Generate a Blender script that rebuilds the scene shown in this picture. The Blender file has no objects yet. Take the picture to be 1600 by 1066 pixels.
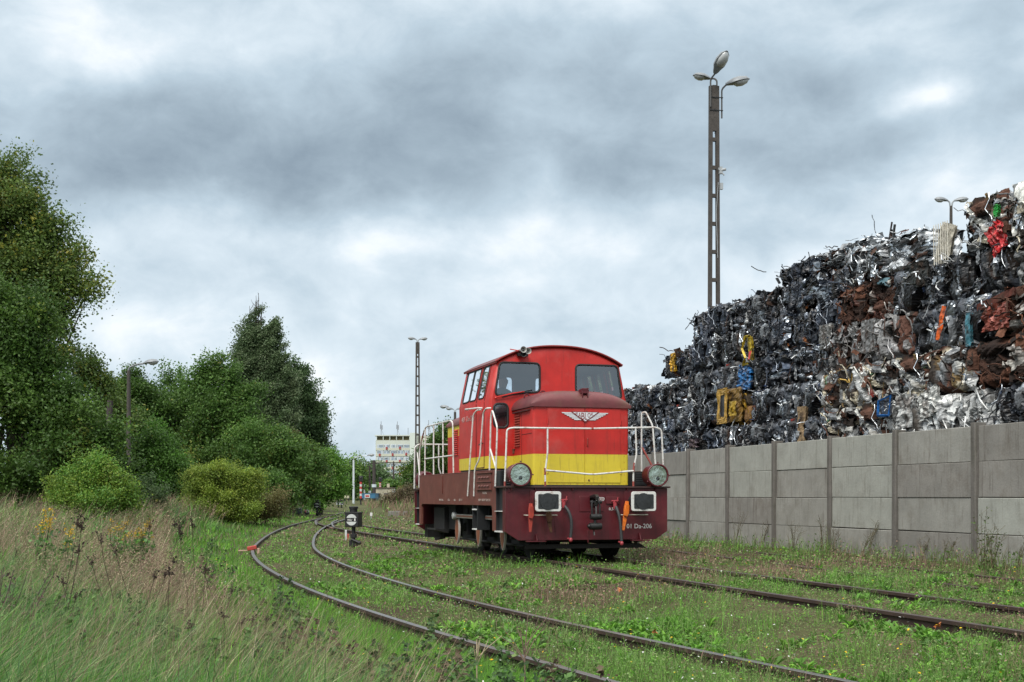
import bpy, bmesh, math, random
import numpy as np
from mathutils import Vector, Matrix, noise as mnoise

R = math.radians
random.seed(7)
rng = np.random.default_rng(7)
scene = bpy.context.scene
C = scene.collection

# ------------------------------------------------------------------ camera
EYE = 1.12                      # metres above the locomotive's rail head
cd = bpy.data.cameras.new('camera')
cam = bpy.data.objects.new('camera', cd)
C.objects.link(cam)
cam.location = (0, 0, EYE)
cam.rotation_euler = (R(90), 0, 0)
cd.sensor_width = 36
cd.lens = 45
cd.shift_y = 244.0 / 1600
cd.clip_start = 0.1
cd.clip_end = 5000
scene.camera = cam

# ------------------------------------------------------------------ view, sampling
scene.view_settings.view_transform = 'Standard'
scene.view_settings.look = 'None'
scene.view_settings.gamma = 1
scene.view_settings.exposure = 0.45
scene.render.engine = 'CYCLES'
scene.cycles.use_denoising = True
scene.cycles.max_bounces = 6
scene.cycles.diffuse_bounces = 3
scene.cycles.glossy_bounces = 3
scene.cycles.transparent_max_bounces = 16
scene.cycles.sample_clamp_indirect = 4

# ------------------------------------------------------------------ world: overcast sky
SUN_EL, SUN_AZ = R(48), R(205)     # azimuth clockwise from +Y (camera looks along +Y)
w = bpy.data.worlds.new('World'); scene.world = w; w.use_nodes = True
nt = w.node_tree; nt.nodes.clear()
def N(t, **k):
    n = nt.nodes.new(t)
    for a, b in k.items(): setattr(n, a, b)
    return n
def L(a, b): nt.links.new(a, b)
def mth(op, a, b=None, c=None):
    n = N('ShaderNodeMath', operation=op)
    for i, v in enumerate((a, b, c)):
        if v is None: continue
        if isinstance(v, (int, float)): n.inputs[i].default_value = v
        else: L(v, n.inputs[i])
    return n.outputs[0]
out = N('ShaderNodeOutputWorld')
sky = N('ShaderNodeTexSky', sky_type='NISHITA')
sky.sun_disc = False; sky.sun_elevation = SUN_EL; sky.sun_rotation = SUN_AZ
bg1 = N('ShaderNodeBackground'); bg1.inputs[1].default_value = 0.1
L(sky.outputs[0], bg1.inputs[0])
tc = N('ShaderNodeTexCoord'); sp = N('ShaderNodeSeparateXYZ'); L(tc.outputs['Generated'], sp.inputs[0])
hx, hy, hz = sp.outputs
az = mth('ARCTAN2', hx, hy)
hor = mth('SQRT', mth('ADD', mth('MULTIPLY', hx, hx), mth('MULTIPLY', hy, hy)))
el = mth('DIVIDE', hz, mth('MAXIMUM', hor, 0.05))
# cloud layer plane coordinates
den = mth('ADD', mth('MAXIMUM', hz, 0.0), 0.10)
cx = mth('DIVIDE', hx, den); cy = mth('DIVIDE', hy, den)
cv = N('ShaderNodeCombineXYZ'); L(cx, cv.inputs[0]); L(cy, cv.inputs[1])
av = N('ShaderNodeCombineXYZ'); L(az, av.inputs[0]); L(mth('MULTIPLY', el, 1.35), av.inputs[1])
def nz(vec, scale, detail, rough, dist=0.0, off=0.0):
    n = N('ShaderNodeTexNoise'); n.inputs['Scale'].default_value = scale
    n.inputs['Detail'].default_value = detail; n.inputs['Roughness'].default_value = rough
    n.inputs['Distortion'].default_value = dist
    m = N('ShaderNodeVectorMath', operation='ADD'); m.inputs[1].default_value = (off, off * 1.7, off * .3)
    L(vec, m.inputs[0]); L(m.outputs[0], n.inputs['Vector'])
    return n.outputs['Fac']
n1 = nz(cv.outputs[0], 0.55, 6, .5, .3, 3.1)
n2 = nz(av.outputs[0], 7.0, 8, .55, .4, 1.3)
n4 = nz(av.outputs[0], 20.0, 6, .6, .3, 5.3)
wx = mth('MULTIPLY', mth('SUBTRACT', nz(av.outputs[0], 4.0, 7, .55, 0, 9.2), .5), .24)
wy = mth('MULTIPLY', mth('SUBTRACT', nz(av.outputs[0], 4.5, 7, .55, 0, 4.4), .5), .11)
waz = mth('ADD', az, wx); wel = mth('ADD', el, wy)
def blob(a, e, sa, se, amp, tilt=0.0):
    da = mth('SUBTRACT', waz, a)
    de = mth('SUBTRACT', mth('SUBTRACT', wel, e), mth('MULTIPLY', da, tilt))
    q = mth('ADD', mth('POWER', mth('DIVIDE', mth('ABSOLUTE', da), sa), 2), mth('POWER', mth('DIVIDE', mth('ABSOLUTE', de), se), 2))
    return mth('MULTIPLY', mth('EXPONENT', mth('MULTIPLY', q, -1)), amp)
CLOUDS = [  # azimuth, tan elevation, widths, amount (dark negative), tilt
    (-.08, .280, .60, .060, -.15, 0), (0, .36, .7, .045, -.07, 0), (0, .15, .7, .05, .06, 0),
    (-.22, .240, .17, .034, -.22, -.02), (-.09, .258, .16, .034, -.15, .06), (.05, .270, .17, .036, -.17, 0), (-.33, .270, .13, .050, -.15, 0),
    (-.15, .300, .26, .040, -.16, 0), (.12, .335, .14, .030, -.10, 0), (-.40, .385, .05, .02, -.15, 0), (.24, .262, .14, .020, -.16, .0),
    (-.12, .206, .12, .016, .22, .06), (.04, .196, .12, .018, .16, -.05), (-.32, .345, .07, .030, .20, 0), (-.27, .180, .12, .022, .12, 0),
    (-.16, .385, .06, .02, .12, 0), (.305, .298, .030, .016, .36, 0), (.24, .285, .05, .02, .12, 0), (.20, .352, .14, .018, .12, 0),
    (-.02, .135, .22, .018, -.10, 0), (.10, .09, .25, .03, .08, 0), (.35, .24, .06, .02, -.08, 0), (-.25, .10, .2, .04, .08, 0)]
s = mth('MULTIPLY', mth('SUBTRACT', n1, .5), .12)
s = mth('ADD', s, mth('MULTIPLY', mth('SUBTRACT', n2, .5), .72))
s = mth('ADD', s, mth('MULTIPLY', mth('SUBTRACT', n4, .5), .50))
# billows: soft round edged lobes
vb = N('ShaderNodeTexVoronoi'); vb.feature = 'SMOOTH_F1'; vb.inputs['Scale'].default_value = 9.0; vb.inputs['Smoothness'].default_value = .6
vw = N('ShaderNodeCombineXYZ'); L(mth('ADD', az, mth('MULTIPLY', wx, .9)), vw.inputs[0]); L(mth('MULTIPLY', mth('ADD', el, mth('MULTIPLY', wy, 1.2)), 1.6), vw.inputs[1]); L(vw.outputs[0], vb.inputs['Vector'])
s = mth('ADD', s, mth('MULTIPLY', mth('SUBTRACT', .45, vb.outputs['Distance']), .46))
for b in CLOUDS: s = mth('ADD', s, blob(*b))
s = mth('ADD', s, .74)
cr = N('ShaderNodeValToRGB'); L(s, cr.inputs[0])
e = cr.color_ramp.elements
e[0].position = 0.0; e[0].color = (.19, .245, .30, 1)
e[1].position = 1.0; e[1].color = (.72, .76, .79, 1)
for p, c in ((.25, (.275, .345, .405, 1)), (.55, (.40, .49, .56, 1)), (.8, (.55, .63, .69, 1))):
    q = e.new(p); q.color = c
# an overcast sky is brighter overhead than near the horizon
up = N('ShaderNodeMapRange'); up.interpolation_type = 'SMOOTHSTEP'
up.inputs['From Min'].default_value = .38; up.inputs['From Max'].default_value = .9
up.inputs['To Min'].default_value = 1.0; up.inputs['To Max'].default_value = 2.3
L(hz, up.inputs['Value'])
bg2 = N('ShaderNodeBackground'); wm = N('ShaderNodeMapRange'); wm.inputs['From Min'].default_value = .4; wm.inputs['From Max'].default_value = .8; L(hz, wm.inputs['Value'])
mw = N('ShaderNodeMix', data_type='RGBA'); L(wm.outputs[0], mw.inputs[0]); L(cr.outputs[0], mw.inputs[6]); mw.inputs[7].default_value = (.60, .60, .57, 1)
L(mw.outputs[2], bg2.inputs[0]); L(up.outputs[0], bg2.inputs[1])
mx = N('ShaderNodeMixShader'); mx.inputs[0].default_value = .96
L(bg1.outputs[0], mx.inputs[1]); L(bg2.outputs[0], mx.inputs[2]); L(mx.outputs[0], out.inputs[0])

sl = bpy.data.lights.new('sun', 'SUN'); sl.energy = 2.3; sl.angle = R(25); sl.color = (1, .96, .9)
sun = bpy.data.objects.new('sun', sl); C.objects.link(sun)
sdir = Vector((math.sin(SUN_AZ) * math.cos(SUN_EL), math.cos(SUN_AZ) * math.cos(SUN_EL), math.sin(SUN_EL)))
sun.rotation_euler = sdir.to_track_quat('Z', 'Y').to_euler()

# ------------------------------------------------------------------ materials
MATS = {}
def mat(name, col, rough=.6, metal=0.0, runs=None, var=.0, vscale=3.0, dirt=None, dirt_amt=.0, dscale=1.5, bump=.0, bscale=20.0, streak=False, spec=.5, attr=False, coat=0.0):
    """Principled material; var = brightness variation, dirt = second colour laid in by noise."""
    if name in MATS: return MATS[name]
    m = bpy.data.materials.new(name); m.use_nodes = True
    t = m.node_tree; b = t.nodes['Principled BSDF']
    b.inputs['Roughness'].default_value = rough; b.inputs['Metallic'].default_value = metal
    b.inputs['Specular IOR Level'].default_value = spec
    b.inputs['Coat Weight'].default_value = coat
    lk = t.links.new
    tcn = t.nodes.new('ShaderNodeTexCoord'); oi = t.nodes.new('ShaderNodeObjectInfo')
    rv = t.nodes.new('ShaderNodeVectorMath'); rv.operation = 'SCALE'; rv.inputs[0].default_value = (17, 23, 9); lk(oi.outputs['Random'], rv.inputs['Scale'])
    ra = t.nodes.new('ShaderNodeVectorMath'); ra.operation = 'ADD'; lk(tcn.outputs['Object'], ra.inputs[0]); lk(rv.outputs[0], ra.inputs[1]); vec = ra.outputs[0]
    if attr:
        a = t.nodes.new('ShaderNodeAttribute'); a.attribute_name = 'Col'; cur = a.outputs['Color']
    else:
        a = t.nodes.new('ShaderNodeRGB'); a.outputs[0].default_value = (*col, 1); cur = a.outputs[0]
    if var > 0:
        n = t.nodes.new('ShaderNodeTexNoise'); n.inputs['Scale'].default_value = vscale; n.inputs['Detail'].default_value = 6
        n.inputs['Roughness'].default_value = .65
        lk(vec, n.inputs['Vector'])
        mr = t.nodes.new('ShaderNodeMapRange'); mr.inputs['From Min'].default_value = .3; mr.inputs['From Max'].default_value = .7
        mr.inputs['To Min'].default_value = 1 - var; mr.inputs['To Max'].default_value = 1 + var
        lk(n.outputs['Fac'], mr.inputs['Value'])
        vm = t.nodes.new('ShaderNodeVectorMath'); vm.operation = 'SCALE'
        lk(cur, vm.inputs[0]); lk(mr.outputs[0], vm.inputs['Scale']); cur = vm.outputs[0]
    if dirt is not None:
        n = t.nodes.new('ShaderNodeTexNoise'); n.inputs['Scale'].default_value = dscale; n.inputs['Detail'].default_value = 8
        n.inputs['Roughness'].default_value = .7
        if streak:
            mp = t.nodes.new('ShaderNodeMapping'); mp.inputs['Scale'].default_value = (6, 6, .5)
            lk(vec, mp.inputs[0]); lk(mp.outputs[0], n.inputs['Vector'])
        else: lk(vec, n.inputs['Vector'])
        mr = t.nodes.new('ShaderNodeMapRange'); mr.inputs['From Min'].default_value = .5; mr.inputs['From Max'].default_value = .72
        mr.inputs['To Min'].default_value = 0; mr.inputs['To Max'].default_value = dirt_amt
        lk(n.outputs['Fac'], mr.inputs['Value'])
        mxn = t.nodes.new('ShaderNodeMix'); mxn.data_type = 'RGBA'
        lk(mr.outputs[0], mxn.inputs[0]); lk(cur, mxn.inputs[6]); mxn.inputs[7].default_value = (*dirt, 1); cur = mxn.outputs[2]
    if runs is not None:      # thin vertical runs and fine specks of a second colour
        n = t.nodes.new('ShaderNodeTexNoise'); n.inputs['Scale'].default_value = 1.0; n.inputs['Detail'].default_value = 8; n.inputs['Roughness'].default_value = .75
        mp = t.nodes.new('ShaderNodeMapping'); mp.inputs['Scale'].default_value = (14, 14, 1.1); lk(vec, mp.inputs[0]); lk(mp.outputs[0], n.inputs['Vector'])
        mr = t.nodes.new('ShaderNodeMapRange'); mr.inputs['From Min'].default_value = .54; mr.inputs['From Max'].default_value = .70; mr.inputs['To Max'].default_value = runs[3]
        lk(n.outputs['Fac'], mr.inputs['Value']); mxn = t.nodes.new('ShaderNodeMix'); mxn.data_type = 'RGBA'
        lk(mr.outputs[0], mxn.inputs[0]); lk(cur, mxn.inputs[6]); mxn.inputs[7].default_value = (*runs[:3], 1); cur = mxn.outputs[2]
    lk(cur, b.inputs['Base Color'])
    if bump > 0:
        n = t.nodes.new('ShaderNodeTexNoise'); n.inputs['Scale'].default_value = bscale; n.inputs['Detail'].default_value = 5
        lk(vec, n.inputs['Vector'])
        bn = t.nodes.new('ShaderNodeBump'); bn.inputs['Strength'].default_value = bump; bn.inputs['Distance'].default_value = .02
        lk(n.outputs['Fac'], bn.inputs['Height']); lk(bn.outputs[0], b.inputs['Normal'])
    MATS[name] = m
    return m

def leaf_mat(name, trans=.35, rough=.55, spec=.3):
    if name in MATS: return MATS[name]
    m = bpy.data.materials.new(name); m.use_nodes = True
    t = m.node_tree; b = t.nodes['Principled BSDF']; lk = t.links.new
    a = t.nodes.new('ShaderNodeAttribute'); a.attribute_name = 'Col'
    b.inputs['Roughness'].default_value = rough; b.inputs['Specular IOR Level'].default_value = spec
    lk(a.outputs['Color'], b.inputs['Base Color'])
    tr = t.nodes.new('ShaderNodeBsdfTranslucent'); lk(a.outputs['Color'], tr.inputs[0])
    mxn = t.nodes.new('ShaderNodeMixShader'); mxn.inputs[0].default_value = trans
    lk(b.outputs[0], mxn.inputs[1]); lk(tr.outputs[0], mxn.inputs[2]); lk(mxn.outputs[0], t.nodes['Material Output'].inputs[0])
    MATS[name] = m
    return m

def glass_mat(name, tint, refl, rough=.02):
    if name in MATS: return MATS[name]
    m = bpy.data.materials.new(name); m.use_nodes = True
    t = m.node_tree; lk = t.links.new; t.nodes.remove(t.nodes['Principled BSDF'])
    tr = t.nodes.new('ShaderNodeBsdfTransparent'); tr.inputs[0].default_value = (*tint, 1)
    gl = t.nodes.new('ShaderNodeBsdfGlossy'); gl.inputs['Roughness'].default_value = rough; gl.inputs[0].default_value = (.9, .95, 1, 1)
    fr = t.nodes.new('ShaderNodeFresnel'); fr.inputs[0].default_value = 1.5
    ad = t.nodes.new('ShaderNodeMath'); ad.inputs[1].default_value = refl; lk(fr.outputs[0], ad.inputs[0])
    mxn = t.nodes.new('ShaderNodeMixShader'); lk(ad.outputs[0], mxn.inputs[0]); lk(tr.outputs[0], mxn.inputs[1]); lk(gl.outputs[0], mxn.inputs[2])
    lk(mxn.outputs[0], t.nodes['Material Output'].inputs[0])
    MATS[name] = m
    return m

RED = mat('red_paint', (.46, .019, .014), .46, var=.18, vscale=2.2, dirt=(.46, .10, .085), dirt_amt=.5, dscale=1.6, runs=(.16, .02, .015, .55), bump=.06, bscale=6)
YEL = mat('yellow_paint', (.62, .49, .035), .45, var=.10, vscale=3, dirt=(.40, .30, .06), dirt_amt=.55, dscale=3.0, runs=(.22, .13, .04, .6), bump=.06, bscale=6)
MAROON = mat('maroon_paint', (.088, .008, .013), .45, var=.25, vscale=3, dirt=(.13, .03, .03), dirt_amt=.6, dscale=2.2, runs=(.035, .012, .01, .7), bump=.1, bscale=9)
ROOFM = mat('roof_maroon', (.13, .028, .032), .5, var=.25, vscale=4, dirt=(.11, .055, .035), dirt_amt=.8, dscale=2.5, bump=.1, bscale=12)
BROWN = mat('brown_frame_paint', (.125, .034, .024), .55, var=.18, vscale=4, dirt=(.20, .08, .06), dirt_amt=.55, dscale=3, runs=(.06, .03, .02, .7), bump=.08)
BLACK = mat('black_paint', (.012, .013, .015), .55, var=.3, vscale=5)
SOOT = mat('sooty_underframe', (.009, .008, .008), .8, var=.4, vscale=5)
RUBBER = mat('black_rubber', (.012, .012, .013), .6)
WHITE = mat('chipped_white_paint', (.62, .62, .60), .5, var=.1, vscale=9, dirt=(.20, .09, .05), dirt_amt=1.0, dscale=9)
RODRED = mat('chipped_red_rod', (.25, .05, .04), .6, var=.2, vscale=8)
LETTER = mat('white_lettering', (.72, .72, .70), .6)
GREYIN = mat('cab_interior_paint', (.11, .13, .145), .7, var=.1)
STEEL = mat('worn_steel', (.38, .38, .38), .4, .8, var=.2, vscale=12)
GREASE = mat('greasy_steel', (.03, .03, .03), .45, .5, var=.4, vscale=14)
ORANGE = mat('orange_paint', (.68, .16, .012), .5, var=.15, vscale=14, dirt=(.08, .04, .03), dirt_amt=.9, dscale=9)
RUSTY = mat('rusty_iron', (.10, .045, .025), .85, var=.4, vscale=15, dirt=(.20, .08, .03), dirt_amt=.7, dscale=8)
CHIPRED = mat('chipped_red_iron', (.36, .045, .03), .6, var=.2, vscale=12, dirt=(.10, .05, .04), dirt_amt=.8, dscale=8)
GLASS = glass_mat('cab_glass', (.84, .91, .96), .14)
DARKGLASS = glass_mat('dirty_glass', (.42, .44, .42), .10, .08)
REFL = mat('headlight_reflector', (.62, .66, .60), .16, .92, var=.35, vscale=11, bump=.5, bscale=10)
SKIN = mat('skin', (.35, .18, .12), .6)
CLOTH = mat('dark_work_jacket', (.02, .025, .035), .85, var=.2)
HAIR = mat('dark_hair', (.015, .012, .01), .8)

# ------------------------------------------------------------------ object helpers
def tag(o, label=None, cat=None, group=None, kind=None):
    if label: o['label'] = label
    if cat: o['category'] = cat
    if group: o['group'] = group
    if kind: o['kind'] = kind
    return o
def empty(name, label, cat, loc=(0, 0, 0), rz=0.0, group=None):
    o = bpy.data.objects.new(name, None); C.objects.link(o)
    o.empty_display_size = .1
    o.location = loc; o.rotation_euler = (0, 0, rz)
    return tag(o, label, cat, group)
def copy_tree(o, parent=None):
    c = o.copy(); C.objects.link(c)
    if parent is not None: c.parent = parent
    for ch in list(o.children): copy_tree(ch, c)
    return c

class MB:
    def __init__(s): s.v = []; s.f = []; s.m = []
    def add(s, vs, fs, m=0):
        o = len(s.v); s.v += [tuple(p) for p in vs]
        for f in fs: s.f.append(tuple(i + o for i in f)); s.m.append(m)
        return s
    def box(s, x0, x1, y0, y1, z0, z1, m=0):
        return s.add([(x0, y0, z0), (x1, y0, z0), (x1, y1, z0), (x0, y1, z0), (x0, y0, z1), (x1, y0, z1), (x1, y1, z1), (x0, y1, z1)],
                     [(0, 3, 2, 1), (4, 5, 6, 7), (0, 1, 5, 4), (1, 2, 6, 5), (2, 3, 7, 6), (3, 0, 4, 7)], m)
    def obox(s, c, ax, ay, az, m=0):
        c, ax, ay, az = Vector(c), Vector(ax), Vector(ay), Vector(az)
        vs = [c + ax * i + ay * j + az * k for k in (-1, 1) for i, j in ((-1, -1), (1, -1), (1, 1), (-1, 1))]
        return s.add(vs, [(0, 3, 2, 1), (4, 5, 6, 7), (0, 1, 5, 4), (1, 2, 6, 5), (2, 3, 7, 6), (3, 0, 4, 7)], m)
    def prism(s, poly, axis, a, b, m=0):
        n = len(poly)
        def P(u, v, t): return {'x': (t, u, v), 'y': (u, t, v), 'z': (u, v, t)}[axis]
        vs = [P(u, v, a) for u, v in poly] + [P(u, v, b) for u, v in poly]
        fs = [tuple(range(n)), tuple(range(2 * n - 1, n - 1, -1))] + [(i, i + n, (i + 1) % n + n, (i + 1) % n) for i in range(n)]
        return s.add(vs, fs, m)
    def tube(s, path, r, n=8, m=0, closed=False):
        P = [Vector(p) for p in path]; k = len(P)
        rs = r if isinstance(r, (list, tuple)) else [r] * k
        rings = []; up = None
        for i in range(k):
            if closed: t = (P[(i + 1) % k] - P[i - 1]).normalized()
            else: t = (P[min(i + 1, k - 1)] - P[max(i - 1, 0)]).normalized()
            if up is None:
                up = Vector((0, 0, 1)) if abs(t.z) < .9 else Vector((1, 0, 0))
            a = (up - t * up.dot(t))
            if a.length < 1e-5: a = t.orthogonal()
            a.normalize(); up = a; b = t.cross(a)
            rings.append([P[i] + (a * math.cos(2 * math.pi * j / n) + b * math.sin(2 * math.pi * j / n)) * rs[i] for j in range(n)])
        vs = [p for rr in rings for p in rr]; fs = []
        for i in range(k if closed else k - 1):
            q = (i + 1) % k
            for j in range(n): fs.append((i * n + j, i * n + (j + 1) % n, q * n + (j + 1) % n, q * n + j))
        if not closed: fs += [tuple(range(n - 1, -1, -1)), tuple((k - 1) * n + j for j in range(n))]
        return s.add(vs, fs, m)
    def lathe(s, prof, c, ax, n=20, m=0):
        c = Vector(c); t = Vector(ax).normalized(); a = t.orthogonal().normalized(); b = t.cross(a); vs = []; fs = []
        for r, h in prof:
            for j in range(n):
                an = 2 * math.pi * j / n; vs.append(c + t * h + (a * math.cos(an) + b * math.sin(an)) * max(r, 1e-4))
        for i in range(len(prof) - 1):
            for j in range(n): fs.append((i * n + j, i * n + (j + 1) % n, (i + 1) * n + (j + 1) % n, (i + 1) * n + j))
        fs += [tuple(range(n - 1, -1, -1)), tuple((len(prof) - 1) * n + j for j in range(n))]
        return s.add(vs, fs, m)
    def ball(s, c, rx, ry=None, rz=None, m=0, n=14):
        ry = ry or rx; rz = rz or rx; c = Vector(c); h = n // 2; vs = []; fs = []
        for i in range(h + 1):
            ph = math.pi * i / h
            for j in range(n):
                th = 2 * math.pi * j / n
                vs.append((c.x + rx * max(math.sin(ph), .003) * math.cos(th), c.y + ry * max(math.sin(ph), .003) * math.sin(th), c.z - rz * math.cos(ph)))
        for i in range(h):
            for j in range(n): fs.append((i * n + j, i * n + (j + 1) % n, (i + 1) * n + (j + 1) % n, (i + 1) * n + j))
        fs += [tuple(range(n - 1, -1, -1)), tuple(h * n + j for j in range(n))]
        return s.add(vs, fs, m)
    def mesh(s, name, mats, smooth=True, recalc=True):
        me = bpy.data.meshes.new(name); me.from_pydata(s.v, [], s.f); me.update()
        if not isinstance(mats, (list, tuple)): mats = [mats]
        for mm in mats: me.materials.append(mm)
        me.polygons.foreach_set('material_index', s.m)
        if recalc:
            bm = bmesh.new(); bm.from_mesh(me); bmesh.ops.recalc_face_normals(bm, faces=bm.faces); bm.to_mesh(me); bm.free()
        if smooth:
            me.polygons.foreach_set('use_smooth', [True] * len(me.polygons)); me.set_sharp_from_angle(angle=R(38))
        return me
    def build(s, name, mats, parent=None, smooth=True, bevel=0.0, label=None):
        o = bpy.data.objects.new(name, s.mesh(name, mats, smooth)); C.objects.link(o)
        if parent is not None: o.parent = parent
        if bevel > 0:
            b = o.modifiers.new('bevel', 'BEVEL'); b.width = bevel; b.segments = 2; b.limit_method = 'ANGLE'; b.angle_limit = R(40)
            b.harden_normals = False
        if label: o['label'] = label
        return o

def rrect(u0, u1, v0, v1, r, n=5):
    p = []
    for cx_, cy_, a0 in ((u1 - r, v0 + r, -90), (u1 - r, v1 - r, 0), (u0 + r, v1 - r, 90), (u0 + r, v0 + r, 180)):
        for i in range(n + 1):
            a = R(a0 + 90 * i / n); p.append((cx_ + r * math.cos(a), cy_ + r * math.sin(a)))
    return p
def rpoly(pts, r, n=4):
    """polygon with rounded corners"""
    o = []; k = len(pts)
    for i in range(k):
        p0, p, p1 = Vector(pts[i - 1]), Vector(pts[i]), Vector(pts[(i + 1) % k])
        a = p + (p0 - p).normalized() * r; b = p + (p1 - p).normalized() * r
        for j in range(n + 1):
            t = j / n; q = a * (1 - t) ** 2 + p * 2 * t * (1 - t) + b * t * t; o.append((q.x, q.y))
    return o
def bend(pts, r=.06, n=4):
    """open path with rounded corners"""
    P = [Vector(p) for p in pts]; o = [P[0]]
    for i in range(1, len(P) - 1):
        p0, p, p1 = P[i - 1], P[i], P[i + 1]
        rr = min(r, (p0 - p).length * .45, (p1 - p).length * .45)
        a = p + (p0 - p).normalized() * rr; b = p + (p1 - p).normalized() * rr
        for j in range(n + 1):
            t = j / n; o.append(a * (1 - t) ** 2 + p * 2 * t * (1 - t) + b * t * t)
    o.append(P[-1]); return o

def npmesh(name, V, F, mats, col=None, fmat=None, parent=None, smooth=False):
    """fast mesh from arrays; F is (n,3) or (n,4); col is per vertex rgb"""
    k = F.shape[1]
    me = bpy.data.meshes.new(name)
    me.vertices.add(len(V)); me.vertices.foreach_set('co', np.ascontiguousarray(V, dtype=np.float32).ravel())
    me.loops.add(F.size); me.loops.foreach_set('vertex_index', np.ascontiguousarray(F, dtype=np.int32).ravel())
    me.polygons.add(len(F)); me.polygons.foreach_set('loop_start', np.arange(0, F.size, k, dtype=np.int32))
    try: me.polygons.foreach_set('loop_total', np.full(len(F), k, dtype=np.int32))
    except Exception: pass
    me.polygons.foreach_set('use_smooth', np.full(len(F), bool(smooth)))
    for m in (mats if isinstance(mats, (list, tuple)) else [mats]): me.materials.append(m)
    if fmat is not None: me.polygons.foreach_set('material_index', np.ascontiguousarray(fmat, dtype=np.int32))
    me.update(calc_edges=True)
    if col is not None:
        a = me.color_attributes.new('Col', 'FLOAT_COLOR', 'POINT')
        cc = np.ones((len(V), 4), dtype=np.float32); cc[:, :3] = col
        a.data.foreach_set('color', cc.ravel())
    o = bpy.data.objects.new(name, me); C.objects.link(o)
    if parent is not None: o.parent = parent
    return o

FNT = {}
def text_mesh(txt, size):
    cu = bpy.data.curves.new('lettering', 'FONT'); cu.body = txt; cu.size = size; cu.extrude = .0015; cu.align_x = 'LEFT'
    cu.resolution_u = 3
    ob = bpy.data.objects.new('lettering', cu); C.objects.link(ob)
    dg = bpy.context.evaluated_depsgraph_get(); me = bpy.data.meshes.new_from_object(ob.evaluated_get(dg))
    bpy.data.objects.remove(ob); return me
def lettering(txt, origin, xdir, zdir, width, height, m, parent, name='lettering'):
    """raised painted letters fitted into width x height; origin = lower left"""
    me = text_mesh(txt, 1.0)
    n = len(me.vertices); a = np.empty(n * 3); me.vertices.foreach_get('co', a); a = a.reshape(-1, 3)
    mn, mxx = a.min(0), a.max(0); xd, zd = np.array(xdir, float), np.array(zdir, float); nd = np.cross(xd, zd)
    u = (a[:, 0] - mn[0]) / (mxx[0] - mn[0]) * width; v = (a[:, 1] - mn[1]) / (mxx[1] - mn[1]) * height
    b = np.array(origin) + u[:, None] * xd + v[:, None] * zd + (a[:, 2] - mn[2])[:, None] * nd
    me.vertices.foreach_set('co', b.ravel()); me.update(); me.materials.clear(); me.materials.append(m)
    o = bpy.data.objects.new(name, me); C.objects.link(o); o.parent = parent; return o

# value noise in numpy
def vnoise(x, y, seed=0):
    x = np.asarray(x, float); y = np.asarray(y, float)
    xi, yi = np.floor(x), np.floor(y); fx, fy = x - xi, y - yi
    fx = fx * fx * (3 - 2 * fx); fy = fy * fy * (3 - 2 * fy)
    def h(a, b):
        t = np.sin(a * 127.1 + b * 311.7 + seed * 74.7) * 43758.5453; return t - np.floor(t)
    return (h(xi, yi) * (1 - fx) + h(xi + 1, yi) * fx) * (1 - fy) + (h(xi, yi + 1) * (1 - fx) + h(xi + 1, yi + 1) * fx) * fy
def fbm(x, y, seed=0, o=4):
    s_, a_, t_ = 0, .5, 0
    for i in range(o):
        s_ = s_ + vnoise(x * 2 ** i, y * 2 ** i, seed + i * 13) * a_; t_ += a_; a_ *= .5
    return s_ / t_
def sstep(a, b, x):
    t = np.clip((np.asarray(x, float) - a) / (b - a), 0, 1); return t * t * (3 - 2 * t)
def at(px, py, Y):
    """a world point from its bearing in a 1600 px wide view, at a surveyed distance Y"""
    return ((px - 800) / 2000 * Y, Y, EYE - (py - 777) / 2000 * Y)

# ------------------------------------------------------------------ site plan: tracks as X = f(Y)
def crv(knots):
    K = np.array(knots, float); ys = K[:, 0]; xs = K[:, 1]; m = np.gradient(xs, ys)
    def f(y):
        y = np.asarray(y, float); yc = np.clip(y, ys[0], ys[-1]); i = np.clip(np.searchsorted(ys, yc) - 1, 0, len(ys) - 2)
        h = ys[i + 1] - ys[i]; t = (yc - ys[i]) / h
        v = (2 * t**3 - 3 * t**2 + 1) * xs[i] + (t**3 - 2 * t**2 + t) * h * m[i] + (-2 * t**3 + 3 * t**2) * xs[i + 1] + (t**3 - t**2) * h * m[i + 1]
        return v + (y - yc) * np.where(y < ys[0], m[0], m[-1])
    return f
curve_left = crv([(-4, 6.3), (2, 3.65), (8.8, .72), (12.5, -.86), (16.7, -2.45), (22.3, -4.2), (30.6, -6.2), (38, -7.4), (48, -8.6), (56, -9.3), (66, -10.1), (80, -11.25), (165, -18.4), (400, -38)])
def slope(f, y): return (f(np.asarray(y, float) + .5) - f(np.asarray(y, float) - .5))
def curve_c(y): return curve_left(y) + .75 * np.sqrt(1 + slope(curve_left, y) ** 2)
loco_c = crv([(-4, 9.49), (10, 5.29), (20, 2.29), (30, -.71), (40, -3.71), (47, -5.7), (56, -7.75), (66, -9.15), (80, -10.45)])
third_c = crv([(-4, 11.4), (15.6, 7.0), (30, 3.8), (62, -4.0), (74, -7.0), (86, -9.6), (100, -11.6)])
def curve_z(y): return -.15 * (1 - sstep(28, 56, y))      # rail head height of the curved track
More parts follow.
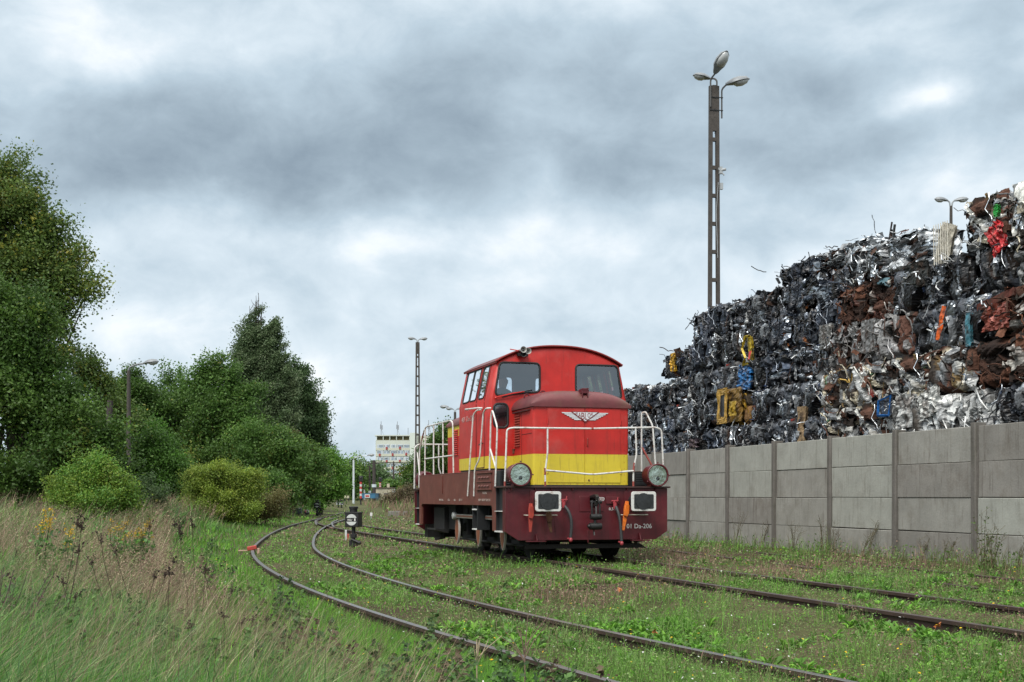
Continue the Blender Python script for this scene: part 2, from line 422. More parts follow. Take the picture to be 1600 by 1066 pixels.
def ground(x, y):
    x = np.asarray(x, float); y = np.asarray(y, float)
    d = (x - curve_c(y)) / np.sqrt(1 + slope(curve_c, y) ** 2)
    zc = curve_z(y) - .070 - .035 * (1 - sstep(10, 20, y))
    k = sstep(1.3, 4.0, d)
    z = zc * (1 - k) + (-.075) * k
    z = z + sstep(1.2, 7.5, -d) * .36 + sstep(5, 20, -d) * .75 * sstep(8, 30, y)
    z = z + sstep(1.2, 5.0, -d) * .28 * sstep(22, 42, y)
    z = z + sstep(95, 260, y) * 1.0
    z = z + 1.1 * np.exp(-(((x + 7.0) / 3.2) ** 2 + ((y - 100) / 9) ** 2))
    amp = .05 * sstep(1.0, 1.8, np.abs(d)) * sstep(.85, 1.5, np.abs(x - loco_c(y)))
    z = z + (fbm(x * .9, y * .9, 3) - .5) * amp * 2.2
    for f_, o_ in ((curve_c, -.753), (curve_c, .753), (loco_c, -.753), (loco_c, .753)):
        q_ = (x - f_(y)) / np.sqrt(1 + slope(f_, y) ** 2) - o_
        z = z - .035 * np.exp(-(q_ / .13) ** 2) * (y < 70)
    dw = (x - (7.98 - .2737 * (y - 22.1)))
    z = z + sstep(-1.6, -.3, dw) * .03
    return z
def gz(x, y): return float(ground(x, y))
# ------------------------------------------------------------------ ground
def build_ground():
    xs = np.concatenate([-np.geomspace(900, 15, 26), np.arange(-14.8, 14.8, .2), np.geomspace(15, 900, 26)])
    ys = np.concatenate([np.arange(-30, 4, 2.), np.arange(4, 44, .25), np.arange(44, 120, .8), np.geomspace(121, 3200, 40)])
    X, Y = np.meshgrid(xs, ys); Z = ground(X, Y)
    V = np.stack([X, Y, Z], -1).reshape(-1, 3); nx, ny = len(xs), len(ys)
    i = np.arange(nx * ny).reshape(ny, nx)
    F = np.stack([i[:-1, :-1], i[:-1, 1:], i[1:, 1:], i[1:, :-1]], -1).reshape(-1, 4)
    a = fbm(X * .35, Y * .35, 11); b = fbm(X * 2.2, Y * 2.2, 17); q = fbm(X * .8, Y * .8, 23)
    soil = np.array([.050, .036, .024]); moss = np.array([.050, .062, .018]); dry = np.array([.105, .082, .052]); gr = np.array([.045, .07, .016])
    t = sstep(.35, .65, a)[..., None]; u = sstep(.4, .62, b)[..., None]; v = sstep(.45, .65, q)[..., None]
    col = (soil * (1 - u) + moss * u) * (1 - t * .6) + dry * t * .6
    col = col * (1 - v * .4) + gr * v * .4
    far = sstep(40, 90, Y)[..., None]; col = col * (1 - far) + (np.array([.075, .078, .035]) * (.7 + .6 * b[..., None])) * far
    m = mat('ground_soil', (.05, .04, .03), .95, var=.35, vscale=9, attr=True, bump=.6, bscale=14, spec=.1)
    o = npmesh('ground', V, F, m, col.reshape(-1, 3), smooth=True); tag(o, kind='structure')
build_ground()

# ------------------------------------------------------------------ railway tracks
RAILTOP = mat('polished_rail_head', (.19, .175, .165), .38, .85, var=.15, vscale=3)
RAILRUST = mat('rusty_rail', (.040, .023, .017), .75, .1, var=.35, vscale=6, dirt=(.075, .035, .02), dirt_amt=.7, dscale=10)
RAILDARK = mat('dull_rail_head', (.075, .052, .045), .42, .5, var=.3, vscale=2)
WOOD = mat('weathered_sleeper', (.045, .033, .025), .9, var=.4, vscale=8, bump=.4, bscale=30)
RP = [(-.036, 0), (-.030, .004), (.030, .004), (.036, 0), (.036, -.034), (.009, -.048), (.009, -.12), (.062, -.135), (.062, -.148), (-.062, -.148), (-.062, -.135), (-.009, -.12), (-.009, -.048), (-.036, -.034)]
RP[1] = (-.026, .003); RP[2] = (.026, .003)
def rail(fx, off, y0, y1, zf, top, parent, step=.5):
    mb = MB(); n = max(2, int((y1 - y0) / step) + 1); ys = np.linspace(y0, y1, n); k = len(RP)
    for i, y in enumerate(ys):
        dx = float(slope(fx, y)); l = math.hypot(dx, 1); cxx = float(fx(y)); z = float(zf(y))
        for u, v in RP: mb.v.append((cxx + (u + off) / l, y - (u + off) * dx / l, z + v - .003))
    for i in range(n - 1):
        for j in range(k):
            a, b = i * k + j, i * k + (j + 1) % k
            mb.f.append((a, b, b + k, a + k)); mb.m.append(1 if j in (0, 1, 2) else 0)
    for s_ in (0, n - 1): mb.f.append(tuple(s_ * k + j for j in range(k))); mb.m.append(0)
    return mb.build('rail', [RAILRUST, top], parent, smooth=False)
zero = lambda y: 0.0 * np.asarray(y, float)
def track(label, fx, y0, y1, zf, top, sleepers, cat='railway track', group=None):
    r = empty('railway_track', label, cat, (0, 0, 0), 0, group)
    for s_ in (-1, 1): rail(fx, .753 * s_, y0, y1, zf, top, r)
    proto = None
    for y in sleepers:
        dx = float(slope(fx, y)); x = float(fx(y)); z = float(zf(y)) - .148
        if proto is None:
            o = MB().box(-1.25, 1.25, -.12, .12, -.15, .0).build('sleeper', WOOD, r, bevel=.012); proto = o
        else:
            o = proto.copy(); C.objects.link(o); o.parent = r
        o.location = (x, y, z + random.uniform(-.02, .004)); o.rotation_euler = (0, 0, -math.atan(dx) + random.uniform(-.01, .01))
    return r
track('curving track with polished rails sweeping through the grass in front', curve_c, 1.0, 160, curve_z, RAILTOP, np.arange(5.5, 62, .68)[:84])
track('dull rusty track the red locomotive stands on', loco_c, 1.0, 62, zero, RAILDARK, np.arange(9, 50, .68)[:60])
track('half buried rusty track between the locomotive and the concrete wall', third_c, 8.0, 92, lambda y: -.045 + zero(y), RAILDARK, np.arange(12, 60, 1.36))
# switch blades and crossing of the turnout
sw = empty('switch_crossing', 'turnout crossing where the two curved rails meet, beyond the signal lanterns', 'rail switch')
def short_rail(pts, top, parent=sw):
    P = np.array(pts, float); f = crv([(p[1], p[0]) for p in pts])
    o = rail(f, 0, P[0][1], P[-1][1], lambda y: .004 + zero(y), top, parent); o.name = 'closure_rail'; return o
short_rail([(-8.0, 52.4), (-8.75, 57), (-9.5, 62), (-10.0, 67)], RAILTOP)
short_rail([(-6.75, 48.5), (-7.3, 52), (-7.95, 56.5), (-8.7, 64)], RAILTOP)
short_rail([(-9.2, 64), (-10.4, 78), (-11.0, 84), (-9.9, 92), (-9.3, 99)], RAILTOP)
short_rail([(-9.9, 84), (-8.7, 93), (-7.9, 101)], RAILTOP)
# ------------------------------------------------------------------ derail block clamped to the left rail
dx_ = float(slope(curve_left, 30.8)); gp = (float(curve_left(30.8)), 30.8, float(curve_z(30.8)))
db = empty('derail_block', 'small rusty red derail block clamped on the left rail of the curve', 'derail block', gp, math.atan(-dx_))
MB().obox((-.02, 0, .045), (.11, 0, .02), (0, .14, 0), (-.01, 0, .045)).build('block', CHIPRED, db, bevel=.012)
MB().box(-.34, -.1, -.05, .05, -.03, -.005).box(.1, .16, -.1, .1, -.10, .03).build('clamp_plate', mat('pale_clamp', (.45, .30, .22), .7, var=.2), db, bevel=.006)

# ------------------------------------------------------------------ concrete wall
CON = [mat('concrete_pale', (.30, .305, .275), .9, var=.14, vscale=2.0, dirt=(.19, .18, .155), dirt_amt=.55, dscale=2.1, runs=(.13, .12, .10, .75), bump=.25, bscale=25),
       mat('concrete_mid', (.255, .25, .228), .9, var=.16, vscale=2.0, dirt=(.15, .135, .11), dirt_amt=.55, dscale=2.1, runs=(.105, .085, .07, .85), bump=.25, bscale=25),
       mat('concrete_stained', (.205, .195, .178), .9, var=.16, vscale=2.0, dirt=(.12, .10, .08), dirt_amt=.6, dscale=2.1, runs=(.08, .065, .052, .9), bump=.25, bscale=25)]
MOSS = mat('concrete_post', (.12, .11, .10), .92, var=.2, vscale=4, dirt=(.05, .05, .03), dirt_amt=.7, dscale=2, streak=True, bump=.3, bscale=25)
WP = Vector((7.98, 22.1, 0)); WA = Vector((-.2640, .9645, 0)); WN = Vector((.9645, .264, 0))
wall = empty('concrete_wall', 'long wall of stacked grey concrete panels between posts, behind the locomotive', 'wall', WP, math.atan2(.264, .9645))
# local frame: x = outwards (behind), y = along the wall away from the camera
post0 = None; panel0 = {}
tones = {(0, 0): 1, (0, 1): 2, (0, 2): 1, (0, 3): 2, (1, 0): 0, (1, 1): 0, (1, 2): 0, (1, 3): 1, (2, 0): 0, (2, 1): 1, (2, 2): 1, (2, 3): 1, (3, 0): 0, (3, 1): 0, (3, 2): 2, (3, 3): 1,
         (4, 0): 1, (4, 1): 1, (4, 2): 1, (4, 3): 1, (5, 0): 2, (5, 1): 1, (5, 2): 1, (5, 3): 2, (6, 0): 2, (6, 1): 1, (6, 2): 2, (6, 3): 2}
S = 2.49; HP = .62
for i in range(-3, 15):
    y = i * S - .12
    zb = -.13
    if post0 is None:
        m = MB(); m.prism([(-.10, -.055), (-.085, -.07), (.13, -.07), (.13, .07), (-.085, .07), (-.10, .055)], 'z', -.35, 2.53)
        post0 = m.build('post', MOSS, wall, bevel=.02); o = post0
    else: o = post0.copy(); C.objects.link(o); o.parent = wall
    o.location = (random.uniform(-.012, .012), y, zb); o.rotation_euler = (random.uniform(-.006, .006), random.uniform(-.006, .006), 0)
    for k in range(4):     # 0 = top panel
        tone = tones.get((i - 0, k), random.choice([1, 1, 2, 2, 0]))
        z0 = zb + (3 - k) * HP
        mth_ = CON[tone]
        if (tone,) not in panel0:
            o = MB().box(-.045, .045, .072, S - .072, .004, HP - .004).build('panel', mth_, wall, bevel=.01); panel0[(tone,)] = o
        else: o = panel0[(tone,)].copy(); C.objects.link(o); o.parent = wall
        o.location = (random.uniform(-.03, .014), y, z0 + random.uniform(-.004, .004)); o.rotation_euler = (random.uniform(-.003, .003), random.uniform(-.012, .012), 0)
        if tone == 0: o['label'] = 'pale clean concrete panel'
        elif tone == 2: o['label'] = 'dark stained concrete panel'

# ------------------------------------------------------------------ locomotive
LR = R(16.7)
loco = empty('diesel_locomotive', 'red and yellow shunting locomotive with central cab standing on the rusty track', 'locomotive', (1.37, 23.08, 0), LR)
def mirror(o):      # copy of a part on the other side of the engine
    c = o.copy(); C.objects.link(c); me = o.data.copy(); n = len(me.vertices); a = np.empty(n * 3, dtype=np.float32)
    me.vertices.foreach_get('co', a); a[0::3] *= -1; me.vertices.foreach_set('co', a); me.flip_normals(); c.data = me
    l = list(c.location); c.location = (-l[0], l[1], l[2]); return c

LEN = 7.5
# underframe: brown side plates with the long opening
side = [(.65, .5), (.86, .5), (.886, .93), (.93, .965), (6.70, .965), (6.77, .92), (6.79, .5), (7.0, .5), (7.0, 1.61), (.80, 1.61), (.80, 1.30), (.65, 1.30)]
m = MB()
for sx in (-1, 1):
    m.prism(side, 'x', sx * 1.50, sx * 1.55)
m.box(-1.555, -1.40, .80, 7.0, 1.602, 1.618).box(1.40, 1.555, .80, 7.0, 1.602, 1.618)
m.box(-1.57, -1.55, 4.70, 4.76, 1.2, 1.58)
m.build('frame', BROWN, loco, bevel=.006)
m = MB()   # walkway tanks and dark inner underframe
for sx in (-1, 1):
    a, b = sorted((sx * .95, sx * 1.495)); m.box(a, b, .46, 7.0, 1.325, 1.60)
    a, b = sorted((sx * .30, sx * 1.495)); m.box(a, b, .62, 7.0, .99, 1.32)
    a, b = sorted((sx * .98, sx * 1.04)); m.box(a, b, .9, 6.6, .42, .985)
m.box(-.29, .29, .3, 7.2, .62, 1.3)
for sx in (-1, 1):
    m.box(*sorted((sx * .96, sx * 1.00)), .35, 5.2, .20, .5); m.box(*sorted((sx * .92, sx * 1.1)), 1.5, 1.9, .12, .5).box(*sorted((sx * .92, sx * 1.1)), 3.2, 3.6, .12, .5)
    m.tube([(sx * 1.12, .3, .24), (sx * 1.12, 5.3, .24)], .025, 6)
m.box(-1.2, 1.2, .32, .36, .3, .9)
m.box(-1.2, 1.2, 5.0, 6.9, .42, .97)        # tank filling the rear of the opening
m.box(-1.3, -1.04, 5.6, 6.6, .38, .9)
for yy in (.9, 2.6, 4.3):
    for sx in (-1, 1):
        a, b = sorted((sx * 1.05, sx * 1.16)); m.box(a, b, yy - .16, yy + .16, .34, .66)
        m.tube([(sx * 1.1, yy - .45, .72), (sx * 1.1, yy - .2, .68), (sx * 1.1, yy, .66), (sx * 1.1, yy + .2, .68), (sx * 1.1, yy + .45, .72)], .035, 6)
        m.tube([(sx * 1.1, yy, .34), (sx * 1.1, yy, .9)], .03, 6)
        m.box(*sorted((sx * .72, sx * .82)), yy + .52, yy + .60, .2, .6)
m.build('underframe', SOOT, loco, bevel=.008)
m = MB()
for i in range(7): m.box(-1.40, -1.12, .447, .452, 1.36 + i * .033, 1.372 + i * .033).box(1.12, 1.40, .447, .452, 1.36 + i * .033, 1.372 + i * .033)
m.build('cooling_slots', mat('slot_grey', (.05, .055, .06), .5), loco, smooth=False)
# beams
outl = [(-1.55, 1.285), (1.55, 1.285), (1.55, .5), (1.32, .35), (-1.31, .35), (-1.55, .5)]
m = MB(); m.prism(outl, 'y', 0, .03)
for sx in (-1, 1): m.box(*sorted((sx * 1.515, sx * 1.55)), .031, .19, .5, 1.284)
m.box(-1.18, -.82, -.10, 0, .325, .345).prism([(-.10, .345), (-.01, .345), (-.01, .47), (-.05, .45)], 'x', -1.0, -.98)
m.box(.82, 1.18, -.10, 0, .325, .345).prism([(-.10, .345), (-.01, .345), (-.01, .47), (-.05, .45)], 'x', .98, 1.0)
m.box(-.17, .30, -.012, 0, .86, 1.14)
m.box(-.9 - .2, -.9 + .2, -.02, 0, .86, 1.24).box(.9 - .2, .9 + .2, -.02, 0, .86, 1.24)
for xx in (-1.45, -1.0, -.7, -.3, .35, .75, 1.3): m.box(xx - .006, xx + .006, -.045, 0, 1.24, 1.286)
m.prism([(-1.52, 1.285), (-1.30, 1.285), (-1.42, 1.235), (-1.50, 1.20)], 'y', -.012, -.002)
for xx, zz in ((-.62, .62), (.62, .64), (0, .42)): m.box(xx - .012, xx + .012, -.008, 0, zz - .12, zz + .10)
m.build('front_beam', MAROON, loco, bevel=.004)
MB().prism([(x, z) for x, z in outl], 'y', 7.47, 7.5).box(-1.55, 1.55, 7.2, 7.47, 1.25, 1.284).build('rear_beam', MAROON, loco, bevel=.004)
m = MB(); m.box(-1.59, 1.59, -.055, .64, 1.287, 1.318).box(-1.57, 1.57, 7.0, 7.52, 1.287, 1.318)
m.build('deck_plate', mat('dark_deck', (.045, .02, .018), .6, var=.3, vscale=8), loco, bevel=.004)
# black corner step wells
for nm, y0, y1 in (('front', .19, .645), ('rear', 7.005, 7.3)):
    for sx in (-1, 1):
        m = MB(); a, b = sorted((sx * 1.46, sx * 1.49)); m.box(a, b, y0, y1, .5, 1.285)
        a, b = sorted((sx * 1.455, sx * 1.54)); m.box(a, b, y0, y0 + .012, .5, 1.285).box(a, b, y1 - .012, y1, .5, 1.285)
        a, b = sorted((sx * 1.30, sx * 1.52))
        if nm == 'front': m.box(a - (.0), b, y0, y1, 1.321, 1.605) if sx > 0 else m.box(a, b, y0 + .27, y1, 1.321, 1.605)
        w_ = m.build('step_well', BLACK, loco, bevel=.004)
        a, b = sorted((sx * 1.46, sx * 1.575)); MB().box(a, b, y0 + .014, y1 - .014, .487, .512).box(a, b, y0 + .014, y1 - .014, .86, .872).build('tread', WHITE if nm == 'front' else WHITE, w_, bevel=.003)
# middle steps
m = MB()
m.box(-1.545, -1.30, 1.93, 1.96, .49, .96).box(-1.545, -1.30, 2.27, 2.30, .49, .96).box(-1.32, -1.30, 1.9, 2.3, .49, .96)
m.build('side_steps', BLACK, loco, bevel=.004)
s_ = MB().box(-1.56, -1.32, 1.962, 2.268, .49, .515).box(-1.56, -1.32, 1.962, 2.268, .87, .895).build('step_tread', WHITE, loco, bevel=.003)
# embossed battery cover with louvres, left side
m = MB(); m.box(-1.568, -1.55, .88, 1.88, 1.245, 1.56)
m.box(-1.585, -1.568, .87, 1.90, 1.255, 1.27).box(-1.585, -1.568, .87, 1.90, 1.40, 1.415).box(-1.59, -1.55, .85, 1.92, 1.565, 1.585)
for zz in (1.32, 1.48):
    for k in range(4): m.prism([(-1.568, zz), (-1.592, zz - .002), (-1.568, zz + .03)], 'y', 1.02 + k * .2, 1.16 + k * .2)
m.build('louvred_cover', BROWN, loco, bevel=.003)
for y0, z0, t_, wd in ((5.05, 1.04, '401Da', .40), (4.25, 1.04, 'Os', .16), (3.75, 1.04, '46t', .17), (3.30, 1.04, 'BT F', .26), (1.81, 1.045, 'REV 1.80 07 2012 B', .82), (1.53, 1.175, 'WARS', .30)):
    o = lettering(t_, (-1.552, y0, z0), (0, -1, 0), (0, 0, 1), wd, .045, mat('faded_lettering', (.42, .34, .30), .7), loco)
# wheels, cranks, rods
for k, yy in enumerate((.92, 2.62, 4.32)):
    ws = MB()
    for sx in (-1, 1):
        ws.lathe([(.475, 0), (.50, .01), (.485, .11), (.515, .125), (.515, .14), (.40, .145), (.40, .05), (.12, .04)], (sx * .83, yy, .49), (-sx, 0, 0), 32)
    ws.tube([(-1.2, yy, .49), (1.2, yy, .49)], .08, 12)
    o = ws.build('wheelset', SOOT, loco)
    for sx in (-1, 1):
        cm = MB(); ln = []
        for j in range(13): a_ = j / 12; ln.append((.155 * math.sin(math.pi * a_) ** .8, .76 - .62 * a_))
        poly = [(yy + u, z) for u, z in ln] + [(yy - u, z) for u, z in ln[::-1][1:-1]]
        cm.prism(poly, 'x', *sorted((sx * 1.30, sx * 1.34)), m=0)
        inner = [(yy + (u - yy) * 1.0, z) for u, z in poly]
        poly2 = [(yy + (u - yy) * .86, .45 + (z - .45) * .93) for u, z in poly]
        cm.prism(poly2, 'x', *sorted((sx * 1.334, sx * 1.344)), m=1)
        cw = cm.build('crank_weight', [mat('white_rim', (.5, .47, .43), .6), mat('brown_crank', (.20, .065, .03), .6, var=.2)], loco)
        MB().lathe([(.075, 0), (.08, .01), (.08, .06), (.07, .085), (.02, .10)], (sx * 1.35, yy, .73), (sx, 0, 0), 16).build('pin_cap', mat('pale_pin', (.42, .43, .42), .5, .3, var=.2), cw)
for sx in (-1, 1):
    m = MB(); x0, x1 = sorted((sx * 1.35, sx * 1.385))
    m.box(x0, x1, .92, 4.32, .69, .77, 0); m.box(*sorted((sx * 1.372, sx * 1.388)), 1.05, 2.5, .712, .748, 1).box(*sorted((sx * 1.372, sx * 1.388)), 2.75, 4.2, .712, .748, 1)
    m.build('coupling_rod', [mat('rod_pale', (.30, .28, .25), .5, .4, var=.3), mat('rod_brown', (.17, .06, .035), .6)], loco, bevel=.006)
# rail guards and low cross plank
m = MB(); m.prism([(-1.10, .185), (1.24, .185), (1.12, .27), (-1.10, .27)], 'y', .26, .30)
m.box(-.82, -.70, .3, .36, .2, .62).box(.70, .82, .3, .36, .2, .62)
m.build('guard_plank', mat('dark_plank', (.02, .015, .014), .7), loco, bevel=.004)
m = MB(); m.prism([(-1.5, .40), (-1.2, .33), (-1.2, .39), (-1.5, .44)], 'y', 5.6, 6.4).prism([(6.9, .17), (7.8, .10), (7.75, .30), (6.9, .33)], 'x', -1.0, -.96)
m.box(-1.35, 1.35, 7.0, 7.3, .2, .5)
m.build('rear_guard', SOOT, loco)

# front hood, striped
def hood(name, y0, y1, hw, z0, z1, stripes):
    m = MB(); zs = [z0] + [s_[0] for s_ in stripes] + [z1]
    cols = stripes[0][1:] if False else None
    return m
hb = MB(); HW = .93
fp = rrect(-HW, HW, .35, 1.62, .05, 4)
hb.prism(fp, 'z', 1.318, 1.905, 1).prism(fp, 'z', 1.905, 2.765, 0)
hood_f = hb.build('engine_hood', [RED, YEL], loco)
MB().prism(rrect(-HW - .008, HW + .008, .342, 1.6, .05, 4), 'z', 1.32, 1.345).build('sill_strip', BLACK, hood_f)
for x0, x1 in ((-.655, .057), (.069, .765)):
    m = MB(); m.box(x0, x1, .338, .352, 1.385, 1.905, 1).box(x0, x1, .338, .352, 1.905, 2.75, 0)
    d = m.build('hood_door', [RED, YEL], loco, bevel=.003)
    xo = x0 if x0 < 0 else x1
    for zz in (1.60, 2.50): MB().tube([(xo, .335, zz - .05), (xo, .335, zz + .05)], .012, 8).build('hinge', RED if zz > 2 else YEL, d)
MB().tube(bend([(.12, .335, 2.05), (.10, .31, 2.06), (.10, .31, 2.19), (.12, .335, 2.20)], .02), .008, 6).build('door_handle', CHIPRED, loco)
m = MB(); m.lathe([(.016, 0), (.016, .012)], (.14, .338, 1.43), (0, -1, 0), 10).lathe([(.014, 0), (.014, .01)], (.1, .338, 2.69), (0, -1, 0), 10).build('lock_knob', RUSTY, loco)
# side panel seams and louvres of the hood
def louvre_bank(x, y0, y1, zs, parent, mm, name='louvre_panel'):
    m = MB(); sx = -1 if x < 0 else 1
    for zz in zs:
        m.prism([(x, zz + .035), (x + sx * .028, zz + .008), (x + sx * .028, zz), (x, zz)], 'y', y0, y1)
    return m.build(name, mm, parent, smooth=False)
zs_f = [2.07 + i * .0475 for i in range(13)]
louvre_bank(-HW, 1.14, 1.46, zs_f, loco, mat('louvre_rust_red', (.26, .035, .022), .6, var=.3, vscale=8)); louvre_bank(HW, 1.14, 1.46, zs_f, loco, RED)
m = MB(); m.box(-HW - .004, -HW, 1.036, 1.044, 1.35, 2.74).box(-HW - .006, -HW, .42, 1.03, 2.28, 2.287).box(-HW - .02, -HW, .33, 1.6, 2.755, 2.775).box(-HW - .05, -HW, .5, 1.5, 2.70, 2.72)
m.build('panel_seam', mat('dark_red_seam', (.06, .008, .008), .8), loco, smooth=False)
MB().box(-HW - .02, -HW, 1.46, 1.62, 2.02, 2.035).box(-HW - .012, -HW, 1.5, 1.6, 1.95, 2.02).build('latch', RUSTY, loco)
# curved maroon hood roof with a domed nose
def hood_roof(y0, y1, hw, z, H, nose, mm, flip=False, lip=.0):
    V = []; F = []; nu, nv = 33, 26
    for j in range(nv):
        t = j / (nv - 1)
        y = y0 + nose * (1 - math.cos(min(t / .5, 1) * math.pi / 2)) if t <= .5 else y0 + nose + (y1 - y0 - nose) * (t - .5) / .5
        q = math.sin(min(t / .5, 1) * math.pi / 2) ** .75
        for i in range(nu):
            u = -1 + 2 * i / (nu - 1); a_ = u
            zz = H * (1 - abs(a_) ** 3.6) ** .62 * (1 - .16 * a_ * a_)
            V.append((hw * math.copysign(abs(a_) ** .8, a_), y if not flip else (y0 + y1 - y), z + .05 + zz * (.06 + .94 * q)))
    for j in range(nv - 1):
        for i in range(nu - 1): a_ = j * nu + i; F.append((a_, a_ + 1, a_ + nu + 1, a_ + nu))
    mb = MB(); mb.add(V, F)
    # skirt
    n0 = len(mb.v); edge = [i for i in range(nu)] + [j * nu + nu - 1 for j in range(1, nv)] + [(nv - 1) * nu + i for i in range(nu - 2, -1, -1)] + [j * nu for j in range(nv - 2, 0, -1)]
    for e_ in edge: p = mb.v[e_]; mb.v.append((p[0], p[1], z))
    k = len(edge)
    for i in range(k): mb.f.append((edge[i], edge[(i + 1) % k], n0 + (i + 1) % k, n0 + i)); mb.m.append(0)
    mb.f.append(tuple(n0 + i for i in range(k))); mb.m.append(0)
    return mb
hr = hood_roof(.315, 1.62, .965, 2.762, .275, .40, ROOFM).build('hood_roof', ROOFM, loco)
m = MB(); m.box(0.0, .14, .34, .52, 3.02, 3.10).box(.0, .14, .335, .36, 3.08, 3.115).prism([(.33, 2.86), (.35, 2.83), (.46, 3.0), (.5, 3.05), (.34, 3.07)], 'x', .01, .03).prism([(.33, 2.86), (.35, 2.83), (.46, 3.0), (.5, 3.05), (.34, 3.07)], 'x', .11, .13)
m.build('nose_bracket', MAROON, hr, bevel=.004)
def hook(x, y, z, parent, mm=MAROON, r=.05):
    pts = [(x + r * math.cos(R(a_)), y, z + r * math.sin(R(a_))) for a_ in range(-40, 221, 20)]
    return MB().tube(pts, .014, 6).build('lifting_eye', mm, parent)
hook(-.78, 1.2, 3.0, hr); hook(-.38, 1.45, 3.09, hr); hook(.80, 1.2, 3.0, hr)
m = MB()
for zz in (1.36, 2.735):
    for k in range(14): m.ball((-.88 + k * .135, .347, zz), .006, .004, .006, n=6)
for xx in (-.72, .84):
    for k in range(12): m.ball((xx, .347, 1.42 + k * .115), .006, .004, .006, n=6)
for k in range(9): m.ball((-HW - .002, .45 + k * .12, 1.38), .004, .006, .006, n=6)
m.build('rivet_row', RED, loco)
# the winged maker's plate
EM = mat('emblem_silver', (.66, .68, .70), .45, .2, var=.1); EMR = mat('emblem_red', (.20, .02, .02), .6)
m = MB(); ey = .333
for sx in (-1, 1):
    for k in range(6):
        zt = 2.668 - k * .024; xo_ = .455 - k * .047; xi = .30 - k * .036 - .01
        m.prism([(.064 + sx * (xi - .03), zt), (.064 + sx * xo_, zt), (.064 + sx * (xo_ - .018), zt - .019), (.064 + sx * (xi - .055), zt - .019)], 'y', ey - .006, ey + .006, 0)
wings = m.build('winged_emblem', EM, loco, smooth=False)
m = MB(); m.prism([(-.205, 2.686), (.333, 2.686), (.333, 2.672), (.064, 2.487), (-.205, 2.672)], 'y', ey - .012, ey, 0)
m.build('triangle_plate', EMR, wings, smooth=False)
m = MB(); m.prism([(-.175, 2.672), (.303, 2.672), (.064, 2.508)], 'y', ey - .016, ey - .012, 0)
m.build('triangle_field', EM, wings, smooth=False)
tw = [('F', -.125, .045), ('A', -.075, .055), ('B', -.012, .10 * .6), ('L', .056, .045), ('O', .108, .055), ('K', .172, .05)]
hts = {'F': .052, 'A': .09, 'B': .125, 'L': .125, 'O': .088, 'K': .05}
for ch_, x_, w__ in tw: lettering(ch_, (x_, ey - .0165, 2.664 - hts[ch_]), (1, 0, 0), (0, 0, 1), w__, hts[ch_], EMR, wings, 'emblem_letter')

# ------------------------------------------------------------------ cab
CZ0, CZB, CZS, CZE = 1.665, 1.9, 2.95, 3.70
def cab_sec(inset=0.0, zlow=CZB, cut=0.0):
    """outline in x, z; side walls lean in above the waist"""
    w0, w1 = 1.405 - inset, 1.245 - inset
    p = [(-w0, zlow), (w0, zlow), (w0, CZS), (w1, CZE - inset * .3)]
    for i in range(1, 20):
        t = i / 20; x = w1 * (1 - 2 * t); p.append((x, CZE - inset + (4.02 - CZE) * (1 - abs(x / w1) ** 2.3) ** .95))
    p.append((-w1, CZE - inset * .3)); p.append((-w0, CZS)); return p
CY0, CY1 = 1.60, 3.92
def loft(secs, m=0):
    mb = MB(); n = len(secs[0][1])
    for y, s__ in secs: mb.v += [(x, y, z) for x, z in s__]
    for i in range(len(secs) - 1):
        for j in range(n): mb.f.append((i * n + j, i * n + (j + 1) % n, (i + 1) * n + (j + 1) % n, (i + 1) * n + j)); mb.m.append(m)
    mb.f += [tuple(range(n)), tuple((len(secs) - 1) * n + j for j in range(n - 1, -1, -1))]; mb.m += [m, m]
    return mb
outer = loft([(CY0, cab_sec(.055)), (CY0 + .02, cab_sec(.022)), (CY0 + .06, cab_sec(0)), (CY1 - .06, cab_sec(0)), (CY1 - .02, cab_sec(.022)), (CY1, cab_sec(.055))])
inner = loft([(CY0 + .05, cab_sec(.06, 1.93)), (CY1 - .05, cab_sec(.06, 1.93))], 1)
WIN = []      # windows: (name, plane, polygon)
fw_l = rpoly([(-1.285, 3.045), (-.395, 3.135), (-.395, 3.68), (-1.19, 3.68)][::1], .09)
fw_r = rpoly([(1.285, 3.045), (1.19, 3.68), (.335, 3.68), (.335, 3.135)], .09)
sm_l = rrect(-1.31, -1.03, 2.44, 2.895, .09); sm_r = rrect(1.03, 1.31, 2.44, 2.895, .09)
for p in (fw_l, fw_r, sm_l): WIN.append(('front', p))
rw_l = rpoly([(-1.24, 3.08), (-.24, 3.12), (-.24, 3.64), (-1.17, 3.64)], .09); rw_r = rpoly([(1.24, 3.08), (1.17, 3.64), (.24, 3.64), (.24, 3.12)], .09)
WIN += [('rear', rw_l), ('rear', rw_r)]
SWIN = [(2.02, 2.42), (2.62, 3.10), (3.14, 3.66)]     # y extents on the sides, z 3.02..3.66
cut = MB()
for pl, p in WIN:
    if pl == 'front': cut.prism(p, 'y', CY0 - .2, CY0 + .25)
    else: cut.prism(p, 'y', CY1 - .25, CY1 + .2)
def side_poly(a, b): return rrect(a, b, 3.03, 3.65, .06)
for a, b in SWIN:
    cut.prism(side_poly(a, b), 'x', -1.6, -1.0); cut.prism(side_poly(a, b), 'x', 1.0, 1.6)
mo = outer.mesh('cab_shell', [RED, GREYIN], smooth=False)
oo = bpy.data.objects.new('cab', mo); C.objects.link(oo)
tmp = []
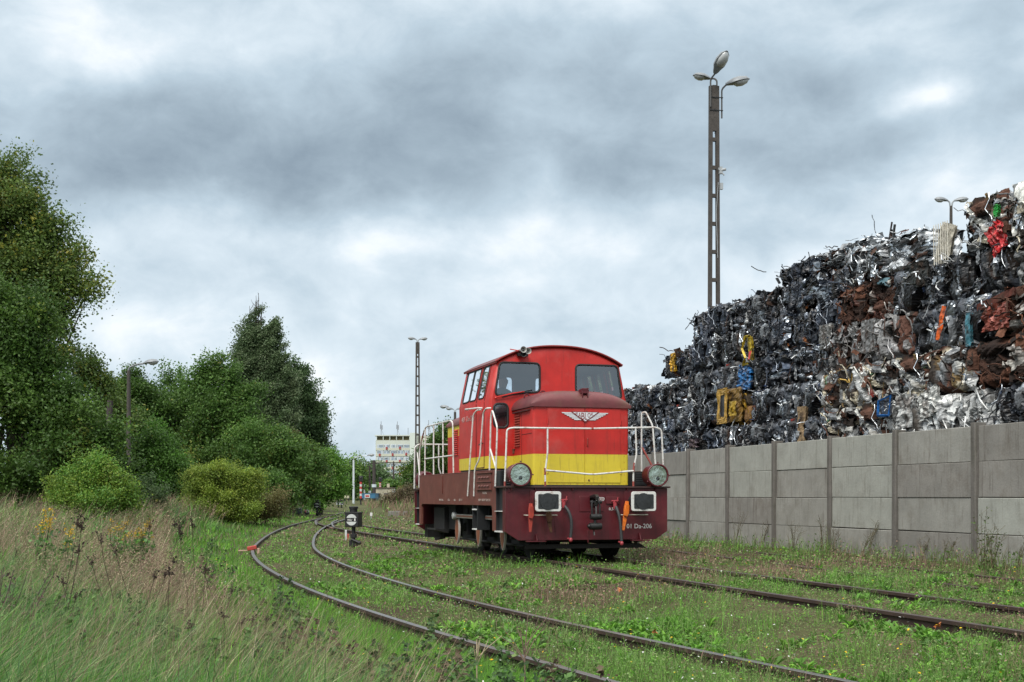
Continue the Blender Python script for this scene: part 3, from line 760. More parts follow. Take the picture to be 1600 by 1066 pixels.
for mbx, nm in ((inner, 'hollow'), (cut, 'cutter')):
    if nm == 'cutter':
        # each prism separately so that the boolean stays clean
        n_ = 0
        obs = []
        for pl, p in WIN:
            q = MB().prism(p, 'y', CY0 - .2, CY0 + .25) if pl == 'front' else MB().prism(p, 'y', CY1 - .25, CY1 + .2); obs.append(q)
        for a, b in SWIN:
            obs.append(MB().prism(side_poly(a, b), 'x', -1.6, -1.0)); obs.append(MB().prism(side_poly(a, b), 'x', 1.0, 1.6))
    else: obs = [mbx]
    for q in obs:
        qo = bpy.data.objects.new('cutter', q.mesh('cutter', [RED, GREYIN], smooth=False)); C.objects.link(qo); tmp.append(qo)
        md = oo.modifiers.new('cut', 'BOOLEAN'); md.operation = 'DIFFERENCE'; md.solver = 'EXACT'; md.object = qo
dg = bpy.context.evaluated_depsgraph_get(); me = bpy.data.meshes.new_from_object(oo.evaluated_get(dg))
oo.modifiers.clear(); oo.data = me
for q in tmp: bpy.data.objects.remove(q)
me.materials.clear(); me.materials.append(RED); me.materials.append(GREYIN)
for p in me.polygons:
    c = p.center; ins = (CY0 + .045 < c.y < CY1 - .045) and (1.92 < c.z)
    hwid = 1.405 if c.z < CZS else 1.405 - (c.z - CZS) / (CZE - CZS) * .16
    if ins and abs(c.x) < hwid - .035 and c.z < 3.68 + .3 * (1 - abs(c.x / 1.245) ** 2.3 if abs(c.x) < 1.2 else 0) - .02: p.material_index = 1
    else: p.material_index = 0
me.polygons.foreach_set('use_smooth', [True] * len(me.polygons)); me.set_sharp_from_angle(angle=R(30))
oo.parent = loco
# yellow lower band of the cab
fpc = rrect(-1.405, 1.405, CY0, CY1, .06, 4)
MB().prism(fpc, 'z', CZ0, CZB, 0).prism(rrect(-1.38, 1.38, CY0 + .03, CY1 - .03, .06, 3), 'z', 1.59, CZ0, 1).build('cab_base', [YEL, BLACK], loco)
# roof sheet
rf = MB(); top = []; w1 = 1.29
for i in range(25):
    t = i / 24; x = -w1 + 2 * w1 * t; top.append((x, 3.70 + .335 * max(0, 1 - abs(x / w1) ** 2.3) ** .95))
poly = top + [(x * .995, z - .028) for x, z in top[::-1]]
rf.prism(poly, 'y', CY0 - .035, CY1 + .04)
rf.build('cab_roof', ROOFM, loco)
m = MB(); m.tube([(x, CY0 - .035, z - .012) for x, z in top], .017, 6); m.build('roof_lip', mat('roof_lip_red', (.22, .02, .018), .5, var=.2), loco)
m = MB()
for sx in (-1, 1): m.box(*sorted((sx * 1.285, sx * 1.255)), CY0 - .03, CY1 + .03, 3.665, 3.70)
m.build('gutter', mat('roof_lip_red', (0, 0, 0)), loco)

def window(poly3, parent=loco, glass=GLASS, r=.022, name='window'):
    fr = MB().tube(poly3, r, 8, closed=True).build(name, RUBBER, parent)
    g = MB(); g.add(poly3, [tuple(range(len(poly3)))]); me_ = g.mesh('pane', glass, smooth=False, recalc=False)
    o = bpy.data.objects.new('pane', me_); C.objects.link(o); o.parent = fr
    return fr
for k, (pl, p) in enumerate(WIN):
    y = CY0 + .005 if pl == 'front' else CY1 - .005
    window([(x, y, z) for x, z in p], glass=DARKGLASS if k == 2 else GLASS)
window([(x, CY0 - .006, z) for x, z in sm_r], glass=DARKGLASS)
MB().prism(rrect(1.02, 1.32, 2.43, 2.90, .09), 'y', CY0 - .003, CY0 - .001).build('blind_plate', BLACK, loco)
def sx_at(z): return 1.405 if z < CZS else 1.405 - (z - CZS) / (CZE - CZS) * .16
for a, b in SWIN:
    for sx in (-1, 1): window([(sx * (sx_at(z) + .002), y, z) for y, z in side_poly(a, b)], r=.016)
# inner sliding frame strips seen through the big side window
# cab doors (left and right): proud outline strips, handle
for sx in (-1, 1):
    m = MB()
    for y in (1.93, 2.52):
        m.obox((sx * 1.408, y, 2.31), (.004, 0, 0), (0, .008, 0), (0, 0, .63)); 
        m.obox((sx * 1.328, y, 3.33), (.004, 0, 0), (0, .008, 0), (-sx * .08, 0, .36))
    m.box(*sorted((sx * 1.404, sx * 1.412)), 1.93, 2.52, 1.68, 1.695)
    d = m.build('door', mat('dark_red_seam', (0, 0, 0)), loco, smooth=False)
    MB().tube(bend([(sx * 1.41, 2.02, 2.16), (sx * 1.45, 2.02, 2.15), (sx * 1.45, 2.16, 2.13)], .02), .012, 6).build('door_handle', BLACK, d)
m = MB(); m.obox((-1.41, 1.75, 2.9), (.006, 0, 0), (0, .03, 0), (0, 0, .02)); 
# interior: desk, seats, light ceiling lining, console
m = MB(); m.box(-1.1, 1.1, CY0 + .07, CY0 + .45, 1.95, 2.85).box(-.35, .35, 2.45, 3.05, 1.95, 2.95)
m.build('control_desk', GREYIN, loco, bevel=.02)
m = MB()
m.box(-.98, -.55, 2.62, 3.02, 2.38, 2.46).obox((-.77, 3.05, 2.75), (.2, 0, 0), (0, .03, 0), (0, .02, .3)).tube([(-.77, 2.82, 1.95), (-.77, 2.82, 2.4)], .05)
m.build('driver_seat', BLACK, loco, bevel=.02)
# wiper and horns
m = MB(); m.tube([(-1.27, 1.56, 3.01), (-.95, 1.54, 3.09), (-.72, 1.55, 3.13)], [.016, .014, .010], 6, 0).tube([(-1.15, 1.565, 3.01), (-.72, 1.565, 3.13), (-.56, 1.565, 3.165)], .012, 6, 1)
m.ball((-1.28, 1.57, 3.00), .025, m=0, n=8)
m.build('wiper', [RED, BLACK], loco)
hm = mat('horn_grey', (.34, .33, .31), .45, .4, var=.2); hn = MB()
for x, z, yy in ((-.80, 3.905, 1.33), (-.70, 3.885, 1.35), (-.79, 3.83, 1.36)):
    pr = [(.022, 0), (.022, .10), (.03, .14), (.055, .20), (.062, .21), (.05, .205), (.018, .14)]
    hn.lathe(pr, (x, yy + .22, z), (0, -1, 0), 14, 0 if z > 3.85 else 1)
hn.box(-.86, -.66, 1.50, 1.58, 3.80, 3.86, 1).tube([(-1.0, 1.57, 3.93), (-.86, 1.5, 3.90)], .01, 6, 2)
hn.build('air_horn', [hm, GREASE, RED], loco)
MB().tube([(-1.22, 1.58, 2.83), (-1.02, 1.3, 2.83)], .02, 8).build('grab_peg', WHITE, loco) if False else None
lettering('401 Da-206', (-1.409, 3.66, 2.64), (0, -1, 0), (0, 0, 1), 1.02, .105, mat('worn_cab_number', (.50, .30, .28), .7), loco)
# ------------------------------------------------------------------ rear hood
rh = MB(); rp = rrect(-.90, .90, 3.90, 6.95, .05, 4)
rh.prism(rp, 'z', 1.605, 2.485, 0).prism(rp, 'z', 2.485, 2.725, 1)
rhood = rh.build('rear_hood', [RED, YEL], loco)
rr = hood_roof(3.90, 6.99, .93, 2.722, .23, .5, ROOFM, flip=True).build('rear_hood_roof', ROOFM, loco)
for k in range(3):
    y0 = 5.02 + k * .46
    louvre_bank(-.90, y0, y0 + .34, [2.06 + i * .045 for i in range(13)], loco, RED)
MB().box(-.906, -.90, 4.9, 4.91, 1.62, 2.7).box(-.906, -.90, 6.3, 6.31, 1.62, 2.7).build('rear_panel_seam', mat('dark_red_seam', (0, 0, 0)), loco, smooth=False)
for yy in (5.5, 5.9, 6.7): hook(-.6, yy, 2.95, rr, r=.06)
hook(.5, 5.9, 2.98, rr, r=.06)
# ------------------------------------------------------------------ headlights
for sx, yy, d in ((-1, -.12, -1), (1, -.12, -1), (-1, 7.55, 1), (1, 7.55, 1)):
    c = (sx * 1.31, yy, 1.52)
    dr = MB().lathe([(.175, .32), (.19, .30), (.195, .03), (.208, .025), (.212, -.01), (.20, -.018), (.186, -.015), (.184, .012), (.180, .02), (.180, .25)], c, (0, -d, 0), 36, 0)
    for a_ in (90, 0, 210): dr.ball((c[0] + .23 * math.cos(R(a_)), yy - d * .0, c[2] + .23 * math.sin(R(a_))), .016, m=0, n=8)
    h = dr.build('headlight', [MAROON], loco)
    # bowl
    MB().lathe([(.181, .010), (.165, .05), (.13, .09), (.125, .10), (.08, .14), (.04, .16), (.038, .13), (.01, .13)], c, (0, -d, 0), 28, 0).build('reflector', REFL, h)
    MB().ball((c[0] + .005, yy - d * .05, c[2] - .06), .055, m=0, n=14).build('bulb_shield', mat('bulb_shield', (.05, .055, .05), .4), h)
    MB().lathe([(.183, 0), (.10, -.014), (.001, -.02)], c, (0, d, 0), 28, 0).build('lens', glass_mat('lens_glass', (.92, .95, .90), .03, .04), h)
    MB().box(c[0] - .10, c[0] - .07, min(yy - d * .08, yy - d * .26), max(yy - d * .08, yy - d * .26), 1.31, 1.40).box(c[0] + .07, c[0] + .10, min(yy - d * .08, yy - d * .26), max(yy - d * .08, yy - d * .26), 1.31, 1.40).build('bracket', MAROON, h)
# ------------------------------------------------------------------ buffers
for sx in (-1, 1):
    for yy, d in ((-.45, -1), (7.95, 1)):
        c = (sx * .90, 1.045)
        b = MB().prism(rrect(c[0] - .238, c[0] + .238, c[1] - .175, c[1] + .175, .045), 'y', *sorted((yy, yy - d * .03)), m=0).build('buffer', WHITE, loco, bevel=.006)
        MB().prism(rrect(c[0] - .188, c[0] + .188, c[1] - .132, c[1] + .128, .02), 'y', *sorted((yy + d * .001, yy + d * .004)), m=0).lathe([(.15, 0), (.145, .012), (.01, .016)], (c[0] - .01, yy + d * .004, c[1] + .0), (0, d, 0), 20).build('buffer_face', mat('greasy_buffer_face', (.022, .024, .026), .5, var=.5, vscale=20), b)
        MB().lathe([(.10, 0), (.10, .2), (.135, .2), (.135, .42)], (c[0], yy - d * .03, c[1]), (0, -d, 0), 20).build('buffer_stem', GREASE, b)
# ------------------------------------------------------------------ coupling and hoses
m = MB()
m.prism([(.03, .98), (.03, 1.10), (-.20, 1.11), (-.33, 1.06), (-.34, 1.13), (-.28, 1.17), (-.18, 1.17), (.03, 1.14)], 'x', .03, .09)
m.prism([(-.02, .96), (-.16, .93), (-.28, .97), (-.30, 1.06), (-.24, 1.02), (-.1, 1.02), (-.02, 1.04)], 'x', .03, .09)
m.lathe([(.03, -.09), (.03, .13)], (.06, -.20, 1.03), (1, 0, 0), 12)
m.build('coupling_hook', GREASE, loco, bevel=.008)
m = MB()
for dx in (-.075, .075): m.tube([(.06 + dx * .7, -.20, 1.06), (.06 + dx, -.24, .98), (.06 + dx, -.25, .85), (.06 + dx, -.24, .78)], .016, 8)
m.tube([(.05, -.22, 1.09), (.06, -.22, 1.10), (.07, -.22, 1.09)], .02, 6)
m.lathe([(.05, -.10), (.055, -.05), (.055, .05), (.05, .10)], (.06, -.24, .77), (1, 0, 0), 14).ball((.11, -.25, .77), .05, n=10)
m.lathe([(.028, 0), (.028, .14)], (.05, -.23, .74), (0, 0, -1), 10).lathe([(.06, -.10), (.065, -.03), (.065, .03), (.06, .12)], (.045, -.23, .60), (1, 0, 0), 14)
m.tube([(.03, -.23, .58), (.03, -.22, .45)], .012, 8).ball((-.06, -.23, .60), .04, n=10).ball((.15, -.23, .61), .04, n=10)
m.build('screw_coupling', GREASE, loco)
m = MB(); m.tube([(.06, -.245, .99), (.06, -.26, .86), (.065, -.25, .80)], .014, 8).tube([(.028, -.25, .50), (.03, -.25, .44)], .012, 6)
m.build('coupling_shine', mat('bare_steel_link', (.20, .20, .20), .4, .7), loco)
for pts, nut in (([(-.48, -.08, .97), (-.43, -.16, .88), (-.39, -.2, .74), (-.385, -.2, .56), (-.40, -.19, .40)], (-.40, .36)), ([(.50, -.10, .95), (.52, -.16, .85), (.545, -.19, .7), (.56, -.2, .5), (.57, -.2, .33)], (.572, .29))):
    P_ = [Vector(p) for p in pts]
    hs = MB().tube(bend(pts, .12, 5), .027, 10).build('brake_hose', mat('hose_rubber', (.035, .038, .04), .6), loco)
    MB().ball((nut[0], -.2, nut[1]), .035, .04, .045, n=10).tube([(nut[0], -.2, nut[1]), (nut[0] - .06, -.2, nut[1] + .03)], .016, 6).build('hose_cock', mat('pink_cock', (.34, .05, .06), .5), hs)
    MB().lathe([(.035, 0), (.035, .08), (.028, .1)], (pts[0][0] - .01, -.08, pts[0][2] + .06), (0, 0, -1), 10).tube([(pts[0][0] - .01, 0, pts[0][2] + .08), (pts[0][0] - .01, -.08, pts[0][2] + .06)], .03, 8).tube([(pts[0][0] - .07, -.05, pts[0][2] + .10), (pts[0][0] + .07, -.05, pts[0][2] + .11)], .012, 6).tube([(pts[0][0] + .04, -.05, pts[0][2] + .08), (pts[0][0] + .06, -.05, pts[0][2] + .17)], .01, 6).build('angle_valve', mat('pink_cock', (0, 0, 0)), hs)
MB().box(.34, .60, -.03, 0, 1.0, 1.13).build('valve_plate', MAROON, loco, bevel=.004)
for x0, x1 in ((-1.22, -.625), (.586, 1.12)):
    MB().tube(bend([(x0 + .01, -.01, .80), (x0 + .01, -.13, .80), (x1, -.13, .80), (x1, -.01, .80)], .03), .009, 8).build('skid_rack', mat('rack_paint', (.45, .43, .36), .6, var=.3, vscale=10), loco)
# marks on the beam
m = MB(); m.prism(rrect(.118, .312, 1.055, 1.118, .030), 'y', -.0125, -.0, 0); pl_ = m.build('load_plate', LETTER, loco)
MB().prism(rrect(.125, .305, 1.062, 1.111, .024), 'y', -.0135, -.0126, 0).build('load_plate_field', MAROON, pl_)
lettering('850 kN', (.142, -.0137, 1.068), (1, 0, 0), (0, 0, 1), .145, .037, LETTER, pl_)
lettering('0,5 r', (.402, -.002, .876), (1, 0, 0), (0, 0, 1), .14, .056, LETTER, loco)
lettering('4', (.655, -.002, .552), (1, 0, 0), (0, 0, 1), .062, .083, LETTER, loco); lettering('01 Da-206', (.748, -.002, .552), (1, 0, 0), (0, 0, 1), .49, .083, LETTER, loco)
lettering('P', (-.535, -.002, .90), (1, 0, 0), (0, 0, 1), .03, .05, LETTER, loco)
# ------------------------------------------------------------------ handrails
def railing(paths, r=.0165, red=None, name='handrail'):
    m = MB()
    for p in paths: m.tube(bend(p, .08), r, 8, 0)
    for p in (red or []): m.tube(p, r + .002, 8, 1)
    return m.build(name, [WHITE, RODRED], loco)
yr = .08
railing([[(-1.54, yr, 1.32), (-1.50, yr, 2.33), (-1.38, yr, 2.355), (.113, yr, 2.362), (1.36, yr, 2.405), (1.47, yr, 2.36), (1.503, yr, 1.72)],
         [(-.74, yr, 2.36), (-.74, yr, 1.90), (-.785, yr, 1.58), (-.785, yr, 1.32)],
         [(.955, yr, 2.39), (.976, yr, 1.90), (.912, yr, 1.62), (.912, yr, 1.32)],
         [(-.775, yr - .02, 1.60), (.092, yr - .06, 1.53), (.905, yr - .02, 1.60)],
         [(.79, .6, 2.38), (.82, .6, 1.75), (.90, .4, 1.60)]],
        red=[[(-.785, yr, 1.40), (-.785, yr, 1.32)], [(-.79, yr, 1.64), (-.785, yr, 1.52)], [(.93, yr, 1.75), (.912, yr, 1.58)], [(.912, yr, 1.41), (.912, yr, 1.32)], [(.093, yr, 2.362), (.133, yr, 2.362)], [(-1.54, yr, 1.40), (-1.54, yr, 1.32)]])
railing([[(1.289, .6, 1.60), (1.289, .6, 2.70), (1.35, .55, 2.72), (1.451, .45, 2.46), (1.495, .4, 1.62)]], red=[[(1.30, .6, 2.05), (1.45, .5, 1.72)]])
railing([[(-1.50, 1.22, 1.62), (-1.50, 1.13, 2.60), (-1.50, 1.04, 2.74), (-1.50, .70, 2.40), (-1.52, .76, 1.32)], [(-1.50, 1.20, 2.04), (-1.50, .80, 1.66)]])
railing([[(-1.43, 3.05, 2.86), (-1.50, 3.02, 2.87), (-1.50, 2.05, 2.835), (-1.42, 2.01, 2.83)],
         [(-1.44, 2.02, 2.80), (-1.50, 2.10, 2.80), (-1.53, 2.28, 2.72), (-1.57, 2.56, 1.14)],
         [(-1.42, 1.40, 2.79), (-1.50, 1.45, 2.79), (-1.50, 1.66, 2.72), (-1.52, 1.84, 1.86), (-1.57, 2.02, 1.67), (-1.57, 2.09, 1.14)]])
railing([[(-1.50, 3.97, 1.62), (-1.50, 4.03, 2.66), (-1.50, 4.2, 2.72), (-1.50, 6.50, 2.71), (-1.50, 6.75, 2.62), (-1.52, 7.10, 2.2), (-1.54, 7.05, 1.34)],
         [(-1.50, 4.90, 2.71), (-1.50, 4.88, 1.62)], [(-1.50, 5.77, 2.71), (-1.50, 5.77, 1.62)], [(-1.50, 6.60, 2.70), (-1.50, 6.63, 1.62)],
         [(-1.50, 4.05, 1.985), (-1.50, 6.62, 1.985)]],
        red=[[(-1.50, 6.78, 2.58), (-1.52, 7.08, 2.24)]])
railing([[(-1.60, 7.3, 1.32), (-1.59, 7.3, 2.28), (-1.50, 7.3, 2.345), (.9, 7.3, 2.345), (1.5, 7.3, 2.345), (1.55, 7.3, 1.32)], [(-1.02, 7.3, 2.34), (-1.02, 7.3, 1.80), (-.95, 7.3, 1.62), (-.95, 7.3, 1.32)]])
railing([[(-1.54, 7.0, 1.62), (-1.54, 7.25, 2.15)]], r=.014, red=[])
for y0, y1 in ((4.0, 6.6),): railing([[(1.50, y0, 1.62), (1.50, y0, 2.7), (1.50, y1, 2.7), (1.50, y1, 1.62)]])

# ------------------------------------------------------------------ rail skids hung on the beam (things of their own)
def skid(name, label, x, z0, z1, mm, lean, y=-.16):
    c = Vector((x, y, (z0 + z1) / 2)); h = (z1 - z0) / 2
    M_ = Matrix.Translation(Vector((1.37, 23.08, 0))) @ Matrix.Rotation(LR, 4, 'Z') @ Matrix.Translation(c) @ Matrix.Rotation(lean, 4, 'Y')
    o = empty(name, label, 'rail skid', group='rail skids hung on the buffer beam'); o.matrix_world = M_
    MB().prism([(-.03, h), (.03, h), (.045, .15), (.035, -.3 * h), (.018, -h), (-.022, -h), (-.035, -.3 * h), (-.045, .15)], 'y', -.012, .012).build('tongue', mm, o, bevel=.004)
    MB().prism([(-.04, .22), (.035, .20), (.05, .05), (.02, -.02), (-.045, 0)], 'y', -.055, -.012).build('stop_block', mm, o, bevel=.008)
    MB().tube([(-.03 + .03, -.03, h - .02), (.012, -.05, h - .06), (.0, -.03, h - .12)], .010, 6).build('grip', mm, o)
    return o
skid('rail_skid', 'chipped red rail skid hanging at the left end of the buffer beam', -1.135, .50, 1.01, CHIPRED, R(1))
skid('rail_skid', 'bare rusty rail skid hanging half behind the left buffer plate', -.785, .49, .90, RUSTY, R(-9))
skid('rail_skid', 'bright orange rail skid hanging beside the right brake hose', .625, .52, 1.05, ORANGE, R(8), -.24)
# ------------------------------------------------------------------ driver, seated in the cab
def driver():
    js = [((0, 0, .50), .14), ((0, .02, .72), .15), ((0, .03, .92), .165), ((0, .03, 1.03), .10), ((.0, .01, 1.10), .062), ((.01, -.01, 1.20), .085), ((.015, -.015, 1.29), .088), ((.012, .0, 1.35), .055),
          ((.19, .03, .98), .075), ((.27, -.02, .74), .058), ((.22, -.26, .66), .042), ((.20, -.34, .67), .03),
          ((-.19, .03, .98), .075), ((-.27, -.02, .74), .058), ((-.22, -.26, .66), .042), ((-.20, -.34, .67), .03),
          ((.12, -.12, .48), .095), ((.14, -.45, .48), .075), ((.14, -.48, .08), .05), ((.14, -.58, .04), .04),
          ((-.12, -.12, .48), .095), ((-.14, -.45, .48), .075), ((-.14, -.48, .08), .05), ((-.14, -.58, .04), .04)]
    ed = [(0, 1), (1, 2), (2, 3), (3, 4), (4, 5), (5, 6), (6, 7), (3, 8), (8, 9), (9, 10), (10, 11), (3, 12), (12, 13), (13, 14), (14, 15), (0, 16), (16, 17), (17, 18), (18, 19), (0, 20), (20, 21), (21, 22), (22, 23)]
    for s_, w_ in ((1, 11), (-1, 15)):
        bx = js[w_][0]
        for k in range(5):
            off = (-.03 + .018 * k) if k < 4 else .0
            ln = (.055, .065, .06, .048, .04)[k]
            a = len(js)
            if k < 4: q = [(bx[0] + off, bx[1] - .05, bx[2] + .01), (bx[0] + off, bx[1] - .05 - ln * .6, bx[2] + .0), (bx[0] + off, bx[1] - .05 - ln * .8, bx[2] - .03)]
            else: q = [(bx[0] - s_ * .035, bx[1] - .01, bx[2] - .005), (bx[0] - s_ * .05, bx[1] - .04, bx[2] - .01), (bx[0] - s_ * .045, bx[1] - .065, bx[2] - .02)]
            pr = w_
            for p in q: js.append((p, .009)); ed.append((pr, len(js) - 1)); pr = len(js) - 1
    js += [((.095, -.03, 1.225), .014), ((.11, -.03, 1.19), .008)]   # nose, towards the right of the photo
    ed += [(5, len(js) - 2), (len(js) - 2, len(js) - 1)]
    me = bpy.data.meshes.new('person'); me.from_pydata([j[0] for j in js], ed, []); me.update()
    o = bpy.data.objects.new('person', me); C.objects.link(o)
    md = o.modifiers.new('skin', 'SKIN'); md.use_smooth_shade = True
    for i, j in enumerate(js):
        v = me.skin_vertices[0].data[i]; v.radius = (j[1], j[1]); v.use_root = (i == 0)
    o.modifiers.new('sub', 'SUBSURF').levels = 1; o.modifiers['sub'].render_levels = 2
    dg = bpy.context.evaluated_depsgraph_get(); m2 = bpy.data.meshes.new_from_object(o.evaluated_get(dg)); bpy.data.objects.remove(o)
    m2.materials.clear(); m2.materials.append(CLOTH); m2.materials.append(SKIN)
    for p in m2.polygons: p.material_index = 1 if (p.center.z > 1.10 or (p.center.y < -.34 and p.center.z > .6)) else 0; p.use_smooth = True
    o = bpy.data.objects.new('person', m2); C.objects.link(o)
    tag(o, 'driver in a dark jacket seated behind the left front cab window, seen in silhouette', 'person')
    o.matrix_world = Matrix.Translation(Vector((1.37, 23.08, 0))) @ Matrix.Rotation(LR, 4, 'Z') @ Matrix.Translation(Vector((-.78, 2.85, 2.20)))
    MB().ball((.0, .01, 1.315), .094, .094, .075, n=16).build('hair', HAIR, o)
    for s_ in (-1, 1): MB().ball((.02, s_ * .082 - .01, 1.22), .018, .012, .03, n=8).build('ear', SKIN, o)
    return o
driver()

# ------------------------------------------------------------------ lamps
CPOLE = mat('weathered_concrete_pole', (.062, .054, .048), .9, var=.3, vscale=5, bump=.3)
LGREY = mat('lamp_housing', (.22, .235, .25), .5, .2, var=.15)
LDARK = mat('lamp_underside', (.05, .05, .05), .5)
LGLASS = mat('lamp_cover', (.45, .46, .46), .2, spec=.7)
GALV = mat('galvanised_pole', (.40, .42, .43), .5, .4, var=.15)
def lantern(parent, p, dx, dy, dz, L_=.75, W_=.20):
    """cobra-head street lantern with its own small tilt"""
    d = Vector((dx, dy, dz)).normalized(); p = Vector(p); side_ = d.cross(Vector((0, 0, 1))).normalized(); up = side_.cross(d)
    mb = MB(); V = []; F = []; n = 14; prof = [(0, .25, .06), (.10, .5, .09), (.2, .62, .12), (.35, .95, .15), (.6, 1, .16), (.85, .75, .12), (1.0, .15, .02)]
    for t, wd, hh in prof:
        for j in range(n):
            a_ = 2 * math.pi * j / n; c_, s_ = math.cos(a_), math.sin(a_)
            V.append(p + d * (t * L_) + side_ * (c_ * wd * W_) + up * ((s_ * hh if s_ > 0 else s_ * hh * .25) * L_ / .75))
    for i in range(len(prof) - 1):
        for j in range(n): F.append((i * n + j, i * n + (j + 1) % n, (i + 1) * n + (j + 1) % n, (i + 1) * n + j))
    F += [tuple(range(n)), tuple((len(prof) - 1) * n + j for j in range(n))]
    mb.add(V, F); l_ = mb.build('lantern', LGREY, parent)
    g = MB(); V = []; F = []; prof = [(.33, .55, .02), (.45, .85, .10), (.65, .85, .12), (.85, .6, .08), (.95, .2, .0)]
    for t, wd, hh in prof:
        for j in range(9):
            a_ = math.pi + math.pi * j / 8; V.append(p + d * (t * L_) + side_ * (math.cos(a_) * wd * W_ * .95) + up * ((math.sin(a_) * hh - .02) * L_ / .75))
    for i in range(len(prof) - 1):
        for j in range(8): F.append((i * 9 + j, i * 9 + j + 1, (i + 1) * 9 + j + 1, (i + 1) * 9 + j))
    g.add(V, F).build('lamp_cover', LGLASS, l_)
    return l_
def lattice_pole(label, px, Y, top, base, wb, wt, lamps, rungs, arms, solid=2.2, name='lamp_post', group=None):
    x = (px - 800) / 2000 * Y
    r = empty(name, label, 'lamp post', (x, Y, base), R(12), group)
    H = top - base; m = MB()
    def hw(z): return (wb + (wt - wb) * z / H) / 2
    for sx in (-1, 1):
        n = 8
        for i in range(n):
            z0, z1 = H * i / n, H * (i + 1) / n
            a0, a1 = hw(z0), hw(z1); th = wb * .24
            vs = []
            for z, a_ in ((z0, a0), (z1, a1)):
                xo, xi = sx * a_, sx * (a_ - th)
                vs += [(min(xo, xi), -.07, z), (max(xo, xi), -.07, z), (max(xo, xi), .07, z), (min(xo, xi), .07, z)]
            m.add(vs, [(0, 1, 5, 4), (1, 2, 6, 5), (2, 3, 7, 6), (3, 0, 4, 7), (0, 3, 2, 1), (4, 5, 6, 7)])
    for i in range(1, rungs + 1):
        z = (H - solid) * i / (rungs + .3); a_ = hw(z) - wb * .2; m.box(-a_, a_, -.06, .06, z - .06, z + .06)
    a_ = hw(H) - wb * .22; m.box(-a_, a_, -.066, .066, H - solid, H + .02)
    for k in range(6): m.box(-.012, .012, -.075, -.066, H - .25 - k * .28, H - .22 - k * .28)
    m.build('pole', CPOLE, r)
    for path, d, L_ in arms:
        MB().tube(bend(path, .18, 6), .028, 8).build('arm', GALV, r)
        lantern(r, path[-1], *d, L_=L_)
    return r, H
Yp = 44.0
r, H = lattice_pole('tall ladder shaped concrete lamp post rising behind the scrap heap, with three lamp heads', 1115.5, Yp, 15.25, -.1, .47, .34, 0, 14, [], solid=1.55)
for path, d, L_ in (([(.27, -.04, H - 1.1), (.27, -.04, H - .10), (.42, -.06, H + .05)], (.95, -.1, .26), .86),
                    ([(-.16, -.10, H - .75), (-.16, -.10, H + .20), (-.08, -.30, H + .32)], (.18, -.45, .50), .86),
                    ([(.13, .06, H - .5), (.13, .06, H + .22), (.05, .1, H + .30), (-.08, .12, H + .28)], (-.9, .3, .22), .62)):
    MB().tube(bend(path, .15, 6), .03, 8).build('arm', mat('dark_arm', (.07, .07, .07), .6), r)
    lantern(r, path[-1], *d, L_=L_, W_=.25)
for zq in (.42, .86): MB().box(-.19, .30, -.09, -.07, H - zq, H - zq + .03).build('clamp', GREASE, r)
cctv = MB(); zc = 1.12 + (777 - 272) / 2000 * Yp + .1 - r.location.z + 1.12 - 1.12
cctv.box(.14, .24, -.2, -.08, zc - .12, zc + .12).tube([(.2, -.15, zc), (.34, -.25, zc + .02)], .05, 8).tube([(.1, -.15, zc + .05), (.3, -.2, zc - .18)], .025, 6).box(.16, .26, -.2, -.1, zc - .66, zc - .44)
cctv.tube([(.12, -.1, zc - .4), (.05, -.1, zc - 1.4), (.10, -.1, zc - 3.0)], .01, 6)
cctv.build('camera_box', mat('pale_plastic', (.35, .37, .38), .5), r)
def double_lamp(label, px, Y, ytop, scale=.72, ang=R(0), wire=False, lat=True):
    top = EYE - (ytop - 777) / 2000 * Y
    x = (px - 800) / 2000 * Y; b = min(gz(x, Y), .5) - .1
    if lat: r, H = lattice_pole(label, px, Y, top, b, .40, .26, 0, 16, [], solid=.8)
    else:
        r = empty('lamp_post', label, 'lamp post', (x, Y, b), ang); H = top - b
        MB().tube([(0, 0, 0), (0, 0, H)], [.14, .05 if scale < .7 else .09], 10).build('pole', CPOLE, r)
    for s_ in (-1, 1):
        pth = [(s_ * .03, 0, H), (s_ * .05, 0, H + .22 * scale), (s_ * .16 * scale, 0, H + .27 * scale)]
        MB().tube(bend(pth, .1), .03, 6).build('arm', GALV, r); lantern(r, pth[-1], s_ * .97, -.1, .12, L_=.8 * scale, W_=.2 * scale)
    return r
double_lamp('tall ladder shaped lamp post with two lamp heads, left behind the locomotive', 652.5, 88, 535)
r = double_lamp('far lamp post with several lamp heads seen over the rear hood of the locomotive', 711, 95, 644, lat=False)
Hh = EYE + (777 - 644) / 2000 * 95 - r.location.z
lantern(r, (-.5, .1, Hh + .38), -.9, .4, .05, L_=.7)
double_lamp('lamp heads of a post standing behind the right end of the scrap heap', 1486, 44, 322, lat=False, scale=.62)
def street_lamp(label, px, Y, yt, base_y, arm, m=CPOLE, rad=(.11, .07), L_=.75, rise=.35):
    x = (px - 800) / 2000 * Y; b = gz(x, Y) - .1; H = EYE - (yt - 777) / 2000 * Y - b
    r = empty('street_lamp', label, 'street lamp', (x, Y, b))
    MB().tube([(0, 0, 0), (0, 0, H)], list(rad), 10).build('pole', m, r)
    pth = [(0, 0, H - .1), (.0, 0, H + rise * .4), (arm * .45, 0, H + rise * .9), (arm, -.1, H + rise)]
    MB().tube(bend(pth, .3, 6), .035, 8).build('arm', GALV if m is not CPOLE else LGREY, r); lantern(r, pth[-1], 1, -.15, .12, L_=L_)
    return r
street_lamp('dark slender street lamp with one curved arm, left in front of the trees', 201, 50, 579, 740, .62, rise=.26, L_=.62)
WP_ = mat('white_lamp_pole', (.50, .54, .56), .5, var=.1)
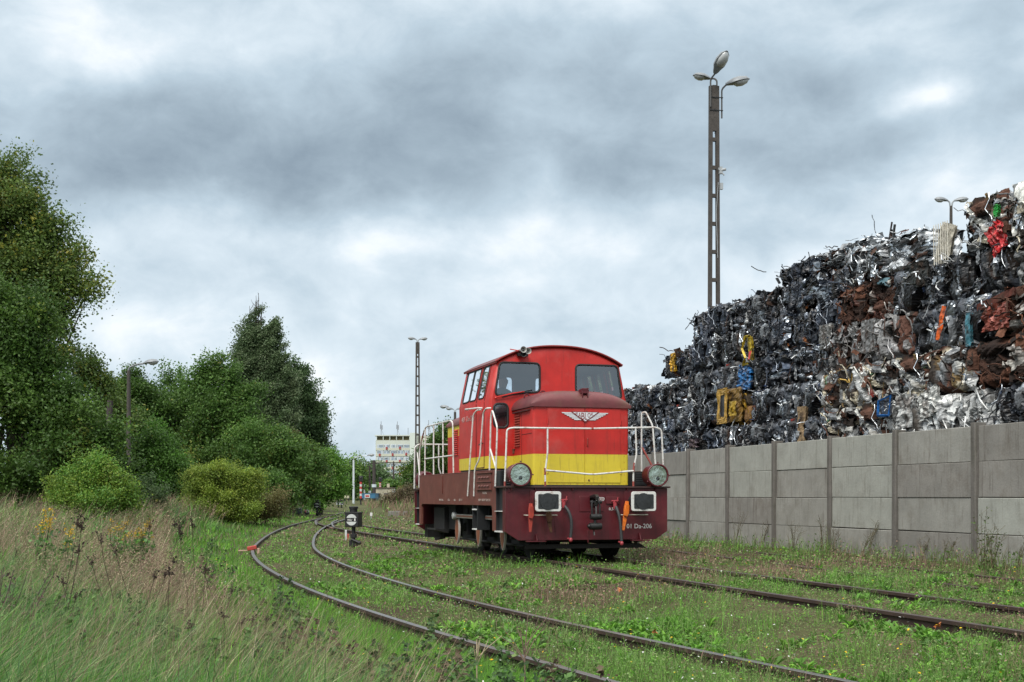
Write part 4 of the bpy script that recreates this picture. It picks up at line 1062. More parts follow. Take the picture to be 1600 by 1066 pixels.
street_lamp('slim white street lamp beside the tracks, far off before the willows', 552.5, 150, 719, 780, 1.6, m=WP_, rad=(.14, .11), L_=.9, rise=.5)
street_lamp('thin grey street lamp standing farther off, right of the white one', 569.5, 190, 726, 772, -1.2, m=GALV, rad=(.12, .09), L_=.9, rise=.3)
for k, (px, Y, yt, lb) in enumerate(((462, 104, 657, 'lamp head poking out of the tall trees, the upper of two'), (556 - 80, 100, 684, 'lamp head poking out of the leafy trees, the lower of two'))):
    street_lamp(lb, px - 8, Y, yt + 3, 700, 1.0, rise=.2)
MB2 = mat('dark_mast', (.045, .035, .032), .8, var=.3)
for px, Y, yt, wd, lb in ((584.5, 170, 718, .32, 'thick dark line mast beside the cream hut, the widest of the masts'), (577.5, 180, 727, .22, 'dark line mast with a white collar, left of the thickest mast'), (555.5, 200, 720, .18, 'thin dark mast just right of the white street lamp'), (615, 210, 720, .2, 'dark mast before the apartment block'), (163, 50, 622, .20, 'old leaning wooden pole among the trees at the left')):
    x = (px - 800) / 2000 * Y; b = gz(x, Y); H = EYE - (yt - 777) / 2000 * Y - b
    r = empty('line_mast', lb, 'pole', (x, Y, b - .1)); r.rotation_euler = (0, R(3) if px == 163 else 0, 0)
    MB().tube([(0, 0, 0), (0, 0, H)], [wd * .8, wd * .6], 8).build('pole', MB2, r)
    if px > 300:
        MB().box(-.7, .7, -.05, .05, H - .5, H - .4).build('crossarm', MB2, r)
        MB().tube([(0, 0, H - 3.6 if px > 580 else H - 3.9), (0, 0, H - 3.2 if px > 580 else H - 3.5)], wd, 8).build('collar', WP_, r)
# overhead wire between two masts
gw = empty('overhead_wire', 'thin overhead line carried across the far tracks between the masts', 'wire')
MB().tube([at(556, 721, 190), at(585, 722, 176), at(615, 723, 195), at(640, 722, 200)], .045, 5).tube([at(608, 744, 190), at(628, 729, 195)], .05, 5).build('wire', MB2, gw)

# ------------------------------------------------------------------ switch signals and small track furniture
SBLK = mat('signal_black', (.010, .010, .011), .5, var=.3); SWH = mat('signal_white', (.50, .52, .51), .5, var=.12, vscale=12)
SRED = mat('signal_red', (.40, .04, .035), .55)
def switch_lantern(label, px, ybase, Y, S_=.36, rz=R(-14), textit=False):
    x = (px - 800) / 2000 * Y; b = EYE - (ybase - 777) / 2000 * Y
    r = empty('switch_signal', label, 'switch signal', (x, Y, b), rz, 'black switch lanterns by the rails')
    zc_ = S_ * 1.55 + .05; h = S_ / 2
    MB().tube([(0, 0, -.1), (0, 0, zc_ - h)], .05, 10).box(-.09, .09, -.09, .09, -.06, .10).tube([(-.02, -.1, .12), (.2, -.14, .04)], .035, 8).ball((.21, -.14, .03), .055, n=10).box(-.07, .07, -.06, .06, .16, .26).build('stand', SBLK, r, bevel=.006)
    bx = MB().box(-h, h, -h * .8, h * .8, zc_ - h, zc_ + h).build('lantern_box', SBLK, r, bevel=.012)
    MB().box(-h - .012, h + .012, -h * .86, h * .86, zc_ + h - .012, zc_ + h + .012).build('lid', SBLK, r, bevel=.006)
    MB().lathe([(.10, 0), (.10, .10), (.12, .10), (.12, .15), (.10, .16)], (0, 0, zc_ + h), (0, 0, 1), 16).build('chimney', SBLK, r)
    rr_ = h * .78
    for s_ in (1, -1):
        pts = []
        for i in range(13):
            a_ = R(20 + 140 * i / 12); pts.append((rr_ * math.cos(a_), zc_ + s_ * rr_ * math.sin(a_)))
        MB().prism(pts if s_ > 0 else pts[::-1], 'y', -h * .8 - .008, -h * .8).build('signal_plate', SWH, bx, smooth=False)
        pts2 = [(-h * .5, zc_ + s_ * h * .25), (h * .5, zc_ + s_ * h * .25), (h * .5, zc_ + s_ * h * .7), (-h * .5, zc_ + s_ * h * .7)]
    MB().box(-h - .006, -h, -h * .5, h * .45, zc_ - h * .75, zc_ + h * .75).build('side_plate', SWH, bx, smooth=False)
    if textit:
        lettering('Wkr', (-h * .62, -h * .8 - .004, zc_ - .03), (1, 0, 0), (0, 0, 1), h * .75, .055, LETTER, bx)
        lettering('1', (h * .42, -h * .8 - .004, zc_ - .03), (1, 0, 0), (0, 0, 1), .03, .065, LETTER, bx)
    return r
switch_lantern('black switch lantern marked Wkr 1 on a short post beside the rails, nearest of all', 552.5, 850, 33, S_=.37, textit=True)
switch_lantern('second black switch lantern with white half discs, left of the far turnout', 495.5, 805, 79, S_=.36, rz=0)
switch_lantern('far narrow black lantern, the left one of the close pair beyond the turnout', 528.7, 796, 118, S_=.32, rz=R(40))
switch_lantern('far narrow black lantern, the right one of the close pair beyond the turnout', 533.5, 796, 118, S_=.32, rz=R(40))
x, y, z = at(467, 806, 75); r = empty('relay_box', 'dark grey relay box on a thin post left of the turnout', 'relay box', (x, y, z))
MB().box(-.16, .16, -.12, .12, .12, .46).build('box', mat('relay_grey', (.035, .045, .055), .5), r, bevel=.02); MB().tube([(0, 0, -.1), (0, 0, .12)], .03).build('post', SBLK, r); MB().box(-.05, .0, -.125, -.12, .42, .46).box(.04, .09, -.125, -.12, .42, .46).build('hinge', SWH, r)
x, y, z = at(479.5, 804, 74); r = empty('lever_weight', 'small red and white point lever weight lying beside the relay box', 'lever weight', (x, y, z + .13), R(20))
MB().lathe([(.03, 0), (.15, .01), (.16, .06), (.15, .1), (.03, .11)], (0, -.05, 0), (0, 1, 0), 20).build('weight', SBLK, r)
MB().prism([(-.13, 0), (.13, 0), (.1, .1), (0, .15), (-.1, .1)], 'y', -.058, -.042).build('white_half', SWH, r); MB().prism([(-.13, 0), (-.05, 0), (-.02, .13), (-.08, .11)], 'y', -.062, -.058).build('red_wedge', SRED, r)
for px, yb, Y, h_, lb, redside in ((540.5, 842, 38, .26, 'short white marker stake with red edge just behind the near switch lantern', True), (580, 813, 68, .30, 'small white square board on a short stake before the far sidings', False)):
    x, y, z = at(px, yb, Y); r = empty('marker_post', lb, 'marker post', (x, y, z))
    if redside: MB().box(-.03, .03, -.02, .02, -.1, h_).build('stake', SWH, r, bevel=.01); MB().box(.04, .09, -.02, .02, -.1, h_ * .55).build('red_stake', SRED, r, bevel=.01)
    else: MB().box(-.06, .06, -.02, .02, .22, .40).build('board', mat('bright_white', (.62, .60, .60), .5), r, bevel=.005); MB().tube([(0, 0, -.1), (0, 0, .22)], .025).build('stake', GALV, r)
for px, yt, yb, Y, lb in ((563.8, 753, 779, 150, 'red and white banded signal mast far off beside the blue wagon'), (594, 754, 762, 175, 'small banded signal mast behind the roof of the cream hut')):
    x, y, z = at(px, yb, Y); r = empty('signal_mast', lb, 'railway signal', (x, y, gz(x, y)))
    z0 = z - gz(x, y); H = (yb - yt) / 2000 * Y; n = 7
    m = MB()
    MB().tube([(0, 0, 0), (0, 0, z0)], .09, 8).build('foot', SBLK, r)
    for i in range(n): m.tube([(0, 0, z0 + H * i / n), (0, 0, z0 + H * (i + 1) / n)], .14, 8, i % 2)
    m.build('banded_post', [SRED, SWH], r)
    MB().box(-.22, .22, -.15, .15, z0 + H, z0 + H + .7).build('signal_head', SBLK, r, bevel=.08)
    MB().ball((0, -.17, z0 + H + .45), .09, .04, .09).build('signal_lens', mat('dark_lens', (.02, .02, .02), .2), r)
x, y, z = at(615.5, 768, 140); r = empty('track_board', 'small grey square board on a post in the brushwood left of the locomotive', 'sign', (x, y, gz(x, y)))
MB().box(-.16, -.01, -.03, .0, z - gz(x, y) - .15, z - gz(x, y) + .22).box(.01, .16, -.03, 0, z - gz(x, y) - .15, z - gz(x, y) + .22).build('board', GALV, r); MB().tube([(0, 0, 0), (0, 0, z - gz(x, y))], .03).build('post', SBLK, r)
x, y, z = at(542, 777, 160); r = empty('buffer_stop', 'cream end block of a siding at the foot of the far trees', 'buffer stop', (x, y, gz(x, y) - .1))
MB().box(-.3, .28, -.2, .2, z - gz(x, y) - .05, z - gz(x, y) + .28).build('block', mat('cream_block', (.42, .40, .28), .7), r, bevel=.03); MB().box(-.35, -.2, -.2, .2, 0, z - gz(x, y) - .05).box(.2, .3, -.2, .2, 0, z - gz(x, y) - .05).build('legs', SBLK, r)
# blue wagon with a red and white end board
x, y, z = at(573, 779, 165); g0 = gz(x, y); r = empty('blue_wagon', 'low blue wagon with a red on white end board by the cream hut', 'wagon', (x, y, g0))
zz = z - g0
MB().box(-.9, 1.1, 0, 4, zz, zz + .62).box(-.95, 1.15, -.05, 4.05, zz + .60, zz + .66).build('body', mat('wagon_blue', (.03, .13, .23), .6, var=.2), r, bevel=.02)
MB().box(-.26, .42, -.06, -.02, zz + .08, zz + .54).build('end_board', SWH, r); MB().box(-.15, .31, -.075, -.06, zz + .2, zz + .42).build('red_bar', SRED, r)
for xx in (-.7, .9): MB().lathe([(.3, 0), (.32, .1)], (xx, .6, zz - .1), (1, 0, 0), 16).build('wheel', SBLK, r)
# cream hut
x0, y0, z0 = at(583, 779, 172); x1 = at(612, 779, 172)[0]; g0 = gz(x0, y0) - .2; zt = EYE + (777 - 763) / 2000 * 172
r = empty('cream_hut', 'small cream rendered hut with flat roof, chimney and two dark awnings', 'hut', ((x0 + x1) / 2, y0, g0)); hw = (x1 - x0) / 2; hz_ = zt - g0
CREAM = mat('cream_render', (.46, .42, .31), .85, var=.12, vscale=1.5, dirt=(.25, .2, .14), dirt_amt=.5)
MB().box(-hw, hw, 0, 5, 0, hz_).build('wall', CREAM, r); MB().box(-hw - .1, hw + .12, -.15, 5.1, hz_ + .003, hz_ + .11).build('roof', mat('hut_roof', (.10, .07, .055), .8), r)
MB().box(.55, .9, .5, .9, hz_ + .11, hz_ + .62).build('chimney', CREAM, r)
for a_, b_ in ((-hw + .05, -hw + 1.0), (.25, 1.0)):
    MB().prism([(-.5, hz_ - .78), (-.003, hz_ - .66), (-.003, hz_ - .72), (-.5, hz_ - .84)], 'x', a_, b_).build('awning', mat('awning_dark', (.05, .04, .04), .8), r)
    MB().box(a_ + .1, b_ - .1, -.03, -.003, max(.05, hz_ - 1.7), hz_ - .8).build('door', mat('hut_door', (.10, .11, .11), .7), r)
# concrete edge of the siding left of the locomotive
x, y, z = at(635, 800, 80); r = empty('loading_edge', 'low dark concrete edge beside the siding, left of the locomotive', 'kerb', (x, y, gz(x, y) - .1), R(12))
MB().box(-1.1, 2.2, 0, .4, 0, .38).build('edge', CON[2], r, bevel=.02)

# ------------------------------------------------------------------ apartment block and red roofed house, far off
YB = 600.0
def bx_(px): return (px - 800) / 2000 * YB
ab = empty('apartment_block', 'tall pale apartment block with rows of windows and red balcony panels, far beyond the tracks', 'building', (bx_(587), YB, 0))
ox = bx_(587)
def BZ(py): return EYE - (py - 777) / 2000 * YB
PALE = mat('hazed_pale_render', (.50, .53, .47), .85, var=.06, vscale=.2); PALE2 = mat('paler_render', (.55, .60, .55), .85, var=.05, vscale=.2)  # PALE is a pale wall whitened further, distance haze put into its colour
PARA = mat('parapet_render', (.50, .51, .42), .85, var=.06, vscale=.2); WGL = mat('far_window_glass', (.13, .19, .25), .25, spec=.8, var=.5, vscale=.35); OLIVE = mat('olive_parapet', (.17, .15, .08), .8)
OFF_W = mat('window_white', (.55, .60, .64), .6); RB = mat('balcony_red', (.30, .05, .05), .7)
MB().box(0, bx_(641) - ox, 0, 14, -1, BZ(688)).box(.4, bx_(641) - ox - .3, 1.5, 13, BZ(688), BZ(681.5)).build('wall', PALE, ab)
MB().box(bx_(640.6) - ox, bx_(652) - ox, -.8, 12, -1, BZ(676.5)).build('stair_tower', PALE2, ab)
MB().box(bx_(652.1) - ox, bx_(684) - ox, .4, 13, -1, BZ(690)).box(bx_(640.6) - ox, bx_(683) - ox, 1.2, 11, BZ(690), BZ(681)).build('east_wing', PARA, ab)
MB().box(bx_(585.5) - ox, bx_(641) - ox, -.3, 14, BZ(681.5), BZ(680)).build('roof', PALE, ab)
MB().box(.5, bx_(640) - ox, -.05, 1.4, BZ(687.9), BZ(687.3)).build('parapet_rail', OLIVE, ab)
for k in range(6):
    px_ = 588 + k * 10.3; MB().box(bx_(px_) - ox, bx_(px_ + 1) - ox, -.1, 1.2, BZ(688), BZ(681.5)).build('parapet_post', PALE2, ab)
MB().box(.6, bx_(640) - ox, 1.3, 1.5, BZ(688), BZ(681.5)).build('recess', OLIVE, ab)
bays = [(589.2, 598.9), (600, 608.6), (610.4, 619.8), (621, 630), (631.2, 639.6)]
for fl, yc in enumerate((697.3, 706.6, 716.8, 727.2, 736.8, 746.6)):
    MB().box(.2, bx_(640.6) - ox, -.25, -.003, BZ(yc + 6.3), BZ(yc + 3.0)).build('parapet_band', PARA, ab)
    for bi, (a_, b_) in enumerate(bays):
        wn = MB().box(bx_(a_) - ox, bx_(b_) - ox, -.10, -.003, BZ(yc + 2.8), BZ(yc - 2.8)).build('window', WGL, ab)
        m = MB(); X0, X1 = bx_(a_) - ox, bx_(b_) - ox; n = 6
        rr_ = random.Random(fl * 10 + bi)
        for q in range(n):
            xa = X0 + (X1 - X0) * q / n; m.box(xa, xa + (.13 if rr_.random() < .7 else .34), -.16, -.10, BZ(yc + 2.8), BZ(yc - 2.8))
        m.box(X0, X1, -.155, -.10, BZ(yc - 1.9), BZ(yc - 2.8)); m.box(X0, X1, -.15, -.10, BZ(yc + 2.8), BZ(yc + 2.2))
        m.build('window_frame', OFF_W, wn)
for px_, py_ in ((604.3, 700.5), (625, 700), (593.4, 711), (613.6, 710.5), (634.8, 709.5), (604.3, 721), (625, 720.5), (613.6, 731), (634.8, 729.5), (625, 741), (604, 741), (594, 732)):
    MB().box(bx_(px_ - 1.4) - ox, bx_(px_ + 1.4) - ox, -.6, -.26, BZ(py_ + 2.2), BZ(py_ - 2.0)).build('balcony_panel', RB, ab)
for fl in range(5):
    z_ = BZ(700 + fl * 10); MB().box(bx_(655) - ox, bx_(668) - ox, .30, .397, z_ - 1.0, z_ + .6).box(bx_(670) - ox, bx_(682) - ox, .30, .397, z_ - 1.0, z_ + .6).build('window', WGL, ab)
for px_, yt in ((594.5, 658), (620, 658), (636.8, 668), (669, 656)):
    m = MB().tube([(bx_(px_) - ox, 3, BZ(682)), (bx_(px_) - ox, 3, BZ(yt))], .14, 6)
    if px_ != 636.8: m.box(bx_(px_ - 1.6) - ox, bx_(px_ - .6) - ox, 2.8, 3.2, BZ(670), BZ(663)).box(bx_(px_ + .8) - ox, bx_(px_ + 2.4) - ox, 2.8, 3.2, BZ(671), BZ(664)).tube([(bx_(px_) - ox, 3, BZ(670)), (bx_(px_ + 5) - ox, 3, BZ(682))], .08, 5)
    m.build('antenna', mat('antenna_grey', (.25, .27, .30), .5), ab)
x0, y0, z0 = at(617, 757, 330); rh_ = empty('red_roofed_house', 'house with a red hipped roof in front of the apartment block', 'house', (x0, y0, 0))
wd = 9.5; zr = EYE + (777 - 734.5) / 2000 * 330; ze = EYE + (777 - 755) / 2000 * 330
MB().add([(0, 0, ze), (wd + 3, 0, ze), (wd + 3, 9, ze), (0, 9, ze), (4.4, 4, zr), (wd, 4, zr)], [(0, 1, 5, 4), (1, 2, 5), (2, 3, 4, 5), (3, 0, 4), (0, 3, 2, 1)]).build('roof', mat('red_tiles', (.33, .085, .07), .8, var=.15, vscale=1), rh_, smooth=False)
MB().box(.5, wd + 2.5, .5, 8.5, -1, ze).build('wall', CREAM, rh_)
for xx in (1.5, 4.5, 8): MB().box(xx, xx + 1.2, .42, .497, ze - 1.8, ze - .5).build('window', WGL, rh_)
# ------------------------------------------------------------------ scrap heap: crushed bales stacked behind the wall
def scrap_mat(name, rough, metal, var=.35, spec=.5):
    return mat(name, (0, 0, 0), rough, metal, var=var, vscale=7, dirt=(.030, .016, .010), dirt_amt=.65, dscale=3.2, attr=True, bump=.4, bscale=16, spec=spec)
SM = [scrap_mat('crushed_painted_sheet', .38, .15), scrap_mat('crushed_bare_metal', .34, .85), scrap_mat('rusty_scrap', .9, .0, spec=.2)]
PAL = {  # (rgb, weight, material)
    'dark': [((.012, .013, .015), 5, 0), ((.03, .033, .04), 4, 0), ((.085, .095, .115), 4, 0), ((.19, .21, .235), 3.4, 1), ((.42, .45, .48), 2.2, 1), ((.14, .15, .16), 1.5, 0), ((.05, .03, .022), 1.2, 2), ((.10, .045, .03), .4, 2), ((.02, .04, .10), .4, 0), ((.42, .43, .43), .3, 0), ((.25, .03, .02), .08, 0)],
    'blue': [((.014, .017, .024), 5, 0), ((.03, .038, .055), 4, 0), ((.055, .07, .10), 2.5, 0), ((.15, .17, .2), 2, 1), ((.3, .34, .38), 1, 1), ((.02, .02, .02), 3, 0), ((.16, .06, .02), .3, 2)],
    'silver': [((.40, .43, .46), 4, 1), ((.26, .29, .32), 3, 1), ((.50, .52, .54), 2.0, 0), ((.05, .055, .06), 3, 0), ((.12, .13, .14), 2, 0), ((.08, .05, .04), 1, 2)],
    'rust': [((.055, .027, .019), 5, 2), ((.11, .05, .032), 3.2, 2), ((.028, .018, .015), 5, 2), ((.14, .055, .04), 1.0, 0), ((.15, .14, .13), 1.4, 0), ((.3, .28, .26), .6, 0), ((.05, .10, .12), .25, 0), ((.35, .33, .30), .3, 0)],
    'mixed': [((.52, .52, .49), 3.8, 0), ((.30, .31, .31), 2.4, 0), ((.17, .18, .19), 2.2, 0), ((.10, .05, .035), 2.6, 2), ((.03, .025, .022), 3.4, 2), ((.40, .36, .27), 1.4, 0), ((.20, .14, .07), .6, 2), ((.26, .03, .02), .10, 0), ((.03, .09, .20), .10, 0), ((.05, .20, .07), .05, 0), ((.40, .26, .06), .10, 0), ((.42, .45, .48), .9, 1)],
    'grey': [((.17, .17, .17), 5, 0), ((.11, .105, .10), 3, 0), ((.24, .24, .245), 1.5, 0), ((.08, .04, .03), 3, 2), ((.03, .025, .022), 2, 2)],
    'white': [((.56, .57, .56), 5, 0), ((.42, .43, .43), 3, 0), ((.22, .23, .23), 1.4, 0), ((.05, .045, .04), 1.4, 2)],
    'yellow': [((.42, .25, .025), 5, 0), ((.30, .17, .03), 3, 0), ((.04, .03, .02), 3, 2), ((.16, .09, .04), 1.5, 2)],
    'brightblue': [((.015, .13, .33), 6, 0), ((.02, .09, .22), 3, 0), ((.02, .025, .03), 2, 0)],
}
def pick(pal, n, r_):
    P = PAL[pal]; w_ = np.array([p[1] for p in P], float); i = r_.choice(len(P), n, p=w_ / w_.sum())
    c = np.array([p[0] for p in P])[i] * r_.uniform(.7, 1.3, (n, 1)); return c, np.array([p[2] for p in P])[i]

def crumple(nu, nv, su, sv, r_, amp, nf=3):
    """a creased sheet: piecewise linear folds in random directions"""
    u, v = np.meshgrid(np.linspace(-.5, .5, nu) * su, np.linspace(-.5, .5, nv) * sv, indexing='ij'); h = np.zeros_like(u)
    s_ = max(su, sv)
    for k in range(nf):
        a = r_.uniform(0, math.pi); f = r_.uniform(1.2, 7.5) / s_; t = (u * math.cos(a) + v * math.sin(a)) * f + r_.uniform()
        h += (np.abs(t - np.floor(t) - .5) - .25) * amp * r_.uniform(.6, 1.5) * (2.6 / (1.5 + f * s_))
    u = u + r_.normal(0, .06 * su / nu * 2, u.shape); v = v + r_.normal(0, .06 * sv / nv * 2, v.shape)
    h += r_.normal(0, amp * .10, h.shape)
    # ragged outline
    return np.stack([u, v, h], -1)

def rand_rot(nrm, tilt, r_):
    n = np.array(nrm, float) + r_.normal(0, tilt, 3); n /= np.linalg.norm(n)
    a = r_.normal(0, 1, 3); a -= n * a.dot(n); a /= np.linalg.norm(a); b = np.cross(n, a)
    return a, b, n

class SB:
    def __init__(s): s.V = []; s.F = []; s.c = []; s.m = []; s.n = 0
    def grid(s, P, col, m):
        nu, nv = P.shape[:2]; i = np.arange(nu * nv).reshape(nu, nv)
        F = np.stack([i[:-1, :-1], i[1:, :-1], i[1:, 1:], i[:-1, 1:]], -1).reshape(-1, 4) + s.n
        s.V.append(P.reshape(-1, 3)); s.F.append(F); s.c.append(np.tile(col, (nu * nv, 1)) if np.ndim(col) == 1 else col); s.m.append(np.full(len(F), m)); s.n += nu * nv
    def sheet(s, c, nrm, su, sv, col, m, r_, tilt=.6, amp=.08, nu=6, nv=5, nf=3, vert=False):
        a, b, n = rand_rot(nrm, tilt, r_)
        if vert and abs(n[2]) < .8:      # pressed lengthways: long side upright
            a = np.array([r_.normal(0, .25), 0, 1.]); a -= n * a.dot(n); a /= np.linalg.norm(a); b = np.cross(n, a)
        g = crumple(nu, nv, su, sv, r_, amp, nf)
        s.grid(np.array(c) + g[..., :1] * a + g[..., 1:2] * b + g[..., 2:] * n, col, m)
    def strip(s, pts, r0, col, m, k=4):
        """thin bent tube"""
        P = np.array(pts, float); n = len(P); T = np.gradient(P, axis=0); T /= np.linalg.norm(T, axis=1)[:, None] + 1e-9
        up = np.array([.3, .2, .9]); A = np.cross(T, up); A /= np.linalg.norm(A, axis=1)[:, None] + 1e-9; B = np.cross(T, A)
        a = np.arange(k + 1) * 2 * math.pi / k
        g = P[:, None] + (A[:, None] * np.cos(a)[None, :, None] + B[:, None] * np.sin(a)[None, :, None]) * r0
        s.grid(g, col, m)
    def obj(s, name, parent=None):
        return npmesh(name, np.concatenate(s.V), np.concatenate(s.F), SM, np.concatenate(s.c), np.concatenate(s.m), parent)

def plates(U, V, r_, pal, horiz, n_cells, depth=1.0):
    """a face of a bale: pressed plates with their own level, tilt, folds and colour; sunken ones carry painted shade"""
    u0, u1, v0, v1 = U.min(), U.max(), V.min(), V.max(); su = r_.uniform(u0, u1, n_cells); sv = r_.uniform(v0, v1, n_cells)
    ang = r_.normal(math.pi / 2 if not horiz else 0, .28, n_cells); el_ = r_.uniform(1.4, 3.4, n_cells); wt = r_.uniform(.7, 1.5, n_cells)
    wob = (fbm(U * 5 + n_cells, V * 5, 7, 3) - .5) * .16; Uw = U + wob; Vw = V + (fbm(U * 5, V * 5 + 9, 8, 3) - .5) * .16
    D = []
    for i in range(n_cells):
        ca, sa = math.cos(ang[i]), math.sin(ang[i]); a_ = (Uw - su[i]) * ca + (Vw - sv[i]) * sa; b_ = -(Uw - su[i]) * sa + (Vw - sv[i]) * ca
        D.append(np.sqrt((a_ / el_[i]) ** 2 + b_ ** 2) / wt[i])
    D = np.array(D); idx = D.argmin(0); S_ = np.sort(D, 0); gap = S_[1] - S_[0]
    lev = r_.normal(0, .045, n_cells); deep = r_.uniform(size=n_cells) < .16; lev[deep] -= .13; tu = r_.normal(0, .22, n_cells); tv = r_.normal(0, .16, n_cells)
    h = lev[idx] + tu[idx] * (U - su[idx]) + tv[idx] * (V - sv[idx]); h = np.clip(h, -.20, .09)
    for k in range(5):
        fa = ang + r_.normal(math.pi / 2, .5, n_cells); f = r_.uniform(2.5, 13, n_cells); am = r_.uniform(.10, .34, n_cells) / f; ph = r_.uniform(size=n_cells)
        t = (U * np.cos(fa[idx]) + V * np.sin(fa[idx])) * f[idx] + ph[idx] + (fbm(U * 3, V * 3, k) - .5) * 1.2
        h = h + (np.abs(t - np.floor(t) - .5) - .25) * am[idx]
    h = h - .07 * np.exp(-gap / .018)
    cols, ms = pick(pal, n_cells, r_); deep_shade = np.array([.014, .012, .011]); cols[deep] = cols[deep] * .25 + deep_shade  # sunken plates darkened: shade of the recesses put into their colour
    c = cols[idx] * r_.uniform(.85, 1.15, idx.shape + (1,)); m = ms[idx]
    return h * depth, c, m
def make_bale(pal, L_, H_, D_, seed, n_sheets=40, n_bars=14, big=0):
    """bale centred in x (along), y in [0, D] going back, z in [0, H]"""
    r_ = np.random.default_rng(seed); s = SB(); horiz = r_.uniform() < (.75 if pal in ('rust', 'silver') else .25); res = .030
    tone_ = r_.uniform(.75, 1.5)
    nc = {'white': 13, 'grey': 12, 'yellow': 12, 'silver': 18, 'dark': 20, 'blue': 18, 'rust': 18}.get(pal, 26)
    for axis, fixed, A_, B_ in (('y', 0., L_, H_), ('x', -L_ / 2, D_, H_), ('x', L_ / 2, D_, H_), ('z', H_, L_, D_)):
        rs = res if axis == 'y' else res * 1.35; nu, nv = int(A_ / rs), int(B_ / rs)
        if axis == 'y': U, V = np.meshgrid(np.linspace(-L_ / 2, L_ / 2, nu), np.linspace(0, H_, nv), indexing='ij'); P = np.stack([U, U * 0, V], -1); nn = np.array([0, -1., 0])
        elif axis == 'x': U, V = np.meshgrid(np.linspace(0, D_, nu), np.linspace(0, H_, nv), indexing='ij'); P = np.stack([U * 0 + fixed, U, V], -1); nn = np.array([math.copysign(1, fixed), 0, 0])
        else: U, V = np.meshgrid(np.linspace(-L_ / 2, L_ / 2, nu), np.linspace(0, D_, nv), indexing='ij'); P = np.stack([U, V, U * 0 + fixed], -1); nn = np.array([0, 0, 1.])
        h, c, m = plates(U, V, r_, pal, horiz, nc); c = c * tone_
        e_ = np.minimum(np.minimum(U - U.min(), U.max() - U), np.minimum(V - V.min(), V.max() - V)); h = h - .17 * np.exp(-(e_ / .085) ** 2) * r_.uniform(.6, 1.2)
        P = P + nn * h[..., None] + r_.normal(0, .003, P.shape)
        i = np.arange(nu * nv).reshape(nu, nv); F = np.stack([i[:-1, :-1], i[1:, :-1], i[1:, 1:], i[:-1, 1:]], -1).reshape(-1, 4) + s.n
        s.V.append(P.reshape(-1, 3)); s.F.append(F); s.c.append(c.reshape(-1, 3)); s.m.append(m[:-1, :-1].reshape(-1)); s.n += nu * nv
    cols, ms = pick(pal, n_sheets, r_)
    for k in range(n_sheets):
        q = r_.uniform(); sz = r_.uniform(.10, .42)
        if q < .55: c = (r_.uniform(-L_ / 2, L_ / 2), r_.uniform(-.05, .05), r_.uniform(.03, H_ - .02)); nn = (0, -1, 0)
        elif q < .62: c = (L_ / 2 + r_.uniform(-.06, .02), r_.uniform(0, D_), r_.uniform(.05, H_)); nn = (1, 0, 0)
        elif q < .70: c = (-L_ / 2 + r_.uniform(-.02, .06), r_.uniform(0, D_), r_.uniform(.05, H_)); nn = (-1, 0, 0)
        else: c = (r_.uniform(-L_ / 2, L_ / 2), r_.uniform(0, D_), H_ + r_.uniform(-.05, .03)); nn = (0, 0, 1)
        zcl = min(max(c[2], sz * .35), H_ - sz * .25) if nn[2] == 0 else c[2]
        xcl = min(max(c[0], -L_ / 2 + sz * .32), L_ / 2 - sz * .32) if nn[0] == 0 else c[0]
        s.sheet((xcl, c[1], zcl), nn, sz, sz * r_.uniform(.2, .7), cols[k], ms[k], r_, tilt=.38, amp=.03 + .12 * sz, nu=9, nv=6, nf=5, vert=(not horiz) and r_.uniform() < .7)
    cols, ms = pick(pal, n_bars, r_)
    for k in range(n_bars):
        c = np.array([r_.uniform(-L_ / 2, L_ / 2), r_.uniform(-.12, .0), r_.uniform(.05, H_)]); d = r_.normal(0, 1, 3) * np.array([1, .25, .8]); d /= np.linalg.norm(d)
        n_ = 7; ln = r_.uniform(.25, .8); t = np.linspace(-.5, .5, n_)[:, None]; bw = r_.normal(0, .12, 3)
        pts = c + d * t * ln + bw * (t ** 2) * 2 + r_.normal(0, .02, (n_, 3)); pts[:, 1] = np.minimum(pts[:, 1], .02)
        pts[:, 0] = np.clip(pts[:, 0], -L_ / 2 - .05, L_ / 2 + .05); pts[:, 2] = np.clip(pts[:, 2], -.02, H_ + .06)
        s.strip(pts, r_.uniform(.006, .018), cols[k] * 1.2, ms[k])
    return s

# column tops along the wall (metres from the reference post, away from the camera) -> height of the heap
def heap_top(t):
    K = [(-6, 7.2), (4.0, 7.2), (4.05, 6.3), (5.3, 6.3), (5.35, 6.95), (8.3, 6.95), (8.35, 7.75), (14.2, 7.75), (14.25, 6.95), (19.2, 6.95), (19.25, 6.0), (20.9, 6.0), (20.95, 5.1), (28, 5.1)]
    return np.interp(t, [k[0] for k in K], [k[1] for k in K])
HB = .96
heap_pos = lambda t, w_, z: WP + WA * t + WN * w_ + Vector((0, 0, z))
heap_rot = math.atan2(.264, .9645) + math.pi / 2     # bale -y faces the wall side, its x runs along the wall
def place_bale(o, t, w_, z, jit=.03):
    o.location = heap_pos(t, w_, z); o.rotation_euler = (random.uniform(-jit, jit), random.uniform(-jit, jit), heap_rot + math.pi + random.uniform(-.09, .09))
PNAME = {'dark': 'black and grey', 'blue': 'dark blue tinged', 'silver': 'silvery bright', 'rust': 'rusty brown', 'mixed': 'white, grey and brown', 'grey': 'flat grey sheeted', 'white': 'crumpled white', 'yellow': 'dirty yellow', 'brightblue': 'bright blue'}
cache = {}
def bale_mesh(pal, var, L_, big=0, ns=17):
    key = (pal, var, round(L_, 2), big)
    if key not in cache:
        cache[key] = make_bale(pal, L_ - .05, HB - .04, 1.15, 100 + len(cache) * 7, ns, 8, big)
    return cache[key]
